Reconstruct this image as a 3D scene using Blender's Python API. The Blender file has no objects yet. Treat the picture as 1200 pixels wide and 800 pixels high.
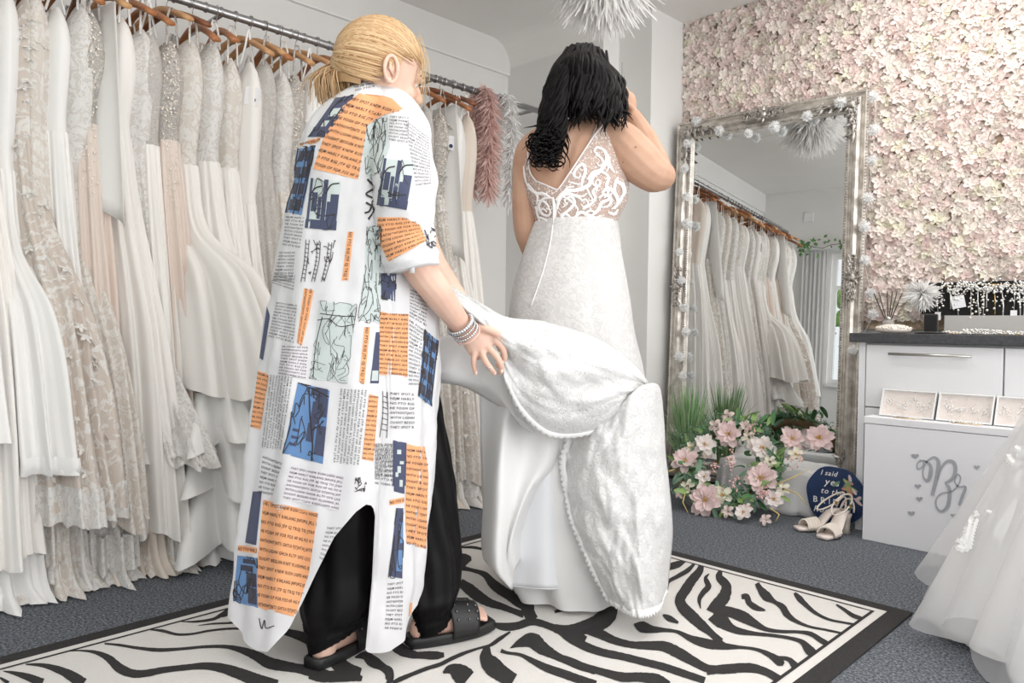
import bpy, bmesh, math, random
import numpy as np
from mathutils import Vector, Matrix, noise
from mathutils.bvhtree import BVHTree
from math import sin, cos, pi, radians, sqrt, exp

random.seed(7); np.random.seed(7)
scene = bpy.context.scene
COL = scene.collection

# ------------------------------------------------------------------ camera
FPX, CAMH = 880.0, 0.88
YAW, PITCH, ROLL = radians(44.7), radians(-1.3), radians(0.72)
CD = Vector((-sin(YAW) * cos(PITCH), cos(YAW) * cos(PITCH), sin(PITCH)))
_rt = Vector((cos(YAW), sin(YAW), 0)); _up = _rt.cross(CD)
CR = _rt * cos(ROLL) + _up * sin(ROLL)
CU = _up * cos(ROLL) - _rt * sin(ROLL)
CP = Vector((0, 0, CAMH))
cam_data = bpy.data.cameras.new('camera')
cam_data.lens = 36.0 * FPX / 1200.0
cam_data.sensor_width = 36.0
cam_data.clip_start = 0.02
cam = bpy.data.objects.new('camera', cam_data)
COL.objects.link(cam)
cam.matrix_world = Matrix((
    (CR.x, CU.x, -CD.x, CP.x), (CR.y, CU.y, -CD.y, CP.y), (CR.z, CU.z, -CD.z, CP.z), (0, 0, 0, 1)))
scene.camera = cam

# ------------------------------------------------------------------ world, window light, exposure
world = bpy.data.worlds.new('sky'); scene.world = world
world.use_nodes = True
wb = world.node_tree.nodes['Background']
wb.inputs['Color'].default_value = (0.93, 0.97, 1.0, 1)
wb.inputs['Strength'].default_value = 1.6


def area_light(name, loc, target, sx, sy, power, color=(1, 1, 1)):
    ld = bpy.data.lights.new(name, 'AREA')
    ld.shape = 'RECTANGLE'; ld.size = sx; ld.size_y = sy
    ld.energy = power; ld.color = color
    o = bpy.data.objects.new(name, ld); COL.objects.link(o)
    o.location = loc
    o.rotation_euler = (Vector(target) - Vector(loc)).to_track_quat('-Z', 'Y').to_euler()
    return o


# daylight falling in through the glazed shop front and the wide window behind the photographer
area_light('daylight_shop_front', (1.92, 1.75, 1.35), (-3, 1.75, 1.2), 4.0, 2.3, 135, (1.0, 0.985, 0.965))
area_light('daylight_window', (0.2, -0.42, 1.5), (-1.2, 3, 1.25), 2.6, 1.9, 18, (1.0, 0.99, 0.98))
scene.view_settings.view_transform = 'Standard'
scene.view_settings.look = 'None'
scene.view_settings.exposure = -0.48
scene.view_settings.gamma = 1.0
scene.view_settings.use_curve_mapping = False
scene.cycles.transparent_max_bounces = 16
scene.cycles.max_bounces = 8
scene.cycles.use_denoising = True


# ------------------------------------------------------------------ geometry from the survey of the place
def ray(x, y):
    return CD + CR * ((x - 600) / FPX) - CU * ((y - 400) / FPX)


def P(x, y, dep):
    return CP + ray(x, y) * dep


def pz(x, y, z=0.0):
    v = ray(x, y)
    return CP + v * ((z - CAMH) / v.z)


def pX(x, y, X):
    v = ray(x, y)
    return CP + v * (X / v.x)


def pY(x, y, Y):
    v = ray(x, y)
    return CP + v * (Y / v.y)


def proj(p):
    q = Vector(p) - CP
    z = q.dot(CD)
    return 600 + FPX * q.dot(CR) / z, 400 - FPX * q.dot(CU) / z, z


# ------------------------------------------------------------------ helpers: objects
ORG = {}


def thing(name, loc, label, cat, group=None, kind=None, rotz=0.0):
    o = bpy.data.objects.new(name, None)
    COL.objects.link(o)
    o.empty_display_size = 0.05
    o.location = loc
    o.rotation_euler = (0, 0, rotz)
    ORG[o.name] = Vector(loc)
    tag(o, label, cat, group, kind)
    return o


def tag(o, label=None, cat=None, group=None, kind=None):
    if label: o['label'] = label
    if cat: o['category'] = cat
    if group: o['group'] = group
    if kind: o['kind'] = kind
    return o


class MB:
    """collects vertices and faces in world coordinates"""
    def __init__(self):
        self.v = []; self.f = []

    def add(self, vs, fs):
        b = len(self.v)
        self.v.extend([Vector(p) for p in vs])
        self.f.extend([tuple(i + b for i in f) for f in fs])
        return self

    def box(self, lo, hi, M=None):
        (a, b, c), (d, e, f) = lo, hi
        vs = [Vector(p) for p in ((a, b, c), (d, b, c), (d, e, c), (a, e, c), (a, b, f), (d, b, f), (d, e, f), (a, e, f))]
        if M is not None: vs = [M @ p for p in vs]
        return self.add(vs, [(0, 3, 2, 1), (4, 5, 6, 7), (0, 1, 5, 4), (1, 2, 6, 5), (2, 3, 7, 6), (3, 0, 4, 7)])

    def grid(self, rows, cu=False, cap=False):
        """rows: list of equally long point lists; cu closes each row"""
        n = len(rows); m = len(rows[0])
        vs = [p for r in rows for p in r]
        fs = []
        for i in range(n - 1):
            for j in range(m if cu else m - 1):
                k = (j + 1) % m
                fs.append((i * m + j, i * m + k, (i + 1) * m + k, (i + 1) * m + j))
        if cap:
            fs.append(tuple(range(m))[::-1]); fs.append(tuple((n - 1) * m + j for j in range(m)))
        return self.add(vs, fs)

    def tube(self, pts, rad, n=8, cap=True, flat=None):
        pts = [Vector(p) for p in pts]
        if not isinstance(rad, (list, tuple)): rad = [rad] * len(pts)
        t0 = (pts[1] - pts[0]).normalized()
        ref = Vector((0, 0, 1)) if abs(t0.z) < .9 else Vector((1, 0, 0))
        nrm = t0.cross(ref).normalized()
        rows = []
        for i, p in enumerate(pts):
            a = pts[max(0, i - 1)]; b = pts[min(len(pts) - 1, i + 1)]
            t = (b - a)
            t = t.normalized() if t.length > 1e-9 else t0
            nrm = nrm - t * nrm.dot(t)
            nrm = nrm.normalized() if nrm.length > 1e-6 else t.orthogonal().normalized()
            bn = t.cross(nrm)
            fl = flat if flat else 1.0
            rows.append([p + (nrm * cos(2 * pi * k / n) + bn * (sin(2 * pi * k / n) * fl)) * rad[i] for k in range(n)])
        return self.grid(rows, cu=True, cap=cap)

    def ball(self, c, r, nu=10, nv=6, M=None):
        """ellipsoid; r number or triple; M optional 3x3 rotation"""
        c = Vector(c)
        if not isinstance(r, (list, tuple)): r = (r, r, r)
        vs = []; fs = []
        for i in range(nv + 1):
            t = pi * i / nv
            for j in range(nu):
                a = 2 * pi * j / nu
                q = Vector((r[0] * sin(t) * cos(a), r[1] * sin(t) * sin(a), r[2] * cos(t)))
                vs.append(c + (M @ q if M is not None else q))
        for i in range(nv):
            for j in range(nu):
                k = (j + 1) % nu
                fs.append((i * nu + j, (i + 1) * nu + j, (i + 1) * nu + k, i * nu + k))
        return self.add(vs, fs)

    def lathe(self, prof, c=(0, 0, 0), n=20, M=None):
        """prof: (radius, z)"""
        c = Vector(c)
        rows = []
        for r, z in prof:
            row = []
            for j in range(n):
                q = Vector((r * cos(2 * pi * j / n), r * sin(2 * pi * j / n), z))
                row.append(c + (M @ q if M is not None else q))
            rows.append(row)
        return self.grid(rows, cu=True, cap=True)

    def build(self, name, mat, parent=None, smooth=True, local=False, sub=0, solid=0.0, bevel=0.0, merge=0.0):
        me = bpy.data.meshes.new(name)
        off = Vector((0, 0, 0))
        if parent is not None and not local:
            q = parent
            while q is not None:
                off += ORG.get(q.name, Vector((0, 0, 0))); q = q.parent
        me.from_pydata([tuple(p - off) for p in self.v], [], self.f)
        if merge:
            bm = bmesh.new(); bm.from_mesh(me)
            bmesh.ops.remove_doubles(bm, verts=bm.verts, dist=merge)
            bm.to_mesh(me); bm.free()
        me.validate()
        if smooth: me.polygons.foreach_set('use_smooth', [True] * len(me.polygons))
        if mat is not None: me.materials.append(mat)
        o = bpy.data.objects.new(name, me)
        COL.objects.link(o)
        if parent is not None: o.parent = parent
        if bevel:
            m = o.modifiers.new('bevel', 'BEVEL'); m.width = bevel; m.segments = 2; m.limit_method = 'ANGLE'; m.angle_limit = radians(40)
        if solid:
            m = o.modifiers.new('solid', 'SOLIDIFY'); m.thickness = solid; m.offset = 0
        if sub:
            m = o.modifiers.new('sub', 'SUBSURF'); m.levels = sub; m.render_levels = sub
        return o


def copy_part(src, parent, loc=None, rot=None, scl=None):
    o = src.copy(); COL.objects.link(o); o.parent = parent
    if loc is not None: o.location = loc
    if rot is not None: o.rotation_euler = rot
    if scl is not None: o.scale = scl if isinstance(scl, (tuple, list, Vector)) else (scl, scl, scl)
    return o


def copy_tree(src, loc, rotz=0.0, label=None):
    r = src.copy(); COL.objects.link(r)
    r.location = loc; r.rotation_euler = (0, 0, rotz)
    if label: r['label'] = label
    for ch in [o for o in src.children]:
        c = ch.copy(); COL.objects.link(c); c.parent = r
        for g in [o for o in ch.children]:
            d = g.copy(); COL.objects.link(d); d.parent = c
    return r


def struct(mb, name, mat, parent=None, **k):
    o = mb.build(name, mat, parent, smooth=False, **k)
    if parent is None: o['kind'] = 'structure'
    return o


def interp(tab, x):
    """piecewise cubic through rows (x, v1, v2 ...)"""
    n = len(tab)
    if x <= tab[0][0]: return list(tab[0][1:])
    if x >= tab[-1][0]: return list(tab[-1][1:])
    for i in range(n - 1):
        if tab[i][0] <= x <= tab[i + 1][0]: break
    t = (x - tab[i][0]) / (tab[i + 1][0] - tab[i][0])
    out = []
    for k in range(1, len(tab[0])):
        a, b = tab[i][k], tab[i + 1][k]
        h = tab[i + 1][0] - tab[i][0]
        ma = (b - a) / h if i == 0 else (b - tab[i - 1][k]) / (tab[i + 1][0] - tab[i - 1][0])
        mb_ = (b - a) / h if i == n - 2 else (tab[i + 2][k] - a) / (tab[i + 2][0] - tab[i][0])
        t2, t3 = t * t, t * t * t
        out.append((2 * t3 - 3 * t2 + 1) * a + (t3 - 2 * t2 + t) * h * ma + (-2 * t3 + 3 * t2) * b + (t3 - t2) * h * mb_)
    return out


def spline(pts, n):
    """n points along a smooth curve through pts (tuples of any length)"""
    d = [0.0]
    for a, b in zip(pts, pts[1:]):
        d.append(d[-1] + max(1e-6, sqrt(sum((x - y) ** 2 for x, y in zip(a, b)))))
    tab = [(d[i],) + tuple(pts[i]) for i in range(len(pts))]
    return [tuple(interp(tab, d[-1] * i / (n - 1))) for i in range(n)]


# ------------------------------------------------------------------ helpers: materials
def lin(c):
    return tuple(((x / 255.0) / 12.92 if x / 255.0 <= 0.04045 else ((x / 255.0 + 0.055) / 1.055) ** 2.4) for x in c)


MATS = {}


def mat(name, rgb, rough=0.6, metal=0.0, var=0.0, vscale=30.0, bump=0.0, bscale=200.0, sheen=0.0, sss=0.0, rgb2=None, spec=None, alpha=1.0, stretch=None, detail=3.0):
    if name in MATS: return MATS[name]
    m = bpy.data.materials.new(name); m.use_nodes = True
    nt = m.node_tree; N = nt.nodes; L = nt.links
    b = N['Principled BSDF']
    c = lin(rgb)
    b.inputs['Base Color'].default_value = (*c, 1)
    b.inputs['Roughness'].default_value = rough
    b.inputs['Metallic'].default_value = metal
    if spec is not None: b.inputs['Specular IOR Level'].default_value = spec
    if sheen:
        b.inputs['Sheen Weight'].default_value = sheen
    if sss:
        b.inputs['Subsurface Weight'].default_value = sss
        b.inputs['Subsurface Radius'].default_value = (0.012, 0.005, 0.003)
        b.inputs['Subsurface Scale'].default_value = 1.0
    co = N.new('ShaderNodeTexCoord')
    vec = co.outputs['Object']
    if stretch:
        mp = N.new('ShaderNodeMapping'); mp.inputs['Scale'].default_value = stretch
        L.new(vec, mp.inputs['Vector']); vec = mp.outputs['Vector']
    if var or rgb2:
        nz = N.new('ShaderNodeTexNoise'); nz.inputs['Scale'].default_value = vscale; nz.inputs['Detail'].default_value = detail
        L.new(vec, nz.inputs['Vector'])
        mx = N.new('ShaderNodeMix'); mx.data_type = 'RGBA'
        c2 = lin(rgb2) if rgb2 else tuple(x * (1 - var) for x in c)
        mx.inputs['A'].default_value = (*c, 1); mx.inputs['B'].default_value = (*c2, 1)
        rp = N.new('ShaderNodeMapRange'); rp.inputs['From Min'].default_value = 0.35; rp.inputs['From Max'].default_value = 0.65
        L.new(nz.outputs['Fac'], rp.inputs['Value']); L.new(rp.outputs['Result'], mx.inputs['Factor'])
        L.new(mx.outputs['Result'], b.inputs['Base Color'])
    if bump:
        n2 = N.new('ShaderNodeTexNoise'); n2.inputs['Scale'].default_value = bscale; n2.inputs['Detail'].default_value = 2.0
        L.new(vec, n2.inputs['Vector'])
        bp = N.new('ShaderNodeBump'); bp.inputs['Strength'].default_value = bump; bp.inputs['Distance'].default_value = 0.004
        L.new(n2.outputs['Fac'], bp.inputs['Height']); L.new(bp.outputs['Normal'], b.inputs['Normal'])
    if alpha < 1.0: b.inputs['Alpha'].default_value = alpha
    MATS[name] = m
    return m


def cloth(name, rgb, alpha=1.0, transl=0.25, rough=0.7, sheen=0.2, bump=0.0, bscale=400.0, spec=0.3):
    """woven fabric that lets some light through; alpha below one for tulle"""
    if name in MATS: return MATS[name]
    m = bpy.data.materials.new(name); m.use_nodes = True
    nt = m.node_tree; N = nt.nodes; L = nt.links
    b = N['Principled BSDF']; out = N['Material Output']
    c = (*lin(rgb), 1)
    b.inputs['Base Color'].default_value = c; b.inputs['Roughness'].default_value = rough
    b.inputs['Sheen Weight'].default_value = sheen; b.inputs['Specular IOR Level'].default_value = spec
    t = N.new('ShaderNodeBsdfTranslucent'); t.inputs['Color'].default_value = c
    mx = N.new('ShaderNodeMixShader'); mx.inputs[0].default_value = transl
    L.new(b.outputs[0], mx.inputs[1]); L.new(t.outputs[0], mx.inputs[2])
    last = mx.outputs[0]
    if bump:
        co = N.new('ShaderNodeTexCoord')
        n2 = N.new('ShaderNodeTexNoise'); n2.inputs['Scale'].default_value = bscale
        L.new(co.outputs['Object'], n2.inputs['Vector'])
        bp = N.new('ShaderNodeBump'); bp.inputs['Strength'].default_value = bump; bp.inputs['Distance'].default_value = 0.004
        L.new(n2.outputs['Fac'], bp.inputs['Height']); L.new(bp.outputs['Normal'], b.inputs['Normal'])
    if alpha < 1:
        tr = N.new('ShaderNodeBsdfTransparent')
        m2 = N.new('ShaderNodeMixShader'); m2.inputs[0].default_value = alpha
        L.new(tr.outputs[0], m2.inputs[1]); L.new(last, m2.inputs[2]); last = m2.outputs[0]
    L.new(last, out.inputs['Surface'])
    MATS[name] = m
    return m


def lace(name, ground, thread, scale=26.0, cover=0.5, ground_alpha=1.0, bump=0.5, fine=150.0, dist=0.006):
    """floral lace: raised thread motifs on a net ground"""
    if name in MATS: return MATS[name]
    m = bpy.data.materials.new(name); m.use_nodes = True
    nt = m.node_tree; N = nt.nodes; L = nt.links
    b = N['Principled BSDF']; out = N['Material Output']
    b.inputs['Roughness'].default_value = 0.75; b.inputs['Sheen Weight'].default_value = 0.2
    b.inputs['Specular IOR Level'].default_value = 0.25
    co = N.new('ShaderNodeTexCoord')
    nz = N.new('ShaderNodeTexNoise'); nz.inputs['Scale'].default_value = scale; nz.inputs['Detail'].default_value = 1.5
    nz.inputs['Distortion'].default_value = 2.2
    L.new(co.outputs['Object'], nz.inputs['Vector'])
    r1 = N.new('ShaderNodeMapRange'); r1.interpolation_type = 'SMOOTHSTEP'
    r1.inputs['From Min'].default_value = 1 - cover - 0.04; r1.inputs['From Max'].default_value = 1 - cover + 0.03
    L.new(nz.outputs['Fac'], r1.inputs['Value'])
    vo = N.new('ShaderNodeTexVoronoi'); vo.feature = 'DISTANCE_TO_EDGE'; vo.inputs['Scale'].default_value = fine
    L.new(co.outputs['Object'], vo.inputs['Vector'])
    r2 = N.new('ShaderNodeMapRange'); r2.inputs['From Min'].default_value = 0.0; r2.inputs['From Max'].default_value = 0.25
    r2.inputs['To Min'].default_value = 1.0; r2.inputs['To Max'].default_value = 0.55
    L.new(vo.outputs['Distance'], r2.inputs['Value'])
    mu = N.new('ShaderNodeMath'); mu.operation = 'MULTIPLY'
    L.new(r1.outputs['Result'], mu.inputs[0]); L.new(r2.outputs['Result'], mu.inputs[1])
    mx = N.new('ShaderNodeMix'); mx.data_type = 'RGBA'
    mx.inputs['A'].default_value = (*lin(ground), 1); mx.inputs['B'].default_value = (*lin(thread), 1)
    L.new(mu.outputs[0], mx.inputs['Factor']); L.new(mx.outputs['Result'], b.inputs['Base Color'])
    bp = N.new('ShaderNodeBump'); bp.inputs['Strength'].default_value = bump; bp.inputs['Distance'].default_value = dist
    L.new(mu.outputs[0], bp.inputs['Height']); L.new(bp.outputs['Normal'], b.inputs['Normal'])
    t = N.new('ShaderNodeBsdfTranslucent'); L.new(mx.outputs['Result'], t.inputs['Color'])
    ms = N.new('ShaderNodeMixShader'); ms.inputs[0].default_value = 0.22
    L.new(b.outputs[0], ms.inputs[1]); L.new(t.outputs[0], ms.inputs[2])
    last = ms.outputs[0]
    if ground_alpha < 1:
        tr = N.new('ShaderNodeBsdfTransparent')
        ar = N.new('ShaderNodeMapRange'); ar.inputs['To Min'].default_value = ground_alpha; ar.inputs['To Max'].default_value = 1.0
        L.new(r1.outputs['Result'], ar.inputs['Value'])
        m2 = N.new('ShaderNodeMixShader'); L.new(ar.outputs['Result'], m2.inputs[0])
        L.new(tr.outputs[0], m2.inputs[1]); L.new(last, m2.inputs[2]); last = m2.outputs[0]
    L.new(last, out.inputs['Surface'])
    MATS[name] = m
    return m

# ================================================================== the room
XW, YB, YE, YP, YF, XP, ZC, XR = -3.5, -0.45, 3.47, 3.62, 3.98, -2.49, 2.70, 2.05
m_wall = mat('wall paint', (232, 231, 229), 0.85, var=0.03, vscale=3, bump=0.05, bscale=90)
m_ceil = mat('ceiling paint', (243, 241, 238), 0.9, var=0.03, vscale=2, bump=0.04, bscale=60)
m_trimw = mat('white gloss trim', (238, 238, 238), 0.4)


def carpet_mat():
    m = bpy.data.materials.new('carpet'); m.use_nodes = True
    N = m.node_tree.nodes; L = m.node_tree.links; b = N['Principled BSDF']
    b.inputs['Roughness'].default_value = 0.95; b.inputs['Specular IOR Level'].default_value = 0.1
    co = N.new('ShaderNodeTexCoord')
    n1 = N.new('ShaderNodeTexNoise'); n1.inputs['Scale'].default_value = 420; n1.inputs['Detail'].default_value = 3
    n2 = N.new('ShaderNodeTexNoise'); n2.inputs['Scale'].default_value = 130; n2.inputs['Detail'].default_value = 4
    L.new(co.outputs['Object'], n1.inputs['Vector']); L.new(co.outputs['Object'], n2.inputs['Vector'])
    ad = N.new('ShaderNodeMath'); ad.operation = 'ADD'
    L.new(n1.outputs['Fac'], ad.inputs[0]); L.new(n2.outputs['Fac'], ad.inputs[1])
    cr = N.new('ShaderNodeValToRGB')
    cr.color_ramp.elements[0].position = 0.40; cr.color_ramp.elements[0].color = (*lin((62, 66, 73)), 1)
    cr.color_ramp.elements[1].position = 0.60; cr.color_ramp.elements[1].color = (*lin((146, 150, 156)), 1)
    e = cr.color_ramp.elements.new(0.5); e.color = (*lin((98, 102, 108)), 1)
    hf = N.new('ShaderNodeMath'); hf.operation = 'MULTIPLY'; hf.inputs[1].default_value = 0.5
    L.new(ad.outputs[0], hf.inputs[0]); L.new(hf.outputs[0], cr.inputs['Fac']); L.new(cr.outputs['Color'], b.inputs['Base Color'])
    bp = N.new('ShaderNodeBump'); bp.inputs['Strength'].default_value = 0.6; bp.inputs['Distance'].default_value = 0.004
    L.new(n1.outputs['Fac'], bp.inputs['Height']); L.new(bp.outputs['Normal'], b.inputs['Normal'])
    return m


m_carpet = carpet_mat()
tag(struct(MB().box((XW - .1, YB - .1, -.1), (XR + .1, YF + .12, 0)), 'floor', m_carpet), 'speckled blue grey carpet covering the whole shop floor', 'floor')
tag(struct(MB().box((XW - .1, YB - .1, ZC), (XR + .1, YF + .12, ZC + .1)), 'ceiling', m_ceil), 'plain off white ceiling above the dress rail', 'ceiling')
wl = struct(MB().box((XW - .1, YB - .1, 0), (XW, YE, ZC)), 'wall_left', m_wall)
tag(wl, 'white painted wall behind the rail of hanging dresses', 'wall')
# boarded strip under the ceiling, with a shadow gap
struct(MB().box((XW, YB, 2.50), (XW + .018, YE, ZC)), 'trim_1', m_wall, wl)
struct(MB().box((XW, YB, 2.492), (XW + .021, YE, 2.50)), 'trim_2', m_trimw, wl)
tag(struct(MB().box((XW - .1, YE, 0), (-2.72, YE + .5, ZC)), 'wall_end', m_wall), 'short end wall behind the bride where the rail stops', 'wall')
tag(struct(MB().box((-2.72, YP, 0), (XP, YF + .1, ZC)), 'pillar', m_wall), 'white square pillar between end wall and silver mirror', 'pillar', kind='structure')
tag(struct(MB().box((XP, YF + .02, 0), (XR + .1, YF + .12, ZC)), 'wall_back', m_wall), 'wall carrying the blush flower panel', 'wall')
# coved corner where the end wall meets the ceiling
cv = MB(); rows = []
for i in range(9):
    a = pi / 2 * i / 8; rr = .16
    rows.append([(x, YE - rr + rr * sin(a), ZC - rr + rr * cos(a)) for x in (XW, -2.72)])
rows.append([(x, YE + .001, ZC + .001) for x in (XW, -2.72)])
tag(struct(cv.grid(rows), 'cornice', m_ceil), 'rounded plaster cove at the top of end wall', 'cornice', kind='structure')

# wall behind the photographer: window, curtains (they show in the mirror)
W0, W1, WZ0, WZ1 = -2.74, 1.5, 0.62, 2.0
wf = MB()
wf.box((XW, YB - .1, 0), (W0, YB, ZC)); wf.box((W1, YB - .1, 0), (XR, YB, ZC))
wf.box((W0, YB - .1, 0), (W1, YB, WZ0)); wf.box((W0, YB - .1, WZ1), (W1, YB, ZC))
tag(struct(wf, 'wall_front', m_wall), 'white wall around the window, seen in the mirror', 'wall')
m_glass = bpy.data.materials.new('window glass'); m_glass.use_nodes = True
_n = m_glass.node_tree; _g = _n.nodes.new('ShaderNodeBsdfGlossy'); _g.inputs['Roughness'].default_value = 0.02
_t = _n.nodes.new('ShaderNodeBsdfTransparent'); _mx = _n.nodes.new('ShaderNodeMixShader'); _mx.inputs[0].default_value = 0.05
_n.links.new(_t.outputs[0], _mx.inputs[1]); _n.links.new(_g.outputs[0], _mx.inputs[2]); _n.links.new(_mx.outputs[0], _n.nodes['Material Output'].inputs['Surface'])
w = tag(struct(MB().box((W0, YB - .09, WZ0 - .03), (W1, YB + .04, WZ0)), 'window_1', m_trimw), 'white framed window reflected in the tall mirror', 'window')
fr = MB()
for xx in (W0, -1.6, -.6, .4, W1 - .05): fr.box((xx, YB - .08, WZ0), (xx + .05, YB - .03, WZ1))
fr.box((W0, YB - .078, WZ1 - .05), (W1, YB - .032, WZ1)); fr.box((W0, YB - .078, WZ0), (W1, YB - .032, WZ0 + .05)); fr.box((W0, YB - .075, 1.62), (W1, YB - .035, 1.66))
struct(fr, 'window_frame', m_trimw, w)
for a, b_ in ((W0 + .05, -1.6), (-1.55, -.6), (-.55, .4), (.45, W1 - .05)):
    struct(MB().box((a, YB - .06, WZ0 + .05), (b_, YB - .055, WZ1 - .05)), 'pane', m_glass, w)
# glazed shop front on the side the light comes from
sf = MB()
sf.box((XR, YB, 0), (XR + .1, YF, .25)); sf.box((XR, YB, 2.45), (XR + .1, YF, ZC))
sf.box((XR, YB, .25), (XR + .1, -.25, 2.45)); sf.box((XR, 3.75, .25), (XR + .1, YF, 2.45))
tag(struct(sf, 'wall_right', m_wall), 'wall framing the glazed shop front', 'wall')
w2 = tag(struct(MB().box((XR - .02, -.25, .22), (XR + .12, 3.75, .25)), 'window_2', m_trimw), 'glazed shop front beside the photographer', 'window')
fr = MB()
for yy in (-.25, .75, 1.75, 2.75, 3.70): fr.box((XR + .03, yy, .25), (XR + .08, yy + .05, 2.45))
struct(fr, 'window_frame', m_trimw, w2)
for yy in (-.2, .8, 1.8, 2.8): struct(MB().box((XR + .05, yy, .25), (XR + .055, yy + .95 - .05, 2.45)), 'pane', m_glass, w2)
# green garden outside
hg = MB()
for i in range(340):
    c = Vector((random.uniform(-4.5, 2.5), -2.6 + random.uniform(-.2, .2), random.uniform(0, 1.9)))
    hg.ball(c, (random.uniform(.08, .2), .1, random.uniform(.08, .2)), 6, 4)
m_hedge = mat('hedge green', (96, 142, 60), 0.8, rgb2=(150, 186, 96), vscale=14, bump=.5, bscale=60)
tag(hg.build('hedge', m_hedge), 'green hedge outside the window, seen in mirror', 'hedge', kind='stuff')
tag(struct(MB().box((-9, -7, -.25), (9, YB - .12, -.12)), 'ground', mat('paving', (150, 150, 146), .9, var=.1)), 'pale paving outside the window', 'ground')

# fill lamps added on the ceiling, out of frame, to even the brightness
m_panel = bpy.data.materials.new('added lamp diffuser'); m_panel.use_nodes = True
m_panel.node_tree.nodes['Principled BSDF'].inputs['Emission Color'].default_value = (1, .97, .93, 1)
m_panel.node_tree.nodes['Principled BSDF'].inputs['Emission Strength'].default_value = 3.0
for k, (cx, cy) in enumerate(((-.75, .55), (-.75, 2.05), (-.75, 3.3))):
    pl = thing('added_ceiling_lamp', (cx, cy, ZC - .03), ('added ceiling fill lamp closest to the window wall', 'added ceiling fill lamp over the middle of the rug', 'added ceiling fill lamp near the flower wall')[k], 'lamp', 'added ceiling fill lamps')
    fr = MB()
    for lo, hi in (((-.62, -.32, 0), (.62, -.30, .03)), ((-.62, .30, 0), (.62, .32, .03)), ((-.62, -.30, 0), (-.60, .30, .03)), ((.60, -.30, 0), (.62, .30, .03))): fr.box(lo, hi)
    fr.build('frame', m_trimw, pl, smooth=False, local=True)
    MB().box((-.60, -.30, .012), (.60, .30, .028)).build('diffuser', m_panel, pl, smooth=False, local=True)
    area_light('added_lamp_light', (cx, cy, ZC - .035), (cx, cy, 0), 1.15, .55, (9, 9, 13)[k], (1, .975, .945))

# shelf with trailing ivy and a sheer curtain beside the window (seen in the mirror)
sh_ = thing('ivy_shelf', (-2.6, YB + .08, 2.03), 'white shelf with trailing ivy over the window, seen in mirror', 'shelf')
MB().box((-3.06, YB, 2.03), (-2.0, YB + .16, 2.06)).build('shelf_board', m_trimw, sh_, smooth=False)
rd = random.Random(8); iv = None
for i in range(90):
    p = Vector((rd.uniform(-3.05, -2.05), YB + .16 + rd.uniform(0, .05), 2.06 + rd.gauss(.0, .045)))
    s_ = rd.uniform(.022, .036); a0 = rd.uniform(0, 6)
    if iv is None:
        pts = [(0, 0, 0), (-.6, .25, .1), (-.95, .8, 0), (-.35, .8, .1), (0, 1.5, -.1), (.35, .8, .1), (.95, .8, 0), (.6, .25, .1)]
        iv = MB().add([Vector(q) for q in pts], [(0, 1, 3), (1, 2, 3), (0, 3, 4), (0, 4, 5), (0, 5, 7), (7, 5, 6)]).build('ivy_leaf', mat('ivy green', (70, 122, 62), .5, rgb2=(104, 150, 84), vscale=20), sh_, local=True); o = iv
    else: o = iv.copy(); COL.objects.link(o)
    o.location = p - ORG[sh_.name]; o.rotation_euler = (pi / 2 + rd.gauss(0, .5), rd.uniform(0, 6.28), rd.gauss(0, .4)); o.scale = (s_, s_, s_)
MB().tube([Vector((-3.04 + 1.0 * k / 12, YB + .17, 2.055 + .02 * sin(k * 1.7))) for k in range(13)], .003, 6).build('ivy_stem', mat('ivy stem', (96, 88, 60), .8), sh_)
cu_ = []
for z in [2.02 - 1.95 * k / 20 for k in range(21)]:
    cu_.append([Vector((-3.02 + .26 * j / 50, YB + .05 + .018 * sin(j * .75 + z) + .006 * sin(j * 1.9), z)) for j in range(51)])
tag(MB().grid(cu_).build('sheer_curtain', cloth('sheer curtain cloth', (246, 246, 246), transl=.4, rough=.9)), 'white sheer curtain beside the window, seen in mirror', 'curtain')
sw_ = MB().box((-3.05, YB, 2.36), (-2.95, YB + .012, 2.46)).build('wall_box', m_trimw, None, smooth=False, bevel=.003)
tag(sw_, 'small square white box high on the wall, seen in mirror', 'wall box')

# ================================================================== zebra rug
RX0, RX1, RY0, RY1 = -2.28, -0.73, 0.06, 2.515
RT = 0.009
m_rugw = mat('rug cream pile', (226, 223, 219), 0.95, var=.06, vscale=300, bump=.5, bscale=500)
m_rugb = mat('rug black pile', (38, 36, 36), 0.95, rgb2=(52, 50, 50), vscale=300, bump=.5, bscale=500)
rug = thing('zebra_rug', ((RX0 + RX1) / 2, (RY0 + RY1) / 2, 0), 'black and cream zebra striped rug with a black border on the carpet', 'rug')
MB().box((RX0, RY0, 0), (RX1, RY1, RT - .001)).build('backing', m_rugb, rug, smooth=False, bevel=.003)
BB, BW, BL = .058, .026, .010
MB().box((RX0 + BB, RY0 + BB, RT - .002), (RX1 - BB, RY1 - BB, RT)).build('cream_field', m_rugw, rug, smooth=False)
fl = MB(); a = BB + BW
for (x0, y0, x1, y1) in ((RX0 + a, RY0 + a, RX1 - a, RY0 + a + BL), (RX0 + a, RY1 - a - BL, RX1 - a, RY1 - a), (RX0 + a, RY0 + a + BL, RX0 + a + BL, RY1 - a - BL), (RX1 - a - BL, RY0 + a + BL, RX1 - a, RY1 - a - BL)):
    fl.add([(x0, y0, RT + .0007), (x1, y0, RT + .0007), (x1, y1, RT + .0007), (x0, y1, RT + .0007)], [(0, 1, 2, 3)])
fl.build('border_line', m_rugb, rug, smooth=False)
ZA, ZB_, ZC_, ZD, ZE, ZF = (0, 690, .25), (260, 690, .2), (430, 600, .2), (450, 690, .2), (650, 640, .2), (840, 650, .2)
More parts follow.
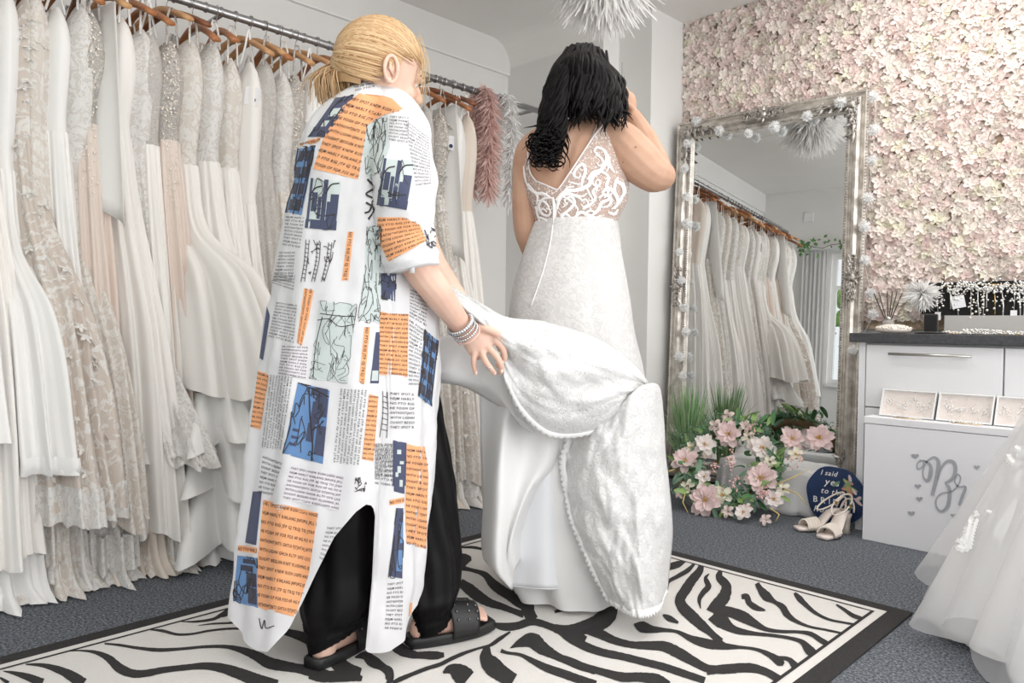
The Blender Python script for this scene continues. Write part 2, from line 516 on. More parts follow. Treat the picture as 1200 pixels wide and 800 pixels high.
STR = [
 (ZA, [(850,152,4),(920,152,10),(1000,140,14),(1040,120,20),(1075,100,24),(1110,85,10)]),
 (ZA, [(1040,130,6),(1090,112,16),(1140,92,18),(1165,78,14)]),
 (ZA, [(930,170,3),(1000,162,8),(1080,158,10),(1140,150,14),(1200,125,30),(1260,100,40)]),
 (ZA, [(705,190,6),(760,195,14),(830,212,12),(900,210,10),(980,195,10),(1080,185,10),(1200,187,12),(1290,190,26),(1415,222,46),(1480,252,58),(1540,286,70),(1610,370,75),(1690,395,50)]),
 (ZA, [(490,255,8),(560,262,12),(640,275,14),(740,285,18),(850,280,14),(960,270,14),(1060,270,18),(1130,285,30),(1200,312,46),(1260,345,56),(1330,360,50),(1400,372,44),(1460,384,54),(1540,396,30)]),
 (ZA, [(310,290,6),(380,288,8),(450,297,18),(510,325,34),(560,370,46),(620,395,40),(680,395,34),(760,380,30),(860,368,28),(960,360,34),(1040,370,44),(1120,395,56),(1200,425,60),(1300,450,50)]),
 (ZA, [(120,352,6),(200,357,20),(280,380,36),(340,410,50),(390,445,60)]),
 (ZA, [(15,384,4),(60,392,16),(130,412,34),(200,440,44)]),
 (ZA, [(0,415,10),(40,440,20)]),
 (ZB_, [(510,505,40),(580,515,60),(680,510,70),(760,510,62),(822,525,30)]),
 (ZB_, [(780,400,10),(840,390,50),(880,420,70),(940,455,50),(980,490,50),(985,530,40),(970,560,20)]),
 (ZB_, [(480,200,20),(500,250,40),(520,300,40),(530,360,20)]),
 (ZB_, [(930,245,4),(970,275,40),(1020,330,70),(1080,370,60),(1200,400,20)]),
 (ZC_, [(555,205,10),(620,205,16),(690,218,14)]),
 (ZC_, [(545,285,90),(575,275,70),(612,270,24)]),
 (ZC_, [(555,325,30),(620,340,22),(690,365,36),(740,420,56),(800,465,60),(870,500,60),(950,510,60),(1030,495,50),(1130,475,20)]),
 (ZC_, [(545,410,50),(600,450,66),(650,490,66),(720,530,50),(790,552,40),(850,575,34),(920,600,40)]),
 (ZC_, [(605,150,4),(650,160,8),(710,172,8)]),
 (ZC_, [(480,510,20),(560,580,30)]),
 (ZC_, [(40,355,10),(110,365,10)]),
 (ZC_, [(40,270,6),(110,255,6)]),
 (ZD, [(740,35,70),(790,60,90),(835,95,80),(850,140,70),(875,180,60)]),
 (ZD, [(620,200,16),(700,220,46),(780,215,46),(860,190,46),(920,200,40),(1000,228,44),(1080,250,60),(1180,300,50)]),
 (ZD, [(740,250,10),(680,290,24),(620,330,20),(560,345,14),(470,375,20),(400,405,24),(330,440,24),(250,465,24),(160,500,24),(90,530,28),(50,550,20)]),
 (ZD, [(605,335,30),(600,400,80),(635,450,110),(690,495,100),(760,535,80)]),
 (ZD, [(345,490,10),(390,470,60),(440,490,110),(490,530,120)]),
 (ZD, [(740,345,4),(800,315,50),(870,300,90),(920,340,80),(980,375,56),(1060,415,40),(1140,450,40),(1240,480,40)]),
 (ZD, [(685,360,24),(720,372,18),(800,385,20),(870,420,34),(950,460,46),(1050,495,50),(1150,530,50),(1240,560,50)]),
 (ZD, [(0,450,20),(30,480,50),(30,530,40)]),
 (ZD, [(150,375,8),(220,385,40),(300,388,50),(352,385,26)]),  # shadow below the sandal, drawn in as a dark stripe
 (ZE, [(0,385,14),(70,355,36),(150,315,56),(230,295,46),(275,288,16)]),
 (ZE, [(0,480,50),(80,490,60),(170,475,80),(250,450,100),(310,405,100),(345,350,60)]),
 (ZE, [(20,500,20),(100,540,56),(180,585,50),(280,620,46),(400,645,44),(520,675,44),(640,705,44),(760,745,44),(880,785,40)]),
 (ZE, [(180,490,40),(260,510,56),(350,550,46),(450,575,40),(550,580,50),(640,585,60),(720,620,66),(800,665,56),(900,715,46),(1000,720,52),(1100,715,46),(1170,715,50)]),
 (ZE, [(465,455,10),(510,470,66),(570,485,44),(650,490,24),(720,500,20),(800,540,40),(900,570,56),(1000,585,40),(1080,590,20),(1150,598,12)]),
 (ZE, [(635,400,10),(670,420,36),(725,447,14)]),
 (ZE, [(860,110,30),(848,145,44),(803,200,56),(770,250,60),(735,310,60),(750,355,66),(800,405,66),(860,460,60),(920,510,40),(970,560,50)]),
 (ZE, [(905,160,6),(885,185,22),(900,235,36),(870,270,32),(848,310,24),(855,365,5)]),
 (ZE, [(820,100,14),(780,140,28),(720,175,24),(665,210,20),(655,270,16)]),
 (ZE, [(670,120,40),(720,105,40),(768,85,12)]),
 (ZE, [(0,640,30),(80,665,40),(180,705,40),(300,740,44),(400,765,56),(500,765,56),(600,780,66),(670,810,40)]),
 (ZE, [(0,725,40),(80,750,40),(160,785,44),(240,815,30)]),
 (ZF, [(20,95,24),(15,130,44),(55,180,56),(45,240,70),(0,300,80),(-20,340,90)]),
 (ZF, [(-20,330,80),(60,330,60),(150,360,66),(220,400,46),(290,435,26),(380,448,20),(470,450,18),(550,462,26),(620,505,32),(700,545,24),(780,565,14),(850,568,12)]),
 (ZF, [(-10,340,110),(30,385,90),(80,425,50),(130,445,40),(220,460,24),(320,470,20),(430,487,20),(500,510,30),(545,560,56),(600,600,34),(680,640,20),(745,668,18)]),
 (ZF, [(235,165,26),(255,200,38),(290,240,56),(340,275,24),(385,305,38),(410,345,38),(460,385,24),(540,418,14),(640,438,12),(740,460,12),(800,480,14),(890,522,14)]),
 (ZF, [(455,222,14),(480,250,34),(520,290,28),(580,340,20),(660,378,14),(760,398,12),(840,415,14),(950,475,16)]),
 (ZF, [(700,290,10),(740,315,18),(800,355,24),(860,375,20),(920,400,18),(990,440,14)]),
 (ZF, [(145,245,26),(175,243,34),(190,280,34),(230,308,34),(284,324,10)]),
 (ZF, [(0,510,56),(60,535,30),(150,540,16),(240,555,20),(310,585,32),(370,625,50),(392,640,20)]),
 (ZF, [(340,600,20),(420,610,26),(460,650,46),(520,710,56),(570,760,60)]),
 (ZF, [(-60,680,46),(0,670,48),(100,660,48),(200,660,52),(290,685,44),(360,725,46),(430,770,40)]),
]
zs = MB()
lim = BB + BW + BL * .5
for si, ((zx, zy, sc), pts) in enumerate(STR):
    px_ = [(zx + p[0] * sc, zy + p[1] * sc, p[2] * sc) for p in pts]
    sm = spline(px_, max(16, 7 * len(px_)))
    L_, R_ = [], []
    for i, q in enumerate(sm):
        a, b_ = sm[max(0, i - 1)], sm[min(len(sm) - 1, i + 1)]
        tx, ty = b_[0] - a[0], b_[1] - a[1]
        l = max(1e-6, sqrt(tx * tx + ty * ty)); nx, ny = -ty / l, tx / l
        w = max(.3, q[2]) * .5 * (1 + .10 * noise.noise(Vector((q[0] * .35, q[1] * .35, 3))))
        for lst, s_ in ((L_, 1), (R_, -1)):
            g = pz(q[0] + nx * w * s_, q[1] + ny * w * s_, RT + .0006 + si * .00002)
            g.x = min(max(g.x, RX0 + lim), RX1 - lim); g.y = min(max(g.y, RY0 + lim), RY1 - lim)
            lst.append(g)
    zs.grid([L_, R_])
for k in range(1, 10):      # the end of the rug nearest the camera
    L_, R_ = [], []
    for i in range(40):
        x = -2.15 + 1.3 * i / 39; y = .40 + (x + 2.15) * 1.1 - .16 * k + .035 * sin(x * 6 + k * 1.7); w = .016 + .012 * sin(x * 4 + k)
        if y < RY0 + lim + .03 or y > RY1 - lim: continue
        L_.append((x, y + w, RT + .0022)); R_.append((x, y - w, RT + .0022))
    if len(L_) > 3: zs.grid([L_, R_])
zo = zs.build('zebra_stripes', m_rugb, rug, smooth=False); zo['kind'] = 'stuff'

# ================================================================== flower wall
def multi(name, vs, fs, mi, mats, parent=None, kind=None):
    me = bpy.data.meshes.new(name)
    off = ORG.get(parent.name, Vector()) if parent else Vector()
    me.from_pydata([tuple(Vector(p) - off) for p in vs], [], fs)
    for m in mats: me.materials.append(m)
    me.polygons.foreach_set('material_index', mi)
    me.polygons.foreach_set('use_smooth', [True] * len(fs))
    o = bpy.data.objects.new(name, me); COL.objects.link(o)
    if parent: o.parent = parent
    if kind: o['kind'] = kind
    return o


def petal(M, l, w, lift, curl, mb=None, nx=2, ny=3, notch=.0):
    """petal grid growing along local +y from the origin, returns verts and faces"""
    vs = []; fs = []
    for j in range(ny + 1):
        t = j / ny
        ww = w * (0.25 + 1.5 * t * (1.12 - t)) if t < 1 else w * .30
        for i in range(nx + 1):
            s = -1 + 2 * i / nx
            y = l * t * (1 - (notch * (1 - abs(s)) if t == 1 else 0))
            z = lift * l * t - curl * l * t * t + (.22 * w) * abs(s) ** 2 * (1 - .4 * t)
            vs.append(M @ Vector((s * ww * .5, y, z)))
    for j in range(ny):
        for i in range(nx):
            a = j * (nx + 1) + i
            fs.append((a, a + 1, a + nx + 2, a + nx + 1))
    return vs, fs


def bloom_local(r, n, seed, layers=1):
    rd = random.Random(seed); mb = MB()
    for k in range(layers):
        rr = r * (1 - .35 * k)
        for i in range(n):
            a = 2 * pi * (i + .5 * k) / n + rd.uniform(-.2, .2)
            M = Matrix.Rotation(a, 4, 'Z') @ Matrix.Translation((0, 0, .1 * r * k))
            v, f = petal(M, rr * rd.uniform(.85, 1.1), rr * rd.uniform(.85, 1.1), rd.uniform(.15, .4) + .3 * k, rd.uniform(.05, .35))
            mb.add(v, f)
    return mb


FLM = [cloth('blush petal', (249, 235, 229), transl=.12), cloth('cream petal', (252, 244, 235), transl=.2), cloth('pink petal', (247, 228, 223), transl=.2), cloth('ivory petal', (250, 245, 226), transl=.2)]
m_moss = mat('dry backing leaf', (214, 190, 172), .9, rgb2=(170, 150, 122), vscale=40)
fw = thing('flower_wall_panel', (-1.2, YF, .0), 'panel of blush and cream silk blossoms covering the wall around the mirror', 'flower wall')
MB().box((XP + .005, YF - .005, .88), (.6, YF + .018, ZC - .005)).build('backing', m_moss, fw, smooth=False)
BL = [bloom_local(.031, 5, 10 + i, 1 + (i % 2)) for i in range(6)]
BLMESH = []
spots = []
step = .030
for iz in range(int((ZC - .78) / step)):
    for ix in range(int(2.62 / step)):
        x = XP + .02 + (ix + (.5 if iz % 2 else 0)) * step + random.uniform(-.010, .010); z = .8 + iz * step + random.uniform(-.010, .010)
        if -2.3 < x < -1.6 and z < 1.82: continue
        if x > -2.35 and z < 1.0 and x < -1.55: continue
        if z < .93 and x > -1.5: continue
        if random.random() < .035: continue
        spots.append((x, z))
spots.sort(key=lambda s: -s[0])
near = [s for s in spots if -.95 < s[0] < -.3 and s[1] > 1.1][:300]
ns = set(near)
vs, fs, mi = [], [], []
for (x, z) in spots:
    k = random.randrange(6); c = random.choices((0, 1, 2, 3), (4, 4, 2.4, 1.0))[0]
    e = (pi / 2 + random.uniform(-.45, .45), random.uniform(-.45, .45), random.uniform(0, 6.28)); s = random.uniform(.8, 1.25)
    y = YF - .012 - random.uniform(0, .018)
    if (x, z) in ns:
        key = (k, c)
        d = dict(BLMESH)
        if key not in d:
            src = BL[k].build('blossom', FLM[c], fw, local=True); BLMESH.append((key, src))
            o = src
        else:
            o = d[key].copy(); COL.objects.link(o)
        o.location = Vector((x, y, z)) - ORG[fw.name]; o.rotation_mode = 'XYZ'
        o.rotation_euler = (Matrix.Rotation(e[0], 3, 'X') @ Matrix.Rotation(e[1], 3, 'Y') @ Matrix.Rotation(e[2], 3, 'Z')).to_euler(); o.scale = (s, s, s)
    else:
        M = Matrix.Translation((x, y, z)) @ Matrix.Rotation(e[0], 4, 'X') @ Matrix.Rotation(e[1], 4, 'Y') @ Matrix.Rotation(e[2], 4, 'Z') @ Matrix.Scale(s, 4)
        b0 = len(vs); vs.extend([M @ p for p in BL[k].v]); fs.extend([tuple(i + b0 for i in f) for f in BL[k].f]); mi.extend([c] * len(BL[k].f))
multi('blossoms', vs, fs, mi, FLM, fw, 'stuff')

# ================================================================== tall silver mirror
m_silver = mat('antiqued silver leaf', (226, 221, 214), .34, .7, rgb2=(186, 179, 171), vscale=22, bump=.15, bscale=60)
m_silver2 = mat('dark worked silver', (206, 201, 195), .36, .7, rgb2=(128, 122, 116), vscale=60, bump=.4, bscale=120)
m_mirror = mat('mirror glass', (236, 238, 238), 0.0, 1.0)
MW, MH, MF = 1.06, 2.06, .105
mir = thing('silver_mirror', (-1.912, 3.80, 0.012), 'tall ornate silver framed mirror leaning on the flower wall', 'mirror')
mir.rotation_euler = (Matrix.Rotation(radians(3.2), 3, 'Z') @ Matrix.Rotation(radians(-2.2), 3, 'X')).to_euler()


def rect_sweep(prof, w, h, mb):
    rows = []
    for t, y in prof:   # t inset from the outer edge, y towards the room is negative
        rows.append([Vector((-w / 2 + t, y, t)), Vector((w / 2 - t, y, t)), Vector((w / 2 - t, y, h - t)), Vector((-w / 2 + t, y, h - t))])
    return mb.grid(rows, cu=True)


prof = [(0, .02), (0, -.016), (.006, -.024), (.014, -.025), (.020, -.016), (.026, -.014), (.034, -.030), (.046, -.040), (.058, -.038), (.066, -.026), (.072, -.016), (.078, -.016), (.082, -.022), (.090, -.022), (.097, -.014), (.105, -.010), (.105, .005)]
rect_sweep(prof, MW, MH, MB()).build('frame', m_silver, mir, smooth=False, local=True)
MB().box((-MW / 2 + .02, .004, .02), (MW / 2 - .02, .019, MH - .02)).build('back_board', mat('back board', (90, 74, 60), .8), mir, smooth=False, local=True)
MB().add([(-MW / 2 + MF - .004, -.002, MF - .004), (MW / 2 - MF + .004, -.002, MF - .004), (MW / 2 - MF + .004, -.002, MH - MF + .004), (-MW / 2 + MF - .004, -.002, MH - MF + .004)], [(0, 1, 2, 3)]).build('glass', m_mirror, mir, smooth=False, local=True)
bd = MB(); per = []
for t, n_, rr in ((.094, .0135, .0052), (.003, .016, .004)):
    x0, x1, z0, z1 = -MW / 2 + t, MW / 2 - t, t, MH - t
    for (a, b_) in (((x0, z0), (x1, z0)), ((x1, z0), (x1, z1)), ((x1, z1), (x0, z1)), ((x0, z1), (x0, z0))):
        L_ = sqrt((b_[0] - a[0]) ** 2 + (b_[1] - a[1]) ** 2); n = int(L_ / n_)
        for i in range(n):
            bd.ball((a[0] + (b_[0] - a[0]) * i / n, -.022, a[1] + (b_[1] - a[1]) * i / n), rr, 6, 4)
o = bd.build('beading', m_silver2, mir, local=True); o['kind'] = 'stuff'


def scroll(mb, c, r, turns, a0, sgn, rad, y=-.040):
    pts = []; rads = []
    n = 18
    for i in range(n):
        t = i / (n - 1); a = a0 + sgn * turns * 2 * pi * t; q = r * (1 - .82 * t)
        pts.append(Vector((c[0] + q * cos(a), y - .008 * t, c[1] + q * sin(a)))); rads.append(rad * (1 - .45 * t))
    mb.tube(pts, rads, 6)


def leafrel(mb, a, b_, w, y=-.045):
    a = Vector((a[0], y + .01, a[1])); b_ = Vector((b_[0], y, b_[1])); d = b_ - a; s = Vector((d.z, 0, -d.x)).normalized()
    rows = []
    for i in range(6):
        t = i / 5; ww = w * sin(pi * min(1, .12 + .88 * t)) * .5 + .001
        p = a + d * t
        rows.append([p - s * ww, p - s * ww * .5 + Vector((0, -.005, 0)), p + Vector((0, -.009, 0)), p + s * ww * .5 + Vector((0, -.005, 0)), p + s * ww])
    mb.grid(rows)


def ornament(cx, cz, dx, dz, corner=True):
    mb = MB()
    if corner:
        for (ux, uz, vx, vz) in ((dx, 0, 0, dz), (0, dz, dx, 0)):
            for k in range(4):
                px = cx + ux * (.02 + .050 * k) + vx * .018; pzz = cz + uz * (.02 + .050 * k) + vz * .018
                scroll(mb, (px, pzz), .026 - .003 * k, 1.3, random.uniform(0, 6), random.choice((-1, 1)), .0062 - .0006 * k)
                leafrel(mb, (px - ux * .02, pzz - uz * .02), (px + ux * .055 + vx * random.uniform(-.02, .02), pzz + uz * .055 + vz * random.uniform(-.02, .02)), .022)
                leafrel(mb, (px, pzz), (px + vx * .045 + ux * .02, pzz + vz * .045 + uz * .02), .018)
        mb.ball((cx + dx * .03, -.044, cz + dz * .03), (.024, .014, .024), 8, 6)
        for a in range(8): leafrel(mb, (cx + dx * .03, cz + dz * .03), (cx + dx * .03 + .042 * cos(a * pi / 4), cz + dz * .03 + .042 * sin(a * pi / 4)), .020)
    else:
        for s in (-1, 1):
            for k in range(3):
                scroll(mb, (cx + dx * s * (.03 + .035 * k) + dz * random.uniform(-.01, .01), cz + dz * s * (.03 + .035 * k)), .026 - .005 * k, 1.3, random.uniform(0, 6), s, .0062)
                leafrel(mb, (cx + dx * s * .03 * k, cz + dz * s * .03 * k), (cx + dx * s * (.06 + .03 * k) + dz * .02, cz + dz * s * (.06 + .03 * k) + dx * .025), .022)
                leafrel(mb, (cx + dx * s * .03 * k, cz + dz * s * .03 * k), (cx + dx * s * (.06 + .03 * k) - dz * .02, cz + dz * s * (.06 + .03 * k) - dx * .025), .022)
        mb.ball((cx, -.046, cz), (.022, .014, .022), 8, 6)
        for a in range(8): leafrel(mb, (cx, cz), (cx + .045 * cos(a * pi / 4), cz + .045 * sin(a * pi / 4)), .02)
    mb.build('ornament', m_silver2, mir, local=True)


hw = MW / 2 - .045
for (sx, sz, zz) in ((-1, -1, MH - .045), (1, -1, MH - .045), (-1, 1, .045), (1, 1, .045)):
    ornament(sx * hw, zz, -sx, sz)
ornament(0, MH - .045, 1, 0, False); ornament(0, .045, 1, 0, False); ornament(-hw, 1.10, 0, 1, False); ornament(hw, 1.12, 0, 1, False)

# pompom lights draped around the mirror
m_pom = cloth('white fluff', (252, 252, 252), alpha=.9, transl=.4, rough=.9)
m_wire = mat('thin clear wire', (214, 210, 206), .4)


def pompom_mesh(r, seed, n=170):
    rd = random.Random(seed); mb = MB().ball((0, 0, 0), r * .62, 10, 7)
    for i in range(n):
        d = Vector((rd.gauss(0, 1), rd.gauss(0, 1), rd.gauss(0, 1))).normalized(); s = d.orthogonal().normalized(); s.rotate(Matrix.Rotation(rd.uniform(0, 6), 3, d))
        l = r * rd.uniform(.85, 1.12); w = r * .13
        mb.add([d * r * .45 - s * w, d * r * .45 + s * w, d * l + s * w * .4, d * l - s * w * .4], [(0, 1, 2, 3)])
    return mb


def garland(name, pts, label, r=.029, sub=None, wire=True, group=None):
    base = Vector(pts[0]); t = thing(name, base, label, 'garland', group)
    src = None
    for i, p in enumerate(pts):
        if src is None: src = pompom_mesh(r, 5).build('pompom', m_pom, t, local=True); o = src
        else: o = src.copy(); COL.objects.link(o)
        o.location = Vector(p) - base; o.rotation_euler = (random.uniform(0, 6), random.uniform(0, 6), 0); s = random.uniform(.85, 1.1); o.scale = (s, s, s)
    if wire: MB().tube([Vector(q) for q in spline([tuple(p) for p in pts], len(pts) * 4)], .0012, 4).build('wire', m_wire, t)
    return t


def z4(x, y): return 780 + x * .325, 80 + y * .325
def z5(x, y): return 780 + x * .4, 320 + y * .4


mirM = Matrix.Translation(mir.location) @ mir.rotation_euler.to_matrix().to_4x4(); mirN = mirM.to_3x3() @ Vector((0, -1, 0))


def on_mirror(x, y, d=.055):
    v = ray(x, y); p0 = Vector(mir.location) + mirN * d
    return CP + v * ((p0 - CP).dot(mirN) / v.dot(mirN))


GP = [z5(50, 300), z5(40, 245), z5(60, 172), z5(55, 100), z4(58, 765), z4(50, 663), z4(78, 560), z4(75, 462), z4(70, 362), z4(80, 270), z4(110, 190), z4(193, 225), z4(298, 235), z4(392, 212), z4(510, 172), z4(632, 122), z4(748, 103), z4(752, 222), z4(745, 332), z4(730, 468), z4(718, 570), z4(718, 692), z5(600, 60), z5(608, 120), z5(550, 225)]
garland('pompom_lights', [on_mirror(*p) for p in GP], 'string of fluffy white pompom lights draped around the silver mirror frame')

# ================================================================== feather lamp and boas
m_feather = cloth('white feather', (250, 249, 248), transl=.35, rough=.9)
m_pinkf = cloth('dusty pink feather', (240, 212, 206), transl=.35, rough=.9)


def feather(mb, base, d, l, w, droop, rd, side=None):
    d = d.normalized(); s = side if side is not None else d.orthogonal().normalized()
    if side is None: s.rotate(Matrix.Rotation(rd.uniform(0, 6.28), 3, d))
    n = 5; rows = []
    tw = rd.uniform(-.6, .6)
    bend = Vector((rd.uniform(-.4, .4), rd.uniform(-.4, .4), -droop))
    for i in range(n):
        t = i / (n - 1); p = base + d * l * t + bend * l * t * t
        ww = w * (.35 + 1.0 * sin(pi * min(1, .2 + .8 * t))) * .5
        s2 = s.copy(); s2.rotate(Matrix.Rotation(tw * t, 3, d)); up = d.cross(s2) * ww * .4
        rows.append([p - s2 * ww + up, p, p + s2 * ww + up])
    mb.grid(rows)


rd = random.Random(4)
LC = Vector((-2.06, 2.62, 2.42))
lamp = thing('feather_pendant_lamp', LC, 'round white feather pendant lamp hanging from the ceiling above the bride', 'lamp')
fm = MB()
for i in range(2200):
    d = Vector((rd.gauss(0, 1), rd.gauss(0, 1), rd.gauss(0, 1))).normalized()
    if d.z > .8: continue
    feather(fm, LC + d * .10, d, rd.uniform(.07, .13), rd.uniform(.006, .012), .5, rd)
o = fm.build('feather_shade', m_feather, lamp); o['kind'] = 'stuff'
MB().tube([LC + Vector((0, 0, .05)), Vector((LC.x, LC.y, ZC))], .004, 8).build('cord', m_trimw, lamp)
MB().lathe([(.001, ZC - .03), (.03, ZC - .025), (.045, ZC - .001)], (LC.x, LC.y, 0), 16).build('ceiling_cap', m_trimw, lamp)
MB().ball(LC, .05, 12, 8).build('bulb', mat('frosted bulb', (250, 246, 238), .4), lamp)
# ================================================================== counter unit
m_unit = mat('white cabinet laminate', (238, 239, 242), .42)
m_side = mat('pale grey carcass', (208, 209, 212), .5)
m_top = mat('charcoal worktop', (58, 59, 62), .5, rgb2=(76, 77, 81), vscale=70, bump=.05)
m_steel = mat('brushed steel', (190, 188, 184), .3, .95)
CY = 3.40
ux = [-1.215, -.688, -.161, .366]
for i in range(3):
    x0, x1 = ux[i], ux[i + 1]
    c = thing('drawer_cabinet', ((x0 + x1) / 2, CY + .28, 0), ['white drawer cabinet at the end beside the silver mirror', 'white drawer cabinet half hidden behind the tulle gown', 'white drawer cabinet at the far end of the worktop, behind the tulle gown'][i], 'cabinet', 'white cabinets under the charcoal worktop')
    MB().box((x0, CY + .02, .08), (x1, YF - .03, .820)).build('carcass', m_side, c, smooth=False)
    MB().box((x0, CY + .06, 0), (x1, CY + .075, .08)).build('plinth', m_side, c, smooth=False)
    dr = MB().box((x0 + (.016 if i == 0 else .003), CY, .545), (x1 - .003, CY + .019, .812)).build('drawer_front', m_unit, c, smooth=False, bevel=.002)
    hx0, hx1 = (pY(1041, 418, CY - .03).x, pY(1138, 420, CY - .03).x) if i == 0 else (x0 + .1, x1 - .13)
    hm = MB().tube([(hx0, CY - .03, .776), (hx1, CY - .03, .776)], .006, 10)
    for xx in (hx0 + .03, hx1 - .03): hm.tube([(xx, CY - .03, .776), (xx, CY + .002, .776)], .005, 8)
    o = hm.build('handle', m_steel, dr)
    o2 = MB().box((x0 + (.016 if i == 0 else .003), CY, .09), (x1 - .003, CY + .019, .539)).build('drawer_front', m_unit, c, smooth=False, bevel=.002)
    MB().tube([(hx0, CY - .028, .50), (hx1, CY - .028, .50)], .006, 10).build('handle', m_steel, o2)
    if i == 0: MB().box((x0 - .016, CY + .004, 0), (x0 + .012, YF - .012, .820)).build('end_panel', m_unit, c, smooth=False)
wt = MB().box((-1.262, 3.37, .822), (.40, YF - .035, .862)).build('worktop', m_top, None, smooth=False, bevel=.003)
tag(wt, 'speckled charcoal worktop laid over the white cabinets', 'worktop')

# white gift box with silver lettering in front of the cabinet
m_card = mat('white card', (240, 240, 244), .6)
BX0, BX1, BYF, BYB, BZ = -1.150, -.42, 3.262, 3.358, .516
gb = thing('gift_box', ((BX0 + BX1) / 2, (BYF + BYB) / 2, 0), 'large white box with silver script lettering and hearts on the floor', 'box')
MB().box((BX0, BYF, 0), (BX1, BYB, BZ - .03)).build('box_body', m_card, gb, smooth=False, bevel=.002)
MB().box((BX0 - .002, BYF - .003, BZ - .028), (BX1 + .002, BYB, BZ)).build('lid', m_card, gb, smooth=False, bevel=.002)
m_foil = mat('silver grey foil', (176, 179, 186), .45, .25)


def ribbon_on_plane(mb, pts, Y, th=.0008):
    sm = spline(pts, 9 * len(pts)); L_, R_ = [], []
    for i, q in enumerate(sm):
        a, b_ = sm[max(0, i - 1)], sm[min(len(sm) - 1, i + 1)]
        tx, ty = b_[0] - a[0], b_[1] - a[1]; l = max(1e-6, sqrt(tx * tx + ty * ty)); w = max(.4, q[2]) / 2
        L_.append(pY(q[0] - ty / l * w, q[1] + tx / l * w, Y)); R_.append(pY(q[0] + ty / l * w, q[1] - tx / l * w, Y))
    mb.grid([L_, R_])


def z8(p): return (1040 + p[0] * .175, 480 + p[1] * .175, p[2] * .175)


br = MB()
for st in ([(215,335,8),(242,350,8),(228,388,10),(202,395,10),(198,365,8),(215,345,8),(250,342,12),(285,370,20),(290,420,28),(270,475,22),(242,455,12),(238,400,10),(262,350,12),(310,318,16),(340,345,26),(335,420,28),(318,500,26),(298,572,22)],
           [(335,470,10),(360,390,14),(400,345,20),(440,352,26),(455,400,26),(435,460,22),(385,490,12)],
           [(385,490,8),(410,520,22),(415,580,26),(400,650,26),(360,680,16),(328,650,12),(326,600,12),(360,562,10),(430,545,10),(475,500,10),(488,450,10),(468,432,10),(450,480,10),(475,515,10),(520,515,16),(505,570,22),(480,640,16)]):
    ribbon_on_plane(br, [z8(p) for p in st], BYF - .0038)
br.build('script_lettering', m_foil, gb, smooth=False)
for hx, hy, hs in ((185,310,27),(203,512,24),(213,597,25),(160,693,25),(598,385,22),(442,708,22)):
    q = z8((hx, hy, hs)); pts = []
    for k in range(20):
        a = 2 * pi * k / 20
        X_ = 16 * sin(a) ** 3; Y_ = 13 * cos(a) - 5 * cos(2 * a) - 2 * cos(3 * a) - cos(4 * a)
        pts.append(pY(q[0] + X_ / 17 * q[2], q[1] - Y_ / 17 * q[2] * .8, BYF - .0038))
    MB().add(pts, [tuple(range(20))]).build('heart', m_foil, gb, smooth=False)

# trays with hair vines leaning on the box
m_blush = mat('blush lining', (240, 228, 220), .8)
m_clear = mat('clear acrylic', (240, 242, 246), .15, alpha=.10)
m_sparkle = mat('crystal bead', (244, 243, 240), .12, .55)
m_gold = mat('gold metal', (226, 190, 120), .25, .9)
m_pearl = mat('pearl', (246, 238, 228), .25)
rd = random.Random(12)
for k, (xa, xb) in enumerate(((1031, 1094.5), (1097.5, 1163), (1165.5, 1225))):
    y0 = 3.33
    p0, p1 = pY(xa, 482 + k * 5, y0), pY(xb, 487 + k * 5, y0)
    wd = p1.x - p0.x; M = Matrix.Translation((p0.x, y0, BZ)) @ Matrix.Rotation(radians(-24), 4, 'X')
    hgt = .118
    t = thing('hair_vine_tray', (p0.x + wd / 2, y0, BZ), ['clear lidded tray with a crystal hair vine, nearest the mirror', 'clear lidded tray with a crystal hair vine, middle of the three', 'clear lidded tray with a hair vine, half behind the tulle gown'][k], 'tray', 'hair vine trays on the gift box')
    MB().box((0, .004, 0), (wd, .012, hgt), M).build('lining', m_blush, t, smooth=False)
    fr = MB()
    for lo, hi in (((0, -.014, 0), (wd, .014, .005)), ((0, -.014, hgt - .005), (wd, .014, hgt)), ((0, -.014, .005), (.005, .014, hgt - .005)), ((wd - .005, -.014, .005), (wd, .014, hgt - .005))): fr.box(lo, hi, M)
    fr.build('tray_rim', m_trimw, t, smooth=False)
    MB().box((.005, -.013, .005), (wd - .005, -.011, hgt - .005), M).build('clear_lid', m_clear, t, smooth=False)
    vn = MB()
    for i in range(90):
        u = rd.uniform(.08, .92); q = .5 + .2 * sin(u * 14) * rd.uniform(.2, 1) + rd.gauss(0, .1)
        vn.ball(M @ Vector((u * wd, -.002, hgt * min(.85, max(.15, q)))), rd.uniform(.0018, .0042), 6, 4)
    o = vn.build('hair_vine', m_sparkle, t); o['kind'] = 'stuff'
# loose crystals lying on the box lid
for k, (xx, label) in enumerate(((1062, 'short crystal hair comb lying on the gift box lid near mirror'), (1132, 'crystal hair comb on the gift box lid, closer to tulle gown'))):
    c = pY(xx, 488, 3.29); c.z = BZ
    t = thing('hair_comb', c, label, 'hair comb')
    MB().tube([c + Vector((-.05, 0, .003)), c + Vector((.05, .004, .003))], .0016, 6).build('comb_bar', m_gold, t)
    vn = MB()
    for i in range(46): vn.ball(c + Vector((rd.uniform(-.055, .055), rd.uniform(-.014, .014), .005 + rd.uniform(0, .006))), rd.uniform(.0016, .0034), 6, 4)
    o = vn.build('crystals', m_sparkle, t); o['kind'] = 'stuff'
WZ = .862
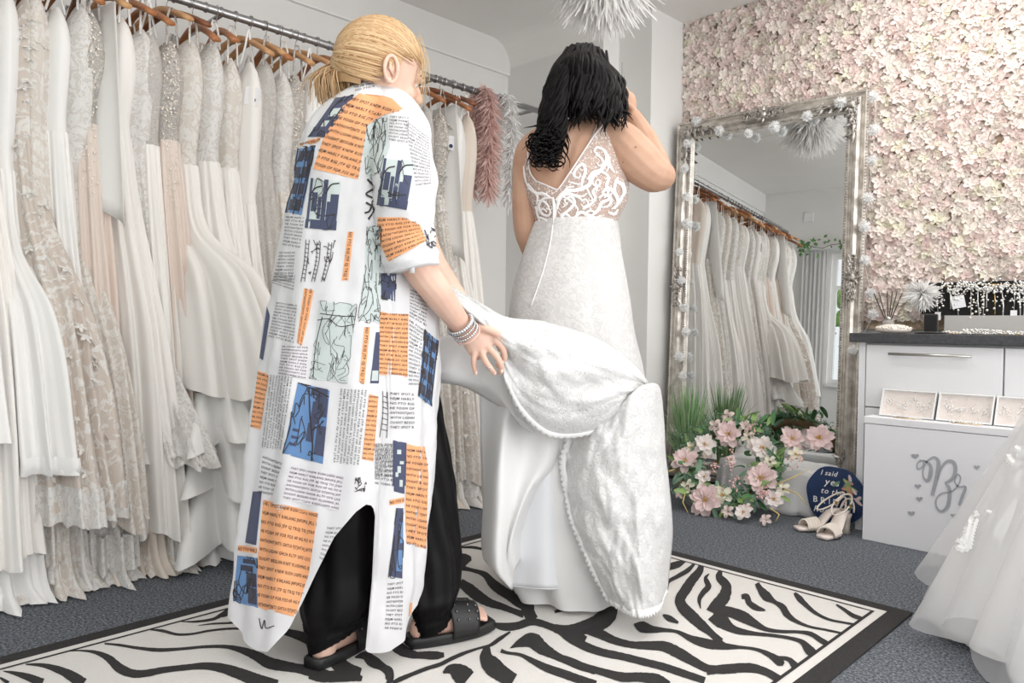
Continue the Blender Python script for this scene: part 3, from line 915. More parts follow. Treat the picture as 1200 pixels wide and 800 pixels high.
# reed diffuser
c = pY(1041, 375, 3.62); c.z = WZ
t = thing('reed_diffuser', c, 'reed diffuser with dark sticks at the mirror end of worktop', 'diffuser')
MB().lathe([(.022, 0), (.026, .004), (.026, .05), (.018, .058), (.013, .06), (.013, .072), (.011, .072), (.010, .055)], c, 20).build('bottle', mat('smoky glass', (196, 190, 184), .1, alpha=.6), t)
MB().lathe([(.0145, .056), (.0145, .074), (.012, .074)], c, 20).build('collar', m_steel, t)
for k in range(6):
    a = -.34 + .13 * k; MB().tube([c + Vector((0, 0, .03)), c + Vector((sin(a) * .17, rd.uniform(-.03, .03), .03 + cos(a) * .16))], .0021, 6).build('reed', mat('dark reed', (52, 42, 38), .8), t)
# pearl clutch pile
c = pY(1047, 381, 3.50); c.z = WZ
t = thing('beaded_headpiece', c, 'white beaded headpiece lying on the worktop below the reed diffuser', 'headpiece')
MB().ball(c + Vector((0, 0, .016)), (.075, .04, .018), 14, 8).build('pad', m_blush, t)
bm_ = MB()
for i in range(260):
    a = rd.uniform(0, 6.28); q = sqrt(rd.random()); z = .018 * sqrt(max(0, 1 - q * q)) + .018
    bm_.ball(c + Vector((.075 * q * cos(a), .04 * q * sin(a), z)), rd.uniform(.0025, .0048), 6, 4)
o = bm_.build('pearls', m_pearl, t); o['kind'] = 'stuff'
# black velvet jewellery stand
m_velvet = mat('black velvet', (18, 17, 18), .95, sheen=.4)
bp = MB()
VY = 3.80
xl = pY(1075, 350, VY).x
ring = []
z0, z1 = .945, 1.095
for k in range(9):
    a = pi + pi / 2 * k / 8; ring.append((xl + .05 + .05 * cos(a), z0 + .05 + .05 * sin(a)))
ring += [(.2, z0), (.2, z1), (xl, z1)]
n = len(ring)
bp.add([(x, VY, z) for x, z in ring] + [(x, VY + .025, z) for x, z in ring], [tuple(range(n))[::-1], tuple(range(n, 2 * n))] + [(i, (i + 1) % n, n + (i + 1) % n, n + i) for i in range(n)])
bs = thing('velvet_display_board', (xl + .3, VY, WZ), 'long black velvet board hung with bridal hair jewellery on worktop', 'display board')
bp.build('board', m_velvet, bs, smooth=False)
MB().box((xl + .12, VY - .02, WZ), (.2, VY + .03, z0)).build('plinth', mat('grey plinth', (186, 184, 182), .7), bs, smooth=False)
c = pY(1091, 385, 3.52); c.z = WZ
t = thing('necklace_bust', c, 'small black velvet stand with a flat round foot on worktop', 'jewellery stand')
MB().lathe([(.001, 0), (.062, 0), (.064, .005), (.06, .008), (.02, .009)], c, 24).build('foot', m_velvet, t)
MB().box((c.x - .028, c.y - .008, WZ + .008), (c.x + .026, c.y + .01, WZ + .085)).build('upright', m_velvet, t, smooth=False, bevel=.006)
# hanging hair jewels
JW = [(1098, 342, 366, 'vine', 1), (1113, 336, 362, 'pin', 0), (1120, 338, 356, 'vine', 0), (1123, 342, 370, 'tag', 2), (1138, 340, 378, 'drop', 0), (1146, 338, 370, 'pin', 0), (1152, 338, 374, 'drop', 0), (1157, 336, 360, 'pin', 0), (1165, 336, 368, 'gold', 0), (1174, 338, 377, 'pin', 0), (1188, 336, 364, 'vine', 1), (1194, 336, 376, 'pin', 0), (1200, 336, 372, 'vine', 0)]
JL = ['beaded drop with a white price tag, first on the velvet board', 'slim pearl hair pin beside the tagged beaded drop', 'crystal spray hanging beside the square white card', 'square white price card hanging on the velvet board', 'long pearl drop necklace right after the square card', 'silver hair pin crossing the pearl necklace', 'pearl and crystal drop hanging low in middle of velvet board', 'short silver hair pin just before the gold pin', 'single gold hair pin on the velvet board', 'long plain silver pin after the gold pin', 'crystal strand with small white tag towards board end', 'straight silver pin beside the second tagged strand', 'last crystal strand at the frame edge of velvet board']
for k, (x, ya, yb, ty, tg) in enumerate(JW):
    a, b_ = pY(x, ya, VY - .012), pY(x + rd.uniform(-2, 2), yb, VY - .012)
    t = thing('hair_jewel', b_, JL[k], 'jewellery', 'hair jewels on the velvet board')
    MB().tube([a, (a + b_) / 2 + Vector((rd.uniform(-.006, .006), -.004, 0)), b_], .0022 if ty in ('pin', 'gold') else .0011, 6).build('stem', m_gold if ty == 'gold' else m_sparkle, t)
    mb = MB()
    for i in range({'vine': 26, 'drop': 18}.get(ty, 10)):
        u = rd.random() ** 1.6 if ty != 'drop' else i / 18
        q = a.lerp(b_, u * (.75 if ty != 'drop' else 1)); mb.ball(q + Vector((rd.gauss(0, .011), rd.uniform(-.008, 0), rd.gauss(0, .004))), rd.uniform(.0024, .0055), 6, 4)
    o = mb.build('crystals', m_pearl if ty == 'drop' else m_sparkle, t); o['kind'] = 'stuff'
    if tg == 1: MB().box((b_.x - .012, b_.y - .003, b_.z - .035), (b_.x + .012, b_.y - .001, b_.z + .002)).build('price_tag', m_card, t, smooth=False)
    if tg == 2: MB().box((-.027, -.004, -.027), (.027, -.002, .027), Matrix.Translation(a.lerp(b_, .42)) @ Matrix.Rotation(-.2, 4, 'Y')).build('price_card', m_card, t, smooth=False)
# row of crystal combs along the top of the board
t = thing('crystal_headband', pY(1140, 338, VY - .01), 'sparkling crystal headband along the top of the velvet board', 'headband')
mb = MB()
for i in range(240):
    x = rd.uniform(1103, 1200); mb.ball(pY(x, 337 + rd.gauss(0, 3.2) - 2, VY - .012 - rd.uniform(0, .012)), rd.uniform(.0025, .006), 6, 4)
o = mb.build('crystals', m_sparkle, t); o['kind'] = 'stuff'
MB().tube([pY(1103, 336, VY - .01), pY(1150, 333, VY - .01), pY(1205, 334, VY - .01)], .002, 6).build('band', m_gold, t)
# fluffy white flower clip
c = pY(1080, 344, 3.74)
t = thing('feather_flower_clip', c, 'white feather flower clip at the corner of the velvet board', 'hair clip')
mb = MB()
for i in range(300):
    d = Vector((rd.gauss(0, 1), rd.gauss(-.4, .4), rd.gauss(0, 1))).normalized(); feather(mb, c + d * .01, d, rd.uniform(.04, .075), .008, .1, rd)
o = mb.build('feathers', m_feather, t); o['kind'] = 'stuff'
MB().tube([c + Vector((.0, -.01, -.03)), c + Vector((-.008, -.01, -.11))], .003, 6).build('clip_pin', m_sparkle, t)
# trinkets lying on the worktop
for k, (x, n_, label) in enumerate(((1117, 40, 'slim pearl bracelet lying on the worktop before the velvet board'), (1150, 150, 'heap of crystal trim lying on worktop under the pearl necklace'), (1188, 110, 'strip of crystal trim on worktop near the frame edge'))):
    c = pY(x, 388, 3.56); c.z = WZ
    mb = MB(); wdt = (.045, .07, .07)[k]
    t = thing('crystal_trim', c, label, 'jewellery')
    for i in range(n_): mb.ball(c + Vector((rd.uniform(-wdt, wdt), rd.uniform(-.02, .02), .004 + rd.random() ** 2 * (.008, .018, .012)[k])), rd.uniform(.002, .005), 6, 4)
    o = mb.build('crystals', m_sparkle if k else m_pearl, t); o['kind'] = 'stuff'
    MB().tube([c + Vector((-wdt, 0, .003)), c + Vector((wdt, .0, .003))], .002, 6).build('band', m_gold, t)

# ================================================================== flowers and props on the floor by the mirror
# ornamental grass in a small pot
m_blade = mat('grass blade', (98, 148, 92), .6, rgb2=(148, 182, 128), vscale=18)
m_blade2 = mat('pale grass blade', (150, 178, 134), .6, rgb2=(186, 200, 160), vscale=18)
rd = random.Random(21)
gp = Vector((-2.17, 3.56, 0))
t = thing('grass_plant', gp, 'pot of tall artificial green grass standing between pillar and mirror', 'plant')
MB().lathe([(.05, 0), (.062, .005), (.07, .10), (.072, .105), (.065, .105), (.06, .09), (.001, .09)], gp, 24).build('pot', mat('kraft pot', (176, 140, 108), .85, var=.1), t)
m1, m2 = MB(), MB()
for i in range(230):
    a = rd.uniform(0, 6.28); r0 = .045 * sqrt(rd.random()); d = Vector((cos(a), sin(a), 0)); side = Vector((-sin(a), cos(a), 0))
    h = rd.uniform(.28, .50); out = rd.uniform(.02, .10) + (.12 if rd.random() < .12 else 0); w = rd.uniform(.004, .008)
    side.rotate(Matrix.Rotation(rd.uniform(-1, 1), 3, 'Z')); rows = []
    for k in range(6):
        u = k / 5; p = gp + d * (r0 + out * u ** 1.8) + Vector((0, 0, .085 + h * u - (.1 * u ** 3 if out > .12 else 0)))
        ww = w * (1 - u ** 2.2 * .95); rows.append([p - side * ww, p + d * ww * .3, p + side * ww])
    (m1 if rd.random() < .6 else m2).grid(rows)
for mb_, mm in ((m1, m_blade), (m2, m_blade2)):
    o = mb_.build('blades', mm, t); o['kind'] = 'stuff'

# draped white pouf behind the wreath
m_drape = cloth('soft white drape', (243, 243, 244), transl=.1)
pc = Vector((-1.66, 3.56, 0)); rows = []
for i in range(12):
    v = i / 11; z = .215 * (1 - max(0, v - .35) / .65) if v > .35 else .215 + .004 * (1 - v)
    row = []
    for j in range(72):
        a = 2 * pi * j / 72; e = .35
        ca, sa = cos(a), sin(a); s = min(1, v / .35)
        sx = math.copysign(abs(ca) ** e, ca) * .27; sy = math.copysign(abs(sa) ** e, sa) * .135
        f = 1 + (.075 * sin(a * 17 + 1.3) + .05 * sin(a * 29)) * max(0, v - .35) / .65 + .06 * max(0, v - .35)
        row.append(pc + Vector((sx * s * f, sy * s * f, max(0.003, z + .006 * sin(a * 9) * s))))
    rows.append(row)
o = MB().grid(rows, cu=True).build('draped_pouf', m_drape, None, solid=.003)
tag(o, 'low white draped stool behind the flower wreath', 'stool')

# wreath leaning on it
wc = Vector((-1.80, 3.33, .215)); wn = Vector((.10, -.78, .66)).normalized()
wu = Vector((1, 0, 0)) - wn * wn.x; wu.normalize(); wv = wn.cross(wu); wv = wv if wv.z > 0 else -wv
WR = .205
wr = thing('flower_wreath', Vector((wc.x, wc.y, 0)), 'wreath of pink peonies and greenery leaning on the white stool below mirror', 'wreath')


def wpt(x, y, off=.05):
    v = ray(x, y); p0 = wc + wn * off
    return CP + v * ((p0 - CP).dot(wn) / v.dot(wn))


ringp = [wc + (wu * cos(2 * pi * k / 48) + wv * sin(2 * pi * k / 48)) * WR for k in range(49)]
MB().tube(ringp, .022, 8, cap=False).build('ring', mat('twig ring', (110, 88, 62), .9, bump=.6, bscale=60), wr)
m_leafd = mat('deep green leaf', (64, 112, 72), .55, rgb2=(86, 128, 76), vscale=25)
m_leafl = mat('fresh green leaf', (122, 158, 88), .6, rgb2=(160, 186, 120), vscale=25)
m_leafb = mat('blue green sprig', (96, 134, 112), .7, rgb2=(134, 164, 136), vscale=25)
LV = []
for k, mm in enumerate((m_leafd, m_leafl, m_leafb)):
    v, f = petal(Matrix.Identity(4), .06, .026, .25, .45, nx=2, ny=5)
    LV.append(MB().add(v, f).build('leaf', mm, wr, local=True))
rd = random.Random(3)


def frame_from(nrm, twist):
    q = nrm.to_track_quat('Z', 'Y').to_matrix()
    return q @ Matrix.Rotation(twist, 3, 'Z')


for i in range(296):
    a = rd.uniform(0, 2 * pi); rr = WR + rd.gauss(.004, .034)
    p = wc + (wu * cos(a) + wv * sin(a)) * rr + wn * rd.uniform(.0, .045)
    n = (wn + Vector((rd.gauss(0, .5), rd.gauss(0, .5), rd.gauss(0, .5)))).normalized()
    src = LV[rd.choices((0, 1, 2), (3, 2, 2))[0]]
    o = src if i < 3 and src.location.length == 0 else src.copy()
    if o is not src: COL.objects.link(o)
    o.location = p - ORG[wr.name]; o.rotation_euler = frame_from(n, rd.uniform(0, 6.28)).to_euler(); s = rd.uniform(.7, 1.5); o.scale = (s, s, s)
sp = MB()
for i in range(330):
    a = rd.uniform(0, 2 * pi); p = wc + (wu * cos(a) + wv * sin(a)) * (WR + rd.gauss(0, .025)) + wn * .02
    d = (wn * .6 + (wu * cos(a) + wv * sin(a)) * rd.uniform(-.5, 1) + Vector((rd.gauss(0, .4), rd.gauss(0, .4), rd.gauss(0, .4)))).normalized()
    l = rd.uniform(.04, .09)
    sp.tube([p, p + d * l], .001, 4)
    for k in range(8):
        u = k / 8; q = p + d * l * u; e = d.orthogonal().normalized(); e.rotate(Matrix.Rotation(k * 2.4, 3, d)); ll = .012
        sp.add([q, q + e * ll * .5 + d * .006, q + e * ll + d * .004, q + e * ll * .5 - d * .002], [(0, 1, 2, 3)])
o = sp.build('sprigs', m_leafb, wr); o['kind'] = 'stuff'
FP = dict(pink=cloth('wreath pink petal', (246, 224, 223), transl=.3), white=cloth('wreath white petal', (250, 242, 239), transl=.3), cream=cloth('wreath cream petal', (250, 245, 226), transl=.3), bud=cloth('wreath bud petal', (243, 224, 218), transl=.3))
m_ctr = mat('flower centre gold', (206, 164, 92), .8, bump=.6, bscale=300); m_ctrd = mat('flower centre dark', (92, 70, 68), .8)


def wflower(kind, x, y, r, off=.06):
    p = wpt(780 + x * .175, 480 + y * .175, off); R_ = r * .175 * (p - CP).dot(CD) / FPX * 1.1
    n = (wn * .8 + (CP - p).normalized() * .5 + Vector((rd.gauss(0, .18), rd.gauss(0, .18), rd.gauss(0, .18)))).normalized()
    M = Matrix.Translation(p) @ frame_from(n, rd.uniform(0, 6)).to_4x4(); mb = MB()
    if kind == 'bud':
        for k in range(5):
            v, f = petal(M @ Matrix.Rotation(k * 1.257, 4, 'Z') @ Matrix.Translation((0, .15 * R_, -.4 * R_)), R_ * 1.5, R_ * 1.5, 1.3, 1.2, nx=4, ny=5); mb.add(v, f)
    else:
        n_ = 6 if kind == 'pink' else 5
        for lay in range(2 if kind != 'cream' else 1):
            for k in range(n_):
                v, f = petal(M @ Matrix.Rotation((k + .5 * lay) * 2 * pi / n_ + rd.uniform(-.15, .15), 4, 'Z') @ Matrix.Translation((0, .05 * R_, .04 * R_ * lay)), R_ * (1.0 - .28 * lay) * rd.uniform(.9, 1.1), R_ * .95, .22 + .35 * lay + rd.uniform(-.1, .15), .25 + rd.uniform(-.2, .2), nx=4, ny=5, notch=.1); mb.add(v, f)
    o = mb.build('flower', FP[kind], wr)
    if kind != 'bud':
        cm = MB()
        for k in range(16):
            a = rd.uniform(0, 6.28); q = R_ * .2 * sqrt(rd.random()); cm.ball(M @ Vector((q * cos(a), q * sin(a), R_ * rd.uniform(.1, .22))), R_ * .06, 5, 4)
        cm.build('flower_centre', m_ctrd if kind == 'cream' and rd.random() < .4 else m_ctr, o)


for a in ((('pink', 265, 605, 100)), ('pink', 130, 340, 80), ('white', 260, 235, 68), ('pink', 425, 165, 82), ('white', 650, 258, 82), ('pink', 640, 460, 100), ('pink', 850, 195, 72), ('cream', 380, 572, 60), ('white', 255, 450, 48), ('cream', 150, 515, 45), ('white', 725, 600, 62), ('white', 520, 690, 58), ('bud', 415, 680, 26), ('bud', 545, 660, 22), ('bud', 670, 735, 24), ('bud', 95, 562, 20), ('cream', 700, 350, 40), ('cream', 560, 185, 45), ('bud', 535, 110, 26), ('cream', 870, 300, 48), ('cream', 790, 530, 42), ('bud', 335, 110, 28), ('bud', 415, 45, 28), ('cream', 170, 255, 42), ('white', 590, 240, 40), ('pink', 640, 560, 30), ('white', 440, 335, 34), ('pink', 1030, 190, 85)):
    wflower(*a)
bl = MB()
for (x, y, n_) in ((660, 560, 30), (440, 330, 22), (570, 130, 26), (450, 470, 22), (860, 340, 18), (320, 400, 16)):
    for k in range(n_): bl.ball(wpt(780 + (x + rd.gauss(0, 28)) * .175, 480 + (y + rd.gauss(0, 26)) * .175, .075), rd.uniform(.003, .006), 6, 4)
o = bl.build('berries', mat('pink berry', (226, 182, 180), .6), wr); o['kind'] = 'stuff'
m_raf = mat('raffia', (214, 190, 126), .8)
for pts in ([(60, 400), (20, 410), (-40, 470)], [(130, 560), (115, 620), (150, 690)], [(740, 500), (860, 450), (960, 400)], [(800, 530), (880, 560), (950, 640)], [(700, 660), (760, 700), (740, 745)]):
    MB().tube([wpt(780 + x * .175, 480 + y * .175, .07) for x, y in pts], [.0035, .003, .001], 6).build('raffia_strand', m_raf, wr)

# round navy sign
m_navy = mat('navy paint', (26, 46, 82), .45, rgb2=(38, 62, 104), vscale=8)
sy = 3.375; sc_ = pY(979, 569, sy); SR = .131
sg = thing('round_sign', Vector((sc_.x, sy, 0)), 'round navy hand lettered sign leaning beside the white cabinet', 'sign')
ring = []
for k in range(48):
    a = 2 * pi * k / 48; r = SR * (1 + .02 * sin(3 * a + 1) + .018 * sin(7 * a))
    ring.append((sc_.x + r * cos(a), sc_.z + r * sin(a)))
lowz = min(z for x, z in ring)
bp = MB(); n = 48
ring = [(x, z - lowz + .001) for x, z in ring]; scz = sc_.z - lowz + .001
bp.add([(x, sy, z) for x, z in ring] + [(x, sy + .010, z) for x, z in ring], [tuple(range(n)), tuple(range(2 * n - 1, n - 1, -1))] + [(i, n + i, n + (i + 1) % n, (i + 1) % n) for i in range(n)])
bp.build('board', m_navy, sg, smooth=False)
m_white = mat('white lettering', (240, 240, 240), .6)
GL = {}


def glyph(ch):
    if ch in GL: return GL[ch]
    cu = bpy.data.curves.new('g', 'FONT'); cu.body = ch; cu.size = 1.0; cu.resolution_u = 2; cu.offset = .012; cu.fill_mode = 'FRONT'
    ob = bpy.data.objects.new('g', cu); COL.objects.link(ob)
    dg = bpy.context.evaluated_depsgraph_get()
    me = ob.evaluated_get(dg).to_mesh()
    vs = [(v.co.x, v.co.y) for v in me.vertices]; fs = [tuple(p.vertices) for p in me.polygons]
    ob.evaluated_get(dg).to_mesh_clear()
    bpy.data.objects.remove(ob); bpy.data.curves.remove(cu)
    w = max([v[0] for v in vs], default=.3) + .09
    GL[ch] = (vs, fs, w if ch != ' ' else .32)
    return GL[ch]


def text2d(s, slant=0.0, space=0.0):
    """list of (x, y) and faces, cap height about 0.7"""
    V, F_, x = [], [], 0.0
    for ch in s:
        vs, fs, w = glyph(ch); b = len(V)
        V += [(x + a + slant * c, c) for a, c in vs]; F_ += [tuple(i + b for i in f) for f in fs]
        x += w + space
    return V, F_, x


def sign_text(s, cx, cz, h, slant=0, space=0.0):
    V, F_, w = text2d(s, slant, space); k = h / .7
    MB().add([(sc_.x + cx + (x - w / 2) * k, sy - .0012, scz + cz + y * k) for x, y in V], F_).build('lettering', m_white, sg, smooth=False)


sign_text('I said', -.03, .088, .022, .3); sign_text('yes', -.015, .046, .030, .3); sign_text('to the', -.015, .006, .024, .3); sign_text('BRIDAL', 0, -.040, .027, 0, .22); sign_text('Room', -.045, -.082, .026, .3)
rd = random.Random(9)
for k in range(16):
    a = radians(rd.uniform(-5, 85)); r = rd.uniform(.07, .112)
    v, f = petal(Matrix.Translation((sc_.x + r * cos(a), sy - .0016 - .0002 * k, scz + r * sin(a))) @ Matrix.Rotation(pi / 2, 4, 'X') @ Matrix.Rotation(rd.uniform(0, 6), 4, 'Z'), rd.uniform(.03, .05), .02, 0, 0)
    MB().add([(p[0], sy - .0016 - .0003 * k, p[2]) for p in v], f).build('painted_leaf', (m_leafl, m_leafb, FP['pink'], mat('terracotta paint', (196, 140, 112), .6))[k % 4], sg, smooth=False)

# pair of bridal sandals
m_sat = mat('ivory satin', (232, 220, 210), .4, var=.03)
m_insole = mat('pale insole', (238, 226, 218), .5)


def block_sandal(loc, ang, label):
    t = thing('bridal_sandal', loc, label, 'sandal', 'bridal sandals on the carpet', rotz=ang)
    L_ = .225
    def foot_z(u): return .012 + .075 * (0.5 - .5 * cos(pi * min(1, max(0, (u - .32) / .5))))
    def foot_w(u): return .037 * (sin(pi * min(1, .12 + u * .9)) ** .45) * (1.06 - .42 * u) * (1 if u < .97 else .6)
    rows = []
    for i in range(19):
        u = i / 18; y = -L_ * .5 + L_ * u; z = foot_z(u); w = max(.006, foot_w(u))
        rows.append([Vector((x_ * w, y, z + dz)) for x_, dz in ((-1, 0), (-.98, .006), (0, .005), (.98, .006), (1, 0), (.9, -.007), (-.9, -.007))])
    MB().grid(rows, cu=True, cap=True).build('sole', m_insole, t, local=True)
    hb = MB(); rr = []
    for z, w, dy in ((0, .024, 0), (.03, .021, 0), (.06, .023, 0), (.084, .029, 0)):
        rr.append([Vector((w * cos(2 * pi * k / 16), L_ * .5 - .034 + w * sin(2 * pi * k / 16) * .95, z)) for k in range(16)])
    hb.grid(rr, cu=True, cap=True).build('heel', m_sat, t, local=True)
    rr = []
    for i in range(7):
        y = -L_ * .5 + .032 + .055 * i / 6; rr.append([Vector((.040 * cos(pi * k / 12), y + .006 * sin(pi * k / 12), .012 + (.034 + .008 * i / 6) * sin(pi * k / 12))) for k in range(13)])
    st = MB().grid(rr).build('vamp_strap', m_sat, t, local=True, solid=.003)
    pm = MB()
    for i in range(7):
        for k in range(2, 23):
            a = pi * (k + .5 * (i % 2)) / 24.5; y = -L_ * .5 + .034 + .052 * i / 6
            pm.ball((.0425 * cos(a), y + .006 * sin(a), .012 + (.0365 + .008 * i / 6) * sin(a)), .0034, 6, 4)
    o = pm.build('pearls', m_pearl, st, local=True); o['kind'] = 'stuff'
    hz = foot_z(.85)
    MB().tube([Vector((.034 * cos(a), L_ * .5 - .045 + .040 * sin(a) - .02 * (1 - sin(a)), hz + .040 + .036 * sin(a))) for a in [2 * pi * k / 28 for k in range(29)]], .0036, 6, cap=False).build('ankle_strap', m_sat, t, local=True)
    MB().tube([Vector((.030 * cos(a), L_ * .5 - .012 + .018 * sin(a) - .006, hz + .052 * abs(sin(a)) + .004)) for a in [pi * k / 12 for k in range(13)]], .0036, 6).build('heel_strap', m_sat, t, local=True)
    MB().box((.033, L_ * .5 - .07, hz + .034), (.040, L_ * .5 - .058, hz + .048)).build('buckle', m_gold, t, local=True, smooth=False)
    return t


def place_sandal(toe, heel, label):
    a = pz(*toe); b_ = Vector((heel[0], heel[1], 0)); d = (a - b_).normalized(); c = a - d * .1125
    # local -y is the toe
    block_sandal(Vector((c.x, c.y, 0)), math.atan2(d.x, -d.y), label)


place_sandal((963, 633), (-1.235, 3.33), 'ivory pearl sandal in front of its pair, nearer the gift box')
place_sandal((933, 622), (-1.275, 3.34), 'ivory pearl sandal set behind its pair, nearer the wreath')

# ================================================================== rail, hangers, hanging gowns
XRL, ZRL = -3.0, 2.125
m_rail = mat('brushed rail steel', (178, 178, 180), .32, .9)
RY = (0.22, 3.40)
rl = thing('clothes_rail', (XRL, RY[1], ZRL), 'long steel rail with fixing collars carrying the wedding gowns', 'clothes rail')
MB().tube([(XRL, RY[0], ZRL), (XRL, RY[1] + .06, ZRL)], .0165, 16).build('rail_tube', m_rail, rl)
cm = MB()
for yy in (RY[0] + .01, 1.35, 2.45, 3.2):
    o = MB().tube([(XRL, yy, ZRL), (XRL - .25, yy, ZRL + .0), (XW + .004, yy, ZRL + .0)], .010, 10)
    o.lathe([(.001, 0), (.035, .001), (.035, .008), (.012, .012)], (XW, yy, ZRL), 16, Matrix.Rotation(pi / 2, 3, 'Y'))
    o.build('wall_bracket', m_rail, rl)
for k in range(34):
    yy = .9 + k * .062
    MB().tube([(XRL, yy, ZRL), (XRL, yy + .007, ZRL)], .0205, 12).build('spacer_ring', m_rail, rl)

m_wood = mat('honey wood', (190, 128, 84), .45, rgb2=(158, 100, 62), vscale=9, stretch=(3, 30, 30))
m_wood2 = mat('pale beech', (214, 168, 122), .45, rgb2=(196, 146, 100), vscale=9, stretch=(3, 30, 30))
m_wood3 = mat('dark walnut', (150, 94, 62), .45, rgb2=(120, 74, 48), vscale=9, stretch=(3, 30, 30))
m_hook = mat('chrome hook', (200, 200, 202), .2, .95)


def make_hanger(loc, tw, label):
    t = thing('wooden_hanger', loc, label, 'hanger', 'wooden hangers on the rail', rotz=tw)
    mb = MB()
    pts = [(-.215, 0, -.160), (-.15, 0, -.127), (-.08, 0, -.097), (-.03, 0, -.083), (0, 0, -.081), (.03, 0, -.083), (.08, 0, -.097), (.15, 0, -.127), (.215, 0, -.160)]
    kz = random.uniform(.86, 1.22); pts = [(a, b, c_ * kz) for a, b, c_ in pts]
    sm = spline(pts, 21); rows = []
    for i, p in enumerate(sm):
        w = .010 + .012 * abs(i - 10) / 10; h = .016 - .004 * abs(i - 10) / 10
        rows.append([Vector((p[0], p[1] + w * cos(a), p[2] + h * sin(a))) for a in [2 * pi * k / 10 for k in range(10)]])
    mb.grid(rows, cu=True, cap=True).build('shoulder_bar', random.choice((m_wood, m_wood, m_wood2, m_wood3)), t, local=True)
    hp = [(0, 0, -.04), (0, 0, -.012), (.004, 0, .0)] + [(-.0 + .0195 * sin(a), 0, .0 + .0195 * cos(a)) for a in [1.2 - k * .45 for k in range(9)]]
    hp = [(0, 0, -.081 * kz), (0, 0, -.03), (.016, 0, -.014)] + [(.0215 * cos(a), 0, .0215 * sin(a)) for a in [-.4 + k * .4 for k in range(9)]]
    MB().tube([Vector(p) for p in hp], .0018, 6).build('hook', m_hook, t, local=True)
    return t


def shell(c, rows, n=64, folds=(), tw=0.0, e=.85, nz=30, seed=0, hemwave=0.0, part=None):
    """closed cloth loft; rows (z, half width, half depth, shift x, shift y, fold strength), top first"""
    tab = sorted([(-r[0],) + tuple(r[1:]) for r in rows]); rd = random.Random(seed)
    za, zb = -tab[0][0], -tab[-1][0]; out = []
    ct, st = cos(tw), sin(tw); s1, s2 = rd.uniform(0, 50), rd.uniform(0, 50)
    for i in range(nz + 1):
        z = za + (zb - za) * i / nz
        hx, hy, xo, yo, fs = interp(tab, -z); row = []
        for j in range(n):
            a = 2 * pi * j / n; ca, sa = cos(a), sin(a)
            f = 1.0
            for (k, ph, am) in folds: f += am * fs * sin(k * a + ph + .9 * sin(z * 2.3 + ph))
            f += .05 * fs * noise.noise(Vector((ca * 2.5 + s1, sa * 2.5, z * 2.2 + s2)))
            x = math.copysign(abs(ca) ** e, ca) * hx * f + xo; y = math.copysign(abs(sa) ** e, sa) * hy * (f * 1.0 + (f - 1) * 1.2) + yo
            zz = z + (hemwave * sin(5 * a + s1) * (i / nz) ** 4 if hemwave else 0)
            row.append(Vector((c[0] + x * ct - y * st, c[1] + x * st + y * ct, zz)))
        out.append(row)
    return out


DM = dict(
    satin=cloth('white satin', (250, 249, 247), transl=.12, rough=.45, spec=.4),
    chiffon=cloth('ivory chiffon', (251, 248, 244), transl=.1, rough=.8),
    tulle=cloth('soft tulle', (251, 248, 244), transl=.1, rough=.9, bump=.25, bscale=500),
    nude=lace('nude lace', (226, 215, 205), (252, 250, 247), 17, .46, bump=.5, dist=.003),
    ivory=lace('ivory lace', (234, 226, 217), (252, 250, 246), 24, .5, bump=.5, dist=.003),
    white=lace('white lace', (232, 228, 223), (253, 252, 250), 30, .52, bump=.5, dist=.003),
    champ=cloth('champagne lining', (243, 232, 220), transl=.25),
    blush=cloth('blush crepe', (245, 231, 221), transl=.2),
    seq=lace('sequin net', (230, 223, 216), (253, 251, 248), 90, .5, bump=.9, fine=420, dist=.003),
    bead=lace('beaded net', (235, 226, 216), (253, 251, 248), 55, .5, bump=1.0, fine=300, dist=.005),
)
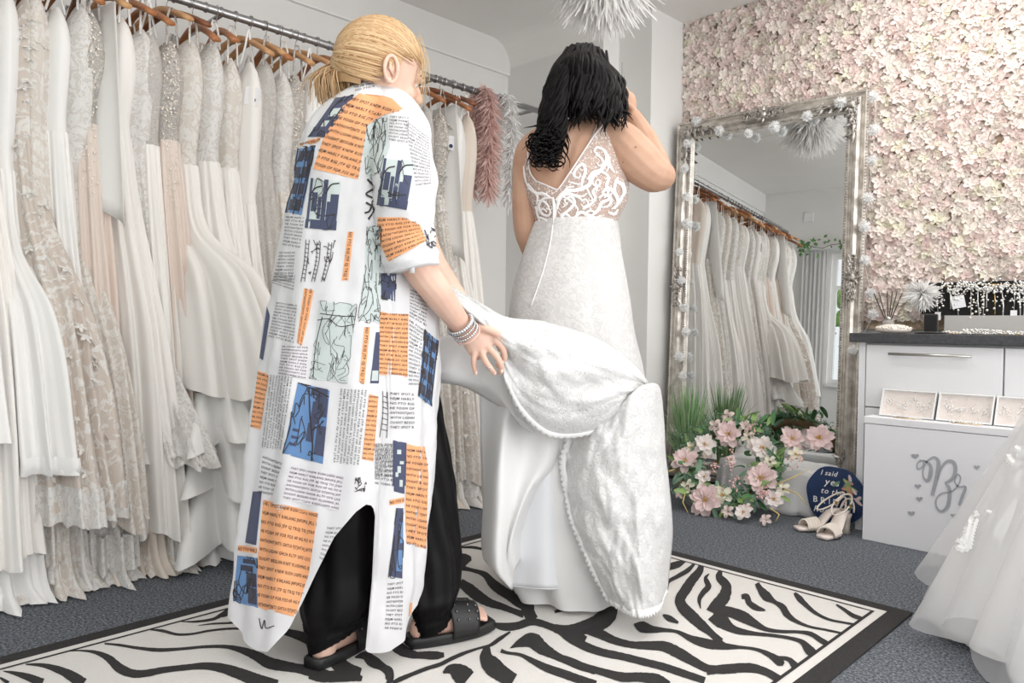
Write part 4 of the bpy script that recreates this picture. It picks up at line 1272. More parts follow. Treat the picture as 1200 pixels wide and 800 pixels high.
# x at the near edge, twist, bodice, skirt, hem z, hem half width, under material, hem half depth, label, extras
GOWNS = [
 (-60, .05, 'satin', 'satin', .50, .42, 'satin', .10, 'plain white satin gown cut off by the frame edge, outermost on rail', ''),
 (-28, .10, 'ivory', 'tulle', .15, .40, 'satin', .10, 'ivory lace topped tulle gown just outside the frame edge', ''),
 (-2, .22, 'satin', 'satin', .43, .46, 'satin', .11, 'smooth white satin gown at the far left with a folded turned up hem', 'T'),
 (24, .24, 'nude', 'nude', .27, .50, 'ivory', .115, 'nude gown with big white floral lace and a beaded bodice', 'S'),
 (48, -.05, 'ivory', 'ivory', .10, .34, 'ivory', .07, 'ivory gown with narrow lace bodice behind the nude floral gown', ''),
 (70, .05, 'satin', 'satin', .30, .30, 'satin', .065, 'slim white satin gown with thin ribbon straps', 'S'),
 (92, .16, 'white', 'ivory', .20, .42, 'white', .075, 'fitted ivory lace gown beside the slim satin one', ''),
 (112, .0, 'bead', 'blush', .24, .30, 'champ', .065, 'blush crepe gown with beaded trim down its edge', ''),
 (138, .22, 'tulle', 'chiffon', .14, .40, 'champ', .075, 'sheer chiffon gown with a long pointed white cape', 'C'),
 (163, .22, 'white', 'white', .40, .46, 'ivory', .11, 'mermaid lace gown with eyelash scalloped hem', ''),
 (184, -.06, 'seq', 'chiffon', .18, .34, 'satin', .07, 'silver lace bodice gown with white chiffon skirt', 'S'),
 (203, .04, 'bead', 'blush', .16, .30, 'champ', .06, 'champagne gown edged with heavy crystal beading', ''),
 (216, .34, 'ivory', 'tulle', .62, .56, 'satin', .16, 'full tulle ball gown with gathered skirt over ruffled tiers', 'F'),
 (247, .20, 'white', 'tulle', .12, .46, 'tulle', .11, 'tulle gown with sheer illusion lace shoulders', 'A'),
 (276, .0, 'ivory', 'chiffon', .10, .38, 'ivory', .08, 'ivory strapless gown behind the illusion lace gown', ''),
 (298, .05, 'chiffon', 'chiffon', .10, .34, 'satin', .07, 'soft ivory chiffon gown next to the sequin gown', 'S'),
 (316, .03, 'seq', 'seq', .12, .32, 'champ', .07, 'glittering silver sequin gown on the rail behind the assistant', 'G'),
 (335, .06, 'white', 'ivory', .12, .34, 'satin', .07, 'pale lace gown with a pointed train end beside the sequin gown', ''),
 (352, .02, 'bead', 'white', .10, .34, 'satin', .07, 'ivory beaded gown close to the assistant ponytail', ''),
 (370, .06, 'satin', 'satin', .10, .34, 'satin', .07, 'white satin halter gown hanging behind the ponytail', 'S'),
 (396, .0, 'ivory', 'tulle', .10, .38, 'satin', .08, 'tulle gown hidden behind the assistant shoulder', ''),
 (426, .04, 'white', 'chiffon', .10, .36, 'satin', .08, 'chiffon gown hidden behind the assistant head', ''),
 (458, .05, 'ivory', 'tulle', .10, .38, 'satin', .085, 'tulle gown behind the assistant face', ''),
 (486, .0, 'white', 'white', .10, .32, 'satin', .07, 'white lace gown just past the assistant face', ''),
 (505, .02, 'seq', 'ivory', .10, .32, 'champ', .07, 'pearl embroidered gown hanging in front of the petal gown', ''),
 (522, .06, 'bead', 'ivory', .12, .36, 'tulle', .07, 'gown with raised petal lace between the two women', 'P'),
 (541, .04, 'satin', 'tulle', .10, .36, 'tulle', .07, 'white gown with tulle sleeve and navy dotted tag between women', 'GC'),
 (556, .0, 'champ', 'chiffon', .16, .28, 'blush', .06, 'plain champagne gown last on the rail beside the pink boa', 'S'),
]
for gi, (xn, tw, mb_n, ms_n, hemz, hxh, mu_n, hyh, label, ex) in enumerate(GOWNS):
    rd = random.Random(100 + gi)
    yr = pX(xn, 100, XRL + .17).y
    c = Vector((XRL, yr, 0))
    make_hanger((XRL, yr, ZRL), tw + rd.uniform(-.22, .22), 'wooden hanger holding the ' + ' '.join(label.split()[:11]))
    t = thing('wedding_gown', c, label, 'gown', 'wedding gowns on the long rail')
    sh = rd.uniform(1.90, 1.96); wz = rd.uniform(1.36, 1.60); fo = [(rd.choice((6, 7, 8, 9)), rd.uniform(0, 6), .045), (rd.choice((13, 15, 17)), rd.uniform(0, 6), .05), (rd.choice((25, 29, 31)), rd.uniform(0, 6), .030)]
    body = [(sh, .13, .022, 0, 0, 0), (sh - .05, .165, .045, 0, 0, .1), (1.76, .17, .062, .005, 0, .35), (wz, .135, .050, .01, 0, .4), (wz - .06, .142, .052, .012, 0, .4)]
    br_ = shell(c, body, 40, fo, tw, .9, 14, gi)
    dip = rd.choice((.10, .14, .05))
    for i_, row in enumerate(br_):
        for j_, p in enumerate(row): p.z -= dip * (1 - abs(cos(2 * pi * j_ / 40)) ** .6) * max(0, 1 - i_ / 9) ** 1.5 - .004 * noise.noise(p * 9)
    MB().grid(br_, cu=True).build('bodice', DM[mb_n], t)
    zt = wz - .045; xs = (hxh - .15) * .30
    skirt = [(zt, .141, .052, .012, 0, .2), (zt - .25, .165 + hxh * .05, .058, .02, 0, .6), ((zt + hemz) / 2, .15 + (hxh - .15) * .55, .055 + (hyh - .05) * .55, xs * .5, .01, .9), (hemz, hxh * .86, hyh, xs, .02, 1.35)]
    if ms_n == 'white' and hemz > .3: skirt[2] = (hemz + .40, .20, .07, .03, .01, .6)
    g = MB().grid(shell(c, skirt, 150, fo, tw, .85, 34, gi + 50, .018), cu=True)
    g.build('skirt', DM[ms_n], t)
    # lining and train that reach the carpet
    hu = min(hxh, .37); xu = min(xs, .05)
    lo = [(max(hemz + .25, .45), .13 + hu * .25, .045, xu * .5, .01, .8), (.22, hu * .72, hyh * .9, xu * .9, .02, 1.6), (.06, hu * .80, hyh * 1.0, xu, .02, 2.0), (.008, hu * .90, hyh * 1.25, xu * 1.05, .03, 2.3)]
    fo2 = [(rd.choice((9, 11)), rd.uniform(0, 6), .05), (rd.choice((16, 19)), rd.uniform(0, 6), .045), (29, rd.uniform(0, 6), .02)]
    MB().grid(shell(c, lo, 84, fo2, tw, .85, 20, gi + 90), cu=True).build('underskirt', DM[mu_n], t)
    ct, st = cos(tw), sin(tw)
    def loc(x, y, z): return Vector((c.x + x * ct - y * st, c.y + x * st + y * ct, z))
    # shoulder straps or hanging loops
    for s in (-1, 1):
        zb = ZRL - .081 - .3 * .125
        if 'S' in ex: pts = [loc(s * .10, -.03, sh - .01), loc(s * .105, -.012, (sh + zb) / 2 + .02), loc(s * .11, 0, zb + .045), loc(s * .105, .012, (sh + zb) / 2 + .02), loc(s * .10, .03, sh - .01)]
        else: pts = [loc(s * .145, -.02, sh - .03), loc(s * .14, -.014, zb - .01), loc(s * .135, 0, zb + .03), loc(s * .14, .014, zb - .01), loc(s * .145, .02, sh - .03)]
        MB().tube([Vector(q) for q in spline([tuple(p) for p in pts], 12)], .0045, 6, flat=.35).build('strap', DM['satin' if 'S' in ex else mb_n], t)
    if 'T' in ex:
        hm = [(hemz + .035, hxh * .862, hyh * 1.005, xs, .02, 1.30), (hemz + .004, hxh * .872, hyh * 1.01, xs, .02, 1.35), (hemz - .02, hxh * .85, hyh, xs, .02, 1.35)]
        MB().grid(shell(c, hm, 84, fo, tw, .85, 6, gi + 50, .0), cu=True).build('hem_band', DM['satin'], t)
    if 'F' in ex:
        for k, (za, zb_, w) in enumerate(((.62, .43, .40), (.50, .25, .43), (.34, .06, .47))):
            fl = [(za, w * .8, hyh * .7, xs, .01, .6), ((za + zb_) / 2, w * .92, hyh * .95, xs, .015, 1.8), (zb_, w, hyh * 1.15, xs * 1.1, .02, 3.0)]
            MB().grid(shell(c, fl, 110, [(11, k, .05), (17, 2 * k, .05)], tw, .85, 10, gi + k, .03), cu=True).build('flounce', DM['satin'], t)
    if ms_n in ('nude', 'white', 'ivory') or mu_n in ('ivory', 'white'):
        # scalloped lace border
        zz, ww, wy = (hemz, hxh * .87, hyh * 1.02) if ms_n in ('nude', 'white') else (.07, min(hxh, .37) * .82, hyh * 1.05)
        rows = shell(c, [(zz + .10, ww * (.955 if hemz < .35 else .80), wy * .99, xs, .02, 1.25), (zz - .03, ww * 1.0, wy * 1.02, xs, .02, 1.35)], 160, fo, tw, .85, 4, gi + 50)
        for j, p in enumerate(rows[-1]): p.z += .016 * abs(sin(j * pi / 8)) + .004 * rd.random()
        rows[-1] = [Vector((p.x, p.y, max(.004, p.z))) for p in rows[-1]]
        MB().grid(rows, cu=True).build('lace_border', DM['white'], t)
    if 'C' in ex:
        rows = []
        for i in range(14):
            u = i / 13; z = sh + .02 - .62 * u; row = []
            for j in range(15):
                s = j / 14; x = .02 + .17 * s + (.10 * u) * s; y = -.06 - .035 * u + .02 * sin(s * 9) * u
                row.append(loc(x, y, z - (.16 * u * (s) if s > .0 else 0)))
            rows.append(row)
        MB().grid(rows).build('cape_sleeve', DM['satin'], t, solid=.002)
    if 'A' in ex or 'P' in ex or ms_n == 'nude':
        ap = MB()
        for k in range(90):
            u = rd.random(); z = (1.15 - .55 * u) if 'A' in ex else rd.uniform(hemz + .1, 1.85)
            hx, hy, xo, yo, _f = interp(sorted([(-r[0],) + tuple(r[1:]) for r in (body + skirt[1:])]), -z)
            a = rd.uniform(-1.9, .5); ca, sa = cos(a), sin(a)
            p = loc(math.copysign(abs(ca) ** .85, ca) * hx * 1.01 + xo, math.copysign(abs(sa) ** .85, sa) * hy * 1.03 + yo, z)
            n = Vector((ca * hy, sa * hx, .1)).normalized(); n = Matrix.Rotation(tw, 3, 'Z') @ n; q = frame_from(n, rd.uniform(0, 6)).to_4x4(); s_ = rd.uniform(.012, .026)
            for m_ in range(5):
                v, f = petal(Matrix.Translation(p) @ q @ Matrix.Rotation(m_ * 1.257, 4, 'Z'), s_, s_ * .75, .05, .1); ap.add(v, f)
        o = ap.build('lace_flowers', DM['white'], t); o['kind'] = 'stuff'
    if mb_n in ('bead',):
        bd = MB()
        for k in range(150):
            z = wz - .3 + (sh - wz + .3) * rd.random(); hx, hy, xo, yo, _f = interp(sorted([(-r[0],) + tuple(r[1:]) for r in (body + skirt[1:])]), -z)
            a = rd.gauss(-.45, .35); bd.ball(loc(cos(a) * hx * 1.04 + xo, sin(a) * hy * 1.08 + yo, z), rd.uniform(.002, .005), 5, 4)
        o = bd.build('beading', m_pearl, t); o['kind'] = 'stuff'
    if 'G' in ex:
        p = loc(.17, -.075, 1.80)
        tg = MB().box((-.028, -.0012, -.07), (.028, .0012, 0), Matrix.Translation(p) @ Matrix.Rotation(.8, 4, 'Z') @ Matrix.Rotation(.15, 4, 'Y')).build('paper_tag', m_card, t, smooth=False)
        MB().lathe([(.001, -.0026), (.010, -.0026), (.010, .0026), (.001, .0026)], (0, 0, 0), 14).build('navy_dot', m_navy, tg, local=True).matrix_local = Matrix.Translation(p - c) @ Matrix.Rotation(.8, 4, 'Z') @ Matrix.Translation((0, 0, -.05)) @ Matrix.Rotation(pi / 2, 4, 'X')

# feather boas over the end of the rail
def boa(x, ytop, ybot, dep_y, w, m, label, n):
    rd = random.Random(int(x)); a = pX(x, ytop, XRL + .06); b_ = pX(x - 2, ybot, XRL + .08)
    y = a.y; t = thing('feather_boa', Vector((a.x, y, b_.z)), label, 'boa', 'feather boas at the rail end')
    top = Vector((XRL, y, ZRL + .03))
    core = [Vector((XRL - .09, y, 1.62)), Vector((XRL - .06, y, 1.95)), Vector((XRL - .03, y, ZRL + .01)), top, Vector((XRL + .04, y, ZRL + .005)), Vector((XRL + .07, y, 1.95)), b_.lerp(a, .4), b_]
    cs = [Vector(q) for q in spline([tuple(p) for p in core], 60)]
    MB().tube(cs, .008, 6).build('core', m, t)
    fm = MB()
    for i in range(n):
        k = rd.randrange(len(cs) - 1); p = cs[k].lerp(cs[k + 1], rd.random()); d = Vector((rd.gauss(0, 1), rd.gauss(0, 1), rd.gauss(-.5, .6))).normalized()
        feather(fm, p, d, rd.uniform(.6, 1.0) * w, rd.uniform(.004, .009), .5, rd)
    o = fm.build('plumes', m, t); o['kind'] = 'stuff'


boa(574, 100, 226, 0, .075, m_pinkf, 'dusty pink feather boa hung over the rail past the last gown', 3200)
boa(600, 108, 238, 0, .06, m_feather, 'white feather boa hung on the rail between pink boa and bride', 1900)

# ================================================================== people: shared tools
def wr_(rpx, dep): return rpx * dep / FPX


class PxSurf:
    """round shape described by its outline: rows (y, x left, x right, depth of axis, half depth in metres)"""
    def __init__(self, rows): self.rows = rows

    def pt(self, th, y, grow=0.0, e=1.0):
        xl, xr, dep, dp = interp(self.rows, y)
        cx, w = (xl + xr) / 2, (xr - xl) / 2
        c, s = cos(th), sin(th)
        if e != 1: c = math.copysign(abs(c) ** e, c); s = math.copysign(abs(s) ** e, s)
        return P(cx + w * c + grow * c * FPX / dep, y, dep) - CD * ((dp + grow) * s)


def chain_px(mb, pts, n=14):
    """tube through (x, y, depth, radius in pixels)"""
    sm = spline(pts, max(8, 5 * len(pts)))
    mb.tube([P(*q[:3]) for q in sm], [wr_(q[3], q[2]) for q in sm], n)
    for q in (sm[0], sm[-1]): mb.ball(P(*q[:3]), wr_(q[3], q[2]), 12, 8)


def remesh(mb, name, mat_, parent, voxel, smooth=4):
    o = mb.build(name, mat_, parent)
    m = o.modifiers.new('r', 'REMESH'); m.mode = 'VOXEL'; m.voxel_size = voxel; m.use_smooth_shade = True
    s = o.modifiers.new('s', 'SMOOTH'); s.iterations = smooth; s.factor = .5
    dg = bpy.context.evaluated_depsgraph_get()
    me = bpy.data.meshes.new_from_object(o.evaluated_get(dg))
    o.modifiers.clear(); old = o.data; o.data = me; bpy.data.meshes.remove(old)
    me.polygons.foreach_set('use_smooth', [True] * len(me.polygons))
    if not me.materials: me.materials.append(mat_)
    return o


HEADROWS = [(0.0, .074, .030, .016), (.012, .086, .008, .034), (.035, .089, -.028, .050), (.065, .090, -.062, .059), (.095, .090, -.088, .066), (.125, .088, -.100, .071), (.155, .092, -.106, .075), (.182, .084, -.100, .073), (.205, .060, -.080, .060), (.220, .025, -.045, .036), (.225, .0, -.02, .015)]


def head_parts(mb, M, r=1.0):
    rows = []
    for i in range(25):
        z = .225 * i / 24; f, b, w = interp(HEADROWS, z); row = []
        for k in range(28):
            a = 2 * pi * k / 28; ca, sa = cos(a), sin(a)
            y = (f if sa > 0 else -b) * sa if b < 0 else (f + b) / 2 + (f - b) / 2 * sa
            row.append(M @ Vector((w * ca, y, z)))
        rows.append(row)
    mb.grid(rows, cu=True, cap=True)
    R3 = M.to_3x3()
    mb.tube([M @ Vector((0, .086, .135)), M @ Vector((0, .100, .112)), M @ Vector((0, .108, .098)), M @ Vector((0, .092, .090))], [.007, .010, .012, .009], 10)
    mb.ball(M @ Vector((.010, .095, .094)), .008, 8, 6); mb.ball(M @ Vector((-.010, .095, .094)), .008, 8, 6)
    for s in (-1, 1):
        mb.ball(M @ Vector((s * .033, .074, .132)), (.022, .016, .010), 10, 6, R3)      # brow
        mb.ball(M @ Vector((s * .036, .066, .085)), (.024, .020, .022), 10, 6, R3)      # cheek
    mb.ball(M @ Vector((0, .088, .068)), (.024, .010, .007), 10, 6, R3)
    mb.ball(M @ Vector((0, .087, .056)), (.020, .010, .007), 10, 6, R3)
    mb.ball(M @ Vector((0, .076, .016)), (.022, .016, .014), 10, 6, R3)


def ear_mesh(M, s):
    mb = MB(); R3 = M.to_3x3()
    c = Vector((s * .076, -.008, .108)); pts = []
    for k in range(20):
        a = 2 * pi * k / 20; pts.append(M @ (c + Vector((s * .010 * (1 - .3 * sin(a)) , -.006 + .017 * cos(a) - .004 * sin(a), .031 * sin(a)))))
    pts.append(pts[0]); mb.tube(pts, [.0052 if k < 11 else .0045 for k in range(21)], 8, cap=False)
    mb.ball(M @ (c + Vector((0, -.005, 0))), (.007, .014, .026), 12, 8, R3)
    mb.ball(M @ (c + Vector((s * .008, -.003, -.027))), (.006, .008, .009), 10, 6, R3)
    mb.tube([M @ (c + Vector((s * .010, -.012, .014))), M @ (c + Vector((s * .011, -.010, 0))), M @ (c + Vector((s * .009, .004, -.012)))], [.003, .004, .003], 6)
    return mb


def face_details(M, parent, iris):
    for s in (-1, 1):
        e = MB().ball(M @ Vector((s * .031, .0700, .118)), .0112, 14, 10).build('eye', mat('eye white', (240, 236, 232), .2), parent)
        MB().ball(M @ Vector((s * .031, .0778, .118)), .0050, 10, 6).build('iris', iris, e)
        bw = MB().tube([M @ Vector((s * .016, .091, .139)), M @ Vector((s * .033, .088, .144)), M @ Vector((s * .052, .074, .139))], [.003, .0035, .0015], 6)
        bw.build('eyebrow', mat('brow hair', (150, 112, 78), .8), parent)
    MB().tube([M @ Vector((-.022, .084, .062)), M @ Vector((-.010, .094, .066)), M @ Vector((0, .0955, .0645)), M @ Vector((.010, .094, .066)), M @ Vector((.022, .084, .062))], [.002, .0055, .006, .0055, .002], 8).build('lips', mat('lips', (206, 132, 124), .5), parent)


def oriented(fwd, up, ref_local, ref_world, k=1.0):
    f = fwd.normalized(); u = (up - f * up.dot(f)).normalized(); r = f.cross(u)
    R = Matrix((r, f, u)).transposed() * k
    return Matrix.Translation(Vector(ref_world) - R @ Vector(ref_local)) @ R.to_4x4()


def finger(mb, pts, r0, r1):
    sm = spline(pts, 9); mb.tube([P(*q) for q in sm], [r0 + (r1 - r0) * i / 8 for i in range(9)], 10); mb.ball(P(*sm[-1]), r1, 10, 6); mb.ball(P(*sm[0]), r0, 10, 6)


def ell_strand(M, c, rad, d0, d1, lift, n=10):
    """path over an ellipsoid from unit direction d0 to d1"""
    d0, d1 = d0.normalized(), d1.normalized(); om = math.acos(max(-1, min(1, d0.dot(d1)))); out = []
    for i in range(n):
        t = i / (n - 1); d = (d0 * sin((1 - t) * om) + d1 * sin(t * om)) / max(1e-4, sin(om))
        k = 1 + lift * sin(pi * min(1, .1 + t)); out.append(M @ (c + Vector((d.x * rad[0], d.y * rad[1], d.z * rad[2])) * k))
    return out


def bvh_of(objs):
    V, F_ = [], []
    dg = bpy.context.evaluated_depsgraph_get()
    for o in objs:
        off = Vector()
        q = o.parent
        while q is not None: off += ORG.get(q.name, Vector()); q = q.parent
        b = len(V); V += [v.co + off for v in o.data.vertices]; F_ += [tuple(i + b for i in p.vertices) for p in o.data.polygons]
    return BVHTree.FromPolygons(V, F_)


def hit(bv, x, y, off):
    v = ray(x, y).normalized(); h = bv.ray_cast(CP, v)
    if h[0] is None: return None
    n = h[1] if h[1].dot(v) < 0 else -h[1]
    n = (n - v * .6).normalized()
    return h[0] + n * off


def laid(bv, V, F_, off, mb, maxd=.05):
    """lays flat shapes given in outline coordinates onto a surface"""
    H = [hit(bv, x, y, off) for x, y in V]; ok = []
    for f in F_:
        q = [H[i] for i in f]
        if any(p is None for p in q): continue
        d = [(p - CP).dot(CD) for p in q]
        if max(d) - min(d) > maxd: continue
        ok.append(f)
    idx = {}; vs = []
    for f in ok:
        for i in f:
            if i not in idx: idx[i] = len(vs); vs.append(H[i])
    mb.add(vs, [tuple(idx[i] for i in f) for f in ok])
    return mb


def poly_grid(poly, st=3.0):
    ys = [p[1] for p in poly]; y0, y1 = min(ys), max(ys); n = max(2, int((y1 - y0) / st)); V, F_ = [], []
    m = max(2, int((max(p[0] for p in poly) - min(p[0] for p in poly)) / st))
    for i in range(n + 1):
        y = y0 + (y1 - y0) * min(.999, max(.001, i / n)); xs = []
        for a, b in zip(poly, poly[1:] + poly[:1]):
            if (a[1] - y) * (b[1] - y) < 0 or (a[1] == y): xs.append(a[0] + (b[0] - a[0]) * ((y - a[1]) / (b[1] - a[1]) if b[1] != a[1] else 0))
        if not xs: xs = [poly[0][0]]
        xa, xb = min(xs), max(xs)
        for j in range(m + 1): V.append((xa + (xb - xa) * j / m, y))
    for i in range(n):
        for j in range(m): F_.append((i * (m + 1) + j, i * (m + 1) + j + 1, (i + 1) * (m + 1) + j + 1, (i + 1) * (m + 1) + j))
    return V, F_


def inside(poly, x, y):
    c = False
    for a, b in zip(poly, poly[1:] + poly[:1]):
        if (a[1] > y) != (b[1] > y) and x < (b[0] - a[0]) * (y - a[1]) / (b[1] - a[1]) + a[0]: c = not c
    return c


def bil(q, u, v):
    (ax, ay), (bx, by), (cx, cy), (dx, dy) = q
    return ((1 - u) * (1 - v) * ax + u * (1 - v) * bx + u * v * cx + (1 - u) * v * dx, (1 - u) * (1 - v) * ay + u * (1 - v) * by + u * v * cy + (1 - u) * v * dy)


WORDS = ['THEY SPOT KNEW RUSH LIGPD ANGIO WBGOH', 'NEJM HARLY KIHLANG JNFUPG JFLL HOPURG', 'NO FTO RIG JTP GJ TRGJ TO JTRPG GOGO GEO', 'HE FOGH OF FOR FOS HF HG FO H FH FOHGFI', 'ANTHOHTJNTS GHTUI FJTJNTAJ JHTRORNHE H', 'WITH LIGHH GHUA KLTF OFG LJUJ JHTG 1 H', 'OUGHT BEGUIN KNIT FLUSHING JELL HOURS']


def print_text(bv, mb, quad, nl, wchars, off, clip=None, start=0, fill=.62):
    """nl lines of small capitals running along the first edge of the quad"""
    for l in range(nl):
        s = WORDS[(start + l) % len(WORDS)]
        while len(s) < wchars: s += ' ' + WORDS[(start + l + 1) % len(WORDS)]
        s = s[:wchars].strip()
        V, F_, w = text2d(s, .12, .03); hgt = .7
        v0 = (l + .5 + fill / 2) / nl
        XY = [bil(quad, x / w, v0 - (y / hgt) * fill / nl) for x, y in V]
        if clip:
            F_ = [f for f in F_ if inside(clip, *XY[f[0]])]
        laid(bv, XY, F_, off, mb)

# ================================================================== the assistant in the printed shirt dress
m_skin = mat('fair skin', (226, 192, 174), .5, sss=.1, rgb2=(218, 178, 160), vscale=14, spec=.35)
m_hair = mat('blonde hair', (190, 154, 114), .48, spec=.4)
m_hair3 = mat('dark blonde hair', (150, 112, 76), .48, spec=.4)
m_hair2 = mat('light blonde hair', (208, 178, 138), .48, spec=.4)
wbase = pz(455, 772)
wo = thing('person', Vector((wbase.x, wbase.y, 0)), 'blonde assistant in a newspaper print shirt dress and black trousers lifting the train', 'person')
wf_ = (CR * cos(radians(34)) + Vector((CD.x, CD.y, 0)).normalized() * sin(radians(34)) - Vector((0, 0, 1)) * .26).normalized()
wup = Vector((0, 0, 1)) + CR * .12
WH = oriented(wf_, wup, (.076, -.008, .108), P(459, 83, 1.925), 1.08)
bm = MB()
head_parts(bm, WH)
# neck, trunk, arms, legs
nk = WH @ Vector((0, -.035, .05))
bm.tube([nk, nk.lerp(P(440, 118, 2.0), .5), P(440, 120, 2.0), P(434, 140, 2.0)], [.056, .055, .058, .075], 16)
chain_px(bm, [(432, 150, 2.0, 40), (425, 200, 2.0, 48), (418, 270, 2.0, 46), (410, 340, 2.0, 52), (408, 420, 2.0, 54)])
chain_px(bm, [(440, 138, 2.0, 26), (462, 150, 1.95, 25), (474, 200, 1.89, 23), (482, 262, 1.86, 20), (487, 306, 1.86, 19.5), (512, 342, 1.90, 18), (533, 371, 1.95, 14), (546, 388, 1.98, 12.5)])
chain_px(bm, [(430, 150, 2.05, 26), (450, 160, 2.13, 24), (480, 240, 2.2, 21), (500, 300, 2.22, 19), (530, 345, 2.2, 15), (552, 372, 2.17, 11)])
# right hand holding the hem
PD = 1.99
rows = []
for t_, hw_, th_ in ((0, 12.5, 10), (.25, 15, 10), (.55, 19, 9), (.8, 20, 8.5), (1, 18, 7)):
    cx, cy = 546 + (572 - 546) * t_, 388 + (409 - 388) * t_
    ax = Vector((26, 21)).normalized(); pxv = Vector((-ax.y, ax.x))
    rows.append([P(cx + pxv.x * hw_ * cos(a), cy + pxv.y * hw_ * cos(a), PD - wr_(th_, PD) * sin(a) + .01 * t_) for a in [2 * pi * k / 14 for k in range(14)]])
bm.grid(rows, cu=True, cap=True)
finger(bm, [(560, 383, 1.985), (573, 386, 1.975), (586, 393, 1.985), (596, 402, 1.995)], .0125, .0088)     # thumb along the hem
finger(bm, [(580, 398, 1.99), (589, 408, 1.995), (591, 421, 2.01), (583, 428, 2.03)], .0105, .0082)         # index curled under the hem
finger(bm, [(574, 409, 1.985), (583, 419, 1.98), (588, 431, 1.99), (586, 437, 2.01)], .0105, .0080)
finger(bm, [(565, 415, 1.98), (570, 425, 1.97), (577, 434, 1.975), (579, 437, 1.99)], .0100, .0076)
finger(bm, [(556, 415, 1.985), (555, 424, 1.98), (556, 432, 1.985), (557, 437, 1.99)], .0090, .0066)
# left hand (behind the lace) with its fingers
LPD = 2.165
bm.ball(P(564, 384, LPD), (.035, .02, .04), 12, 8)
for k in range(4): finger(bm, [(566 + 4 * k, 384 + 4 * k, LPD), (576 + 3 * k, 388 + 5 * k, LPD - .01), (580 + 2 * k, 398 + 4 * k, LPD - .02)], .0095, .0075)
finger(bm, [(562, 378, LPD), (574, 378, LPD - .015), (584, 384, LPD - .02)], .0105, .008)


def shoe_frame(heel, toe):
    a, b = pz(*heel), pz(*toe); d = b - a; d.z = 0; l = d.length; d.normalize(); s = Vector((d.y, -d.x, 0))
    M = Matrix((s, d, Vector((0, 0, 1)))).transposed().to_4x4(); M.translation = Vector((a.x, a.y, RT))
    return M, l


SH = []
for heel, toe, ank in (((372, 785), (441, 745), (388, 750, 1.945)), ((486, 760), (571, 741), (507, 726, 2.05))):
    M, l = shoe_frame(heel, toe); SH.append((M, l)); k = l / .235
    an = P(*ank)
    bm.tube([an + Vector((0, 0, .12)), an + Vector((0, 0, .03)), M @ Vector((0, .03 * k, .085))], [.038, .034, .033], 14)
    bm.ball(M @ Vector((0, .022 * k, .044)), (.033, .036, .036), 14, 10, M.to_3x3())
    bm.tube([M @ Vector((0, .02 * k, .062)), M @ Vector((0, .08 * k, .070)), M @ Vector((.002, .14 * k, .056)), M @ Vector((.004, .185 * k, .046))], [.034, .034, .036, .030], 14)
    bm.tube([M @ Vector((0, .02 * k, .052)), M @ Vector((0, .10 * k, .048)), M @ Vector((.002, .18 * k, .046))], [.028, .032, .036], 14)
    sd = 1
    for q in range(5):
        x = .032 - .0155 * q; ln = (.232, .230, .226, .219, .211)[q] * k; rr = (.0115, .0090, .0086, .0083, .0080)[q]
        if heel[0] > 400: x = -x
        bm.tube([M @ Vector((x, .175 * k, .050)), M @ Vector((x * 1.04, ln - .022, .053)), M @ Vector((x * 1.04, ln, .045))], [rr * 1.05, rr, rr * .9], 8); bm.ball(M @ Vector((x * 1.04, ln, .045)), rr * .95, 8, 6)
# legs inside the trousers
chain_px(bm, [(400, 430, 1.99, 36), (402, 520, 1.99, 32), (404, 600, 1.98, 27), (398, 690, 1.965, 21), (388, 745, 1.945, 15)])
chain_px(bm, [(425, 430, 2.05, 36), (455, 520, 2.06, 32), (482, 600, 2.06, 27), (503, 680, 2.05, 20), (507, 722, 2.05, 16)])
body = remesh(bm, 'body', m_skin, wo, .0036, 5)
for s in (-1, 1): ear_mesh(WH, s).build('ear', m_skin, wo)
face_details(WH, wo, mat('blue iris', (96, 122, 142), .3))
MB().ball(WH @ Vector((.088, -.008, .078)), .0042, 10, 6).build('ear_stud', m_pearl, wo)
# nails
m_nail = mat('pale nail', (238, 206, 194), .3)
for (x, y, d) in ((597, 402, 1.985), (558, 437, 1.982), (580, 437, 1.982), (588, 435, 1.983)):
    MB().ball(P(x, y, d), (.004, .004, .006), 8, 6).build('nail', m_nail, wo)

# hair drawn back into a low ponytail
HC, HR = Vector((0, -.010, .128)), (.083, .116, .120)
cap = MB(); cap.ball((0, 0, 0), 1.0, 40, 28)
keep = []
for f in cap.f:
    c = sum((cap.v[i] for i in f), Vector()) / len(f)
    if (c.y > .15 and c.z < .12 + .34 * c.y) or (c.z < -.30 and c.y > -.45) or c.z < -.62: continue
    if c.y > -.05 and c.z < -.02: continue
    keep.append(f)
cap.f = keep; cap.v = [WH @ (HC + Vector((p.x * HR[0], p.y * HR[1], p.z * HR[2]))) for p in cap.v]
hcap = cap.build('hair', m_hair, wo)
knot_w = P(408, 71, 1.975); kl = (WH.inverted() @ knot_w) - HC; kd = Vector((kl.x / HR[0], kl.y / HR[1], kl.z / HR[2])).normalized()
rd = random.Random(31); s1, s2, s3 = MB(), MB(), MB()


def pick(): return rd.choices((s1, s2, s3), (5, 4, .8))[0]


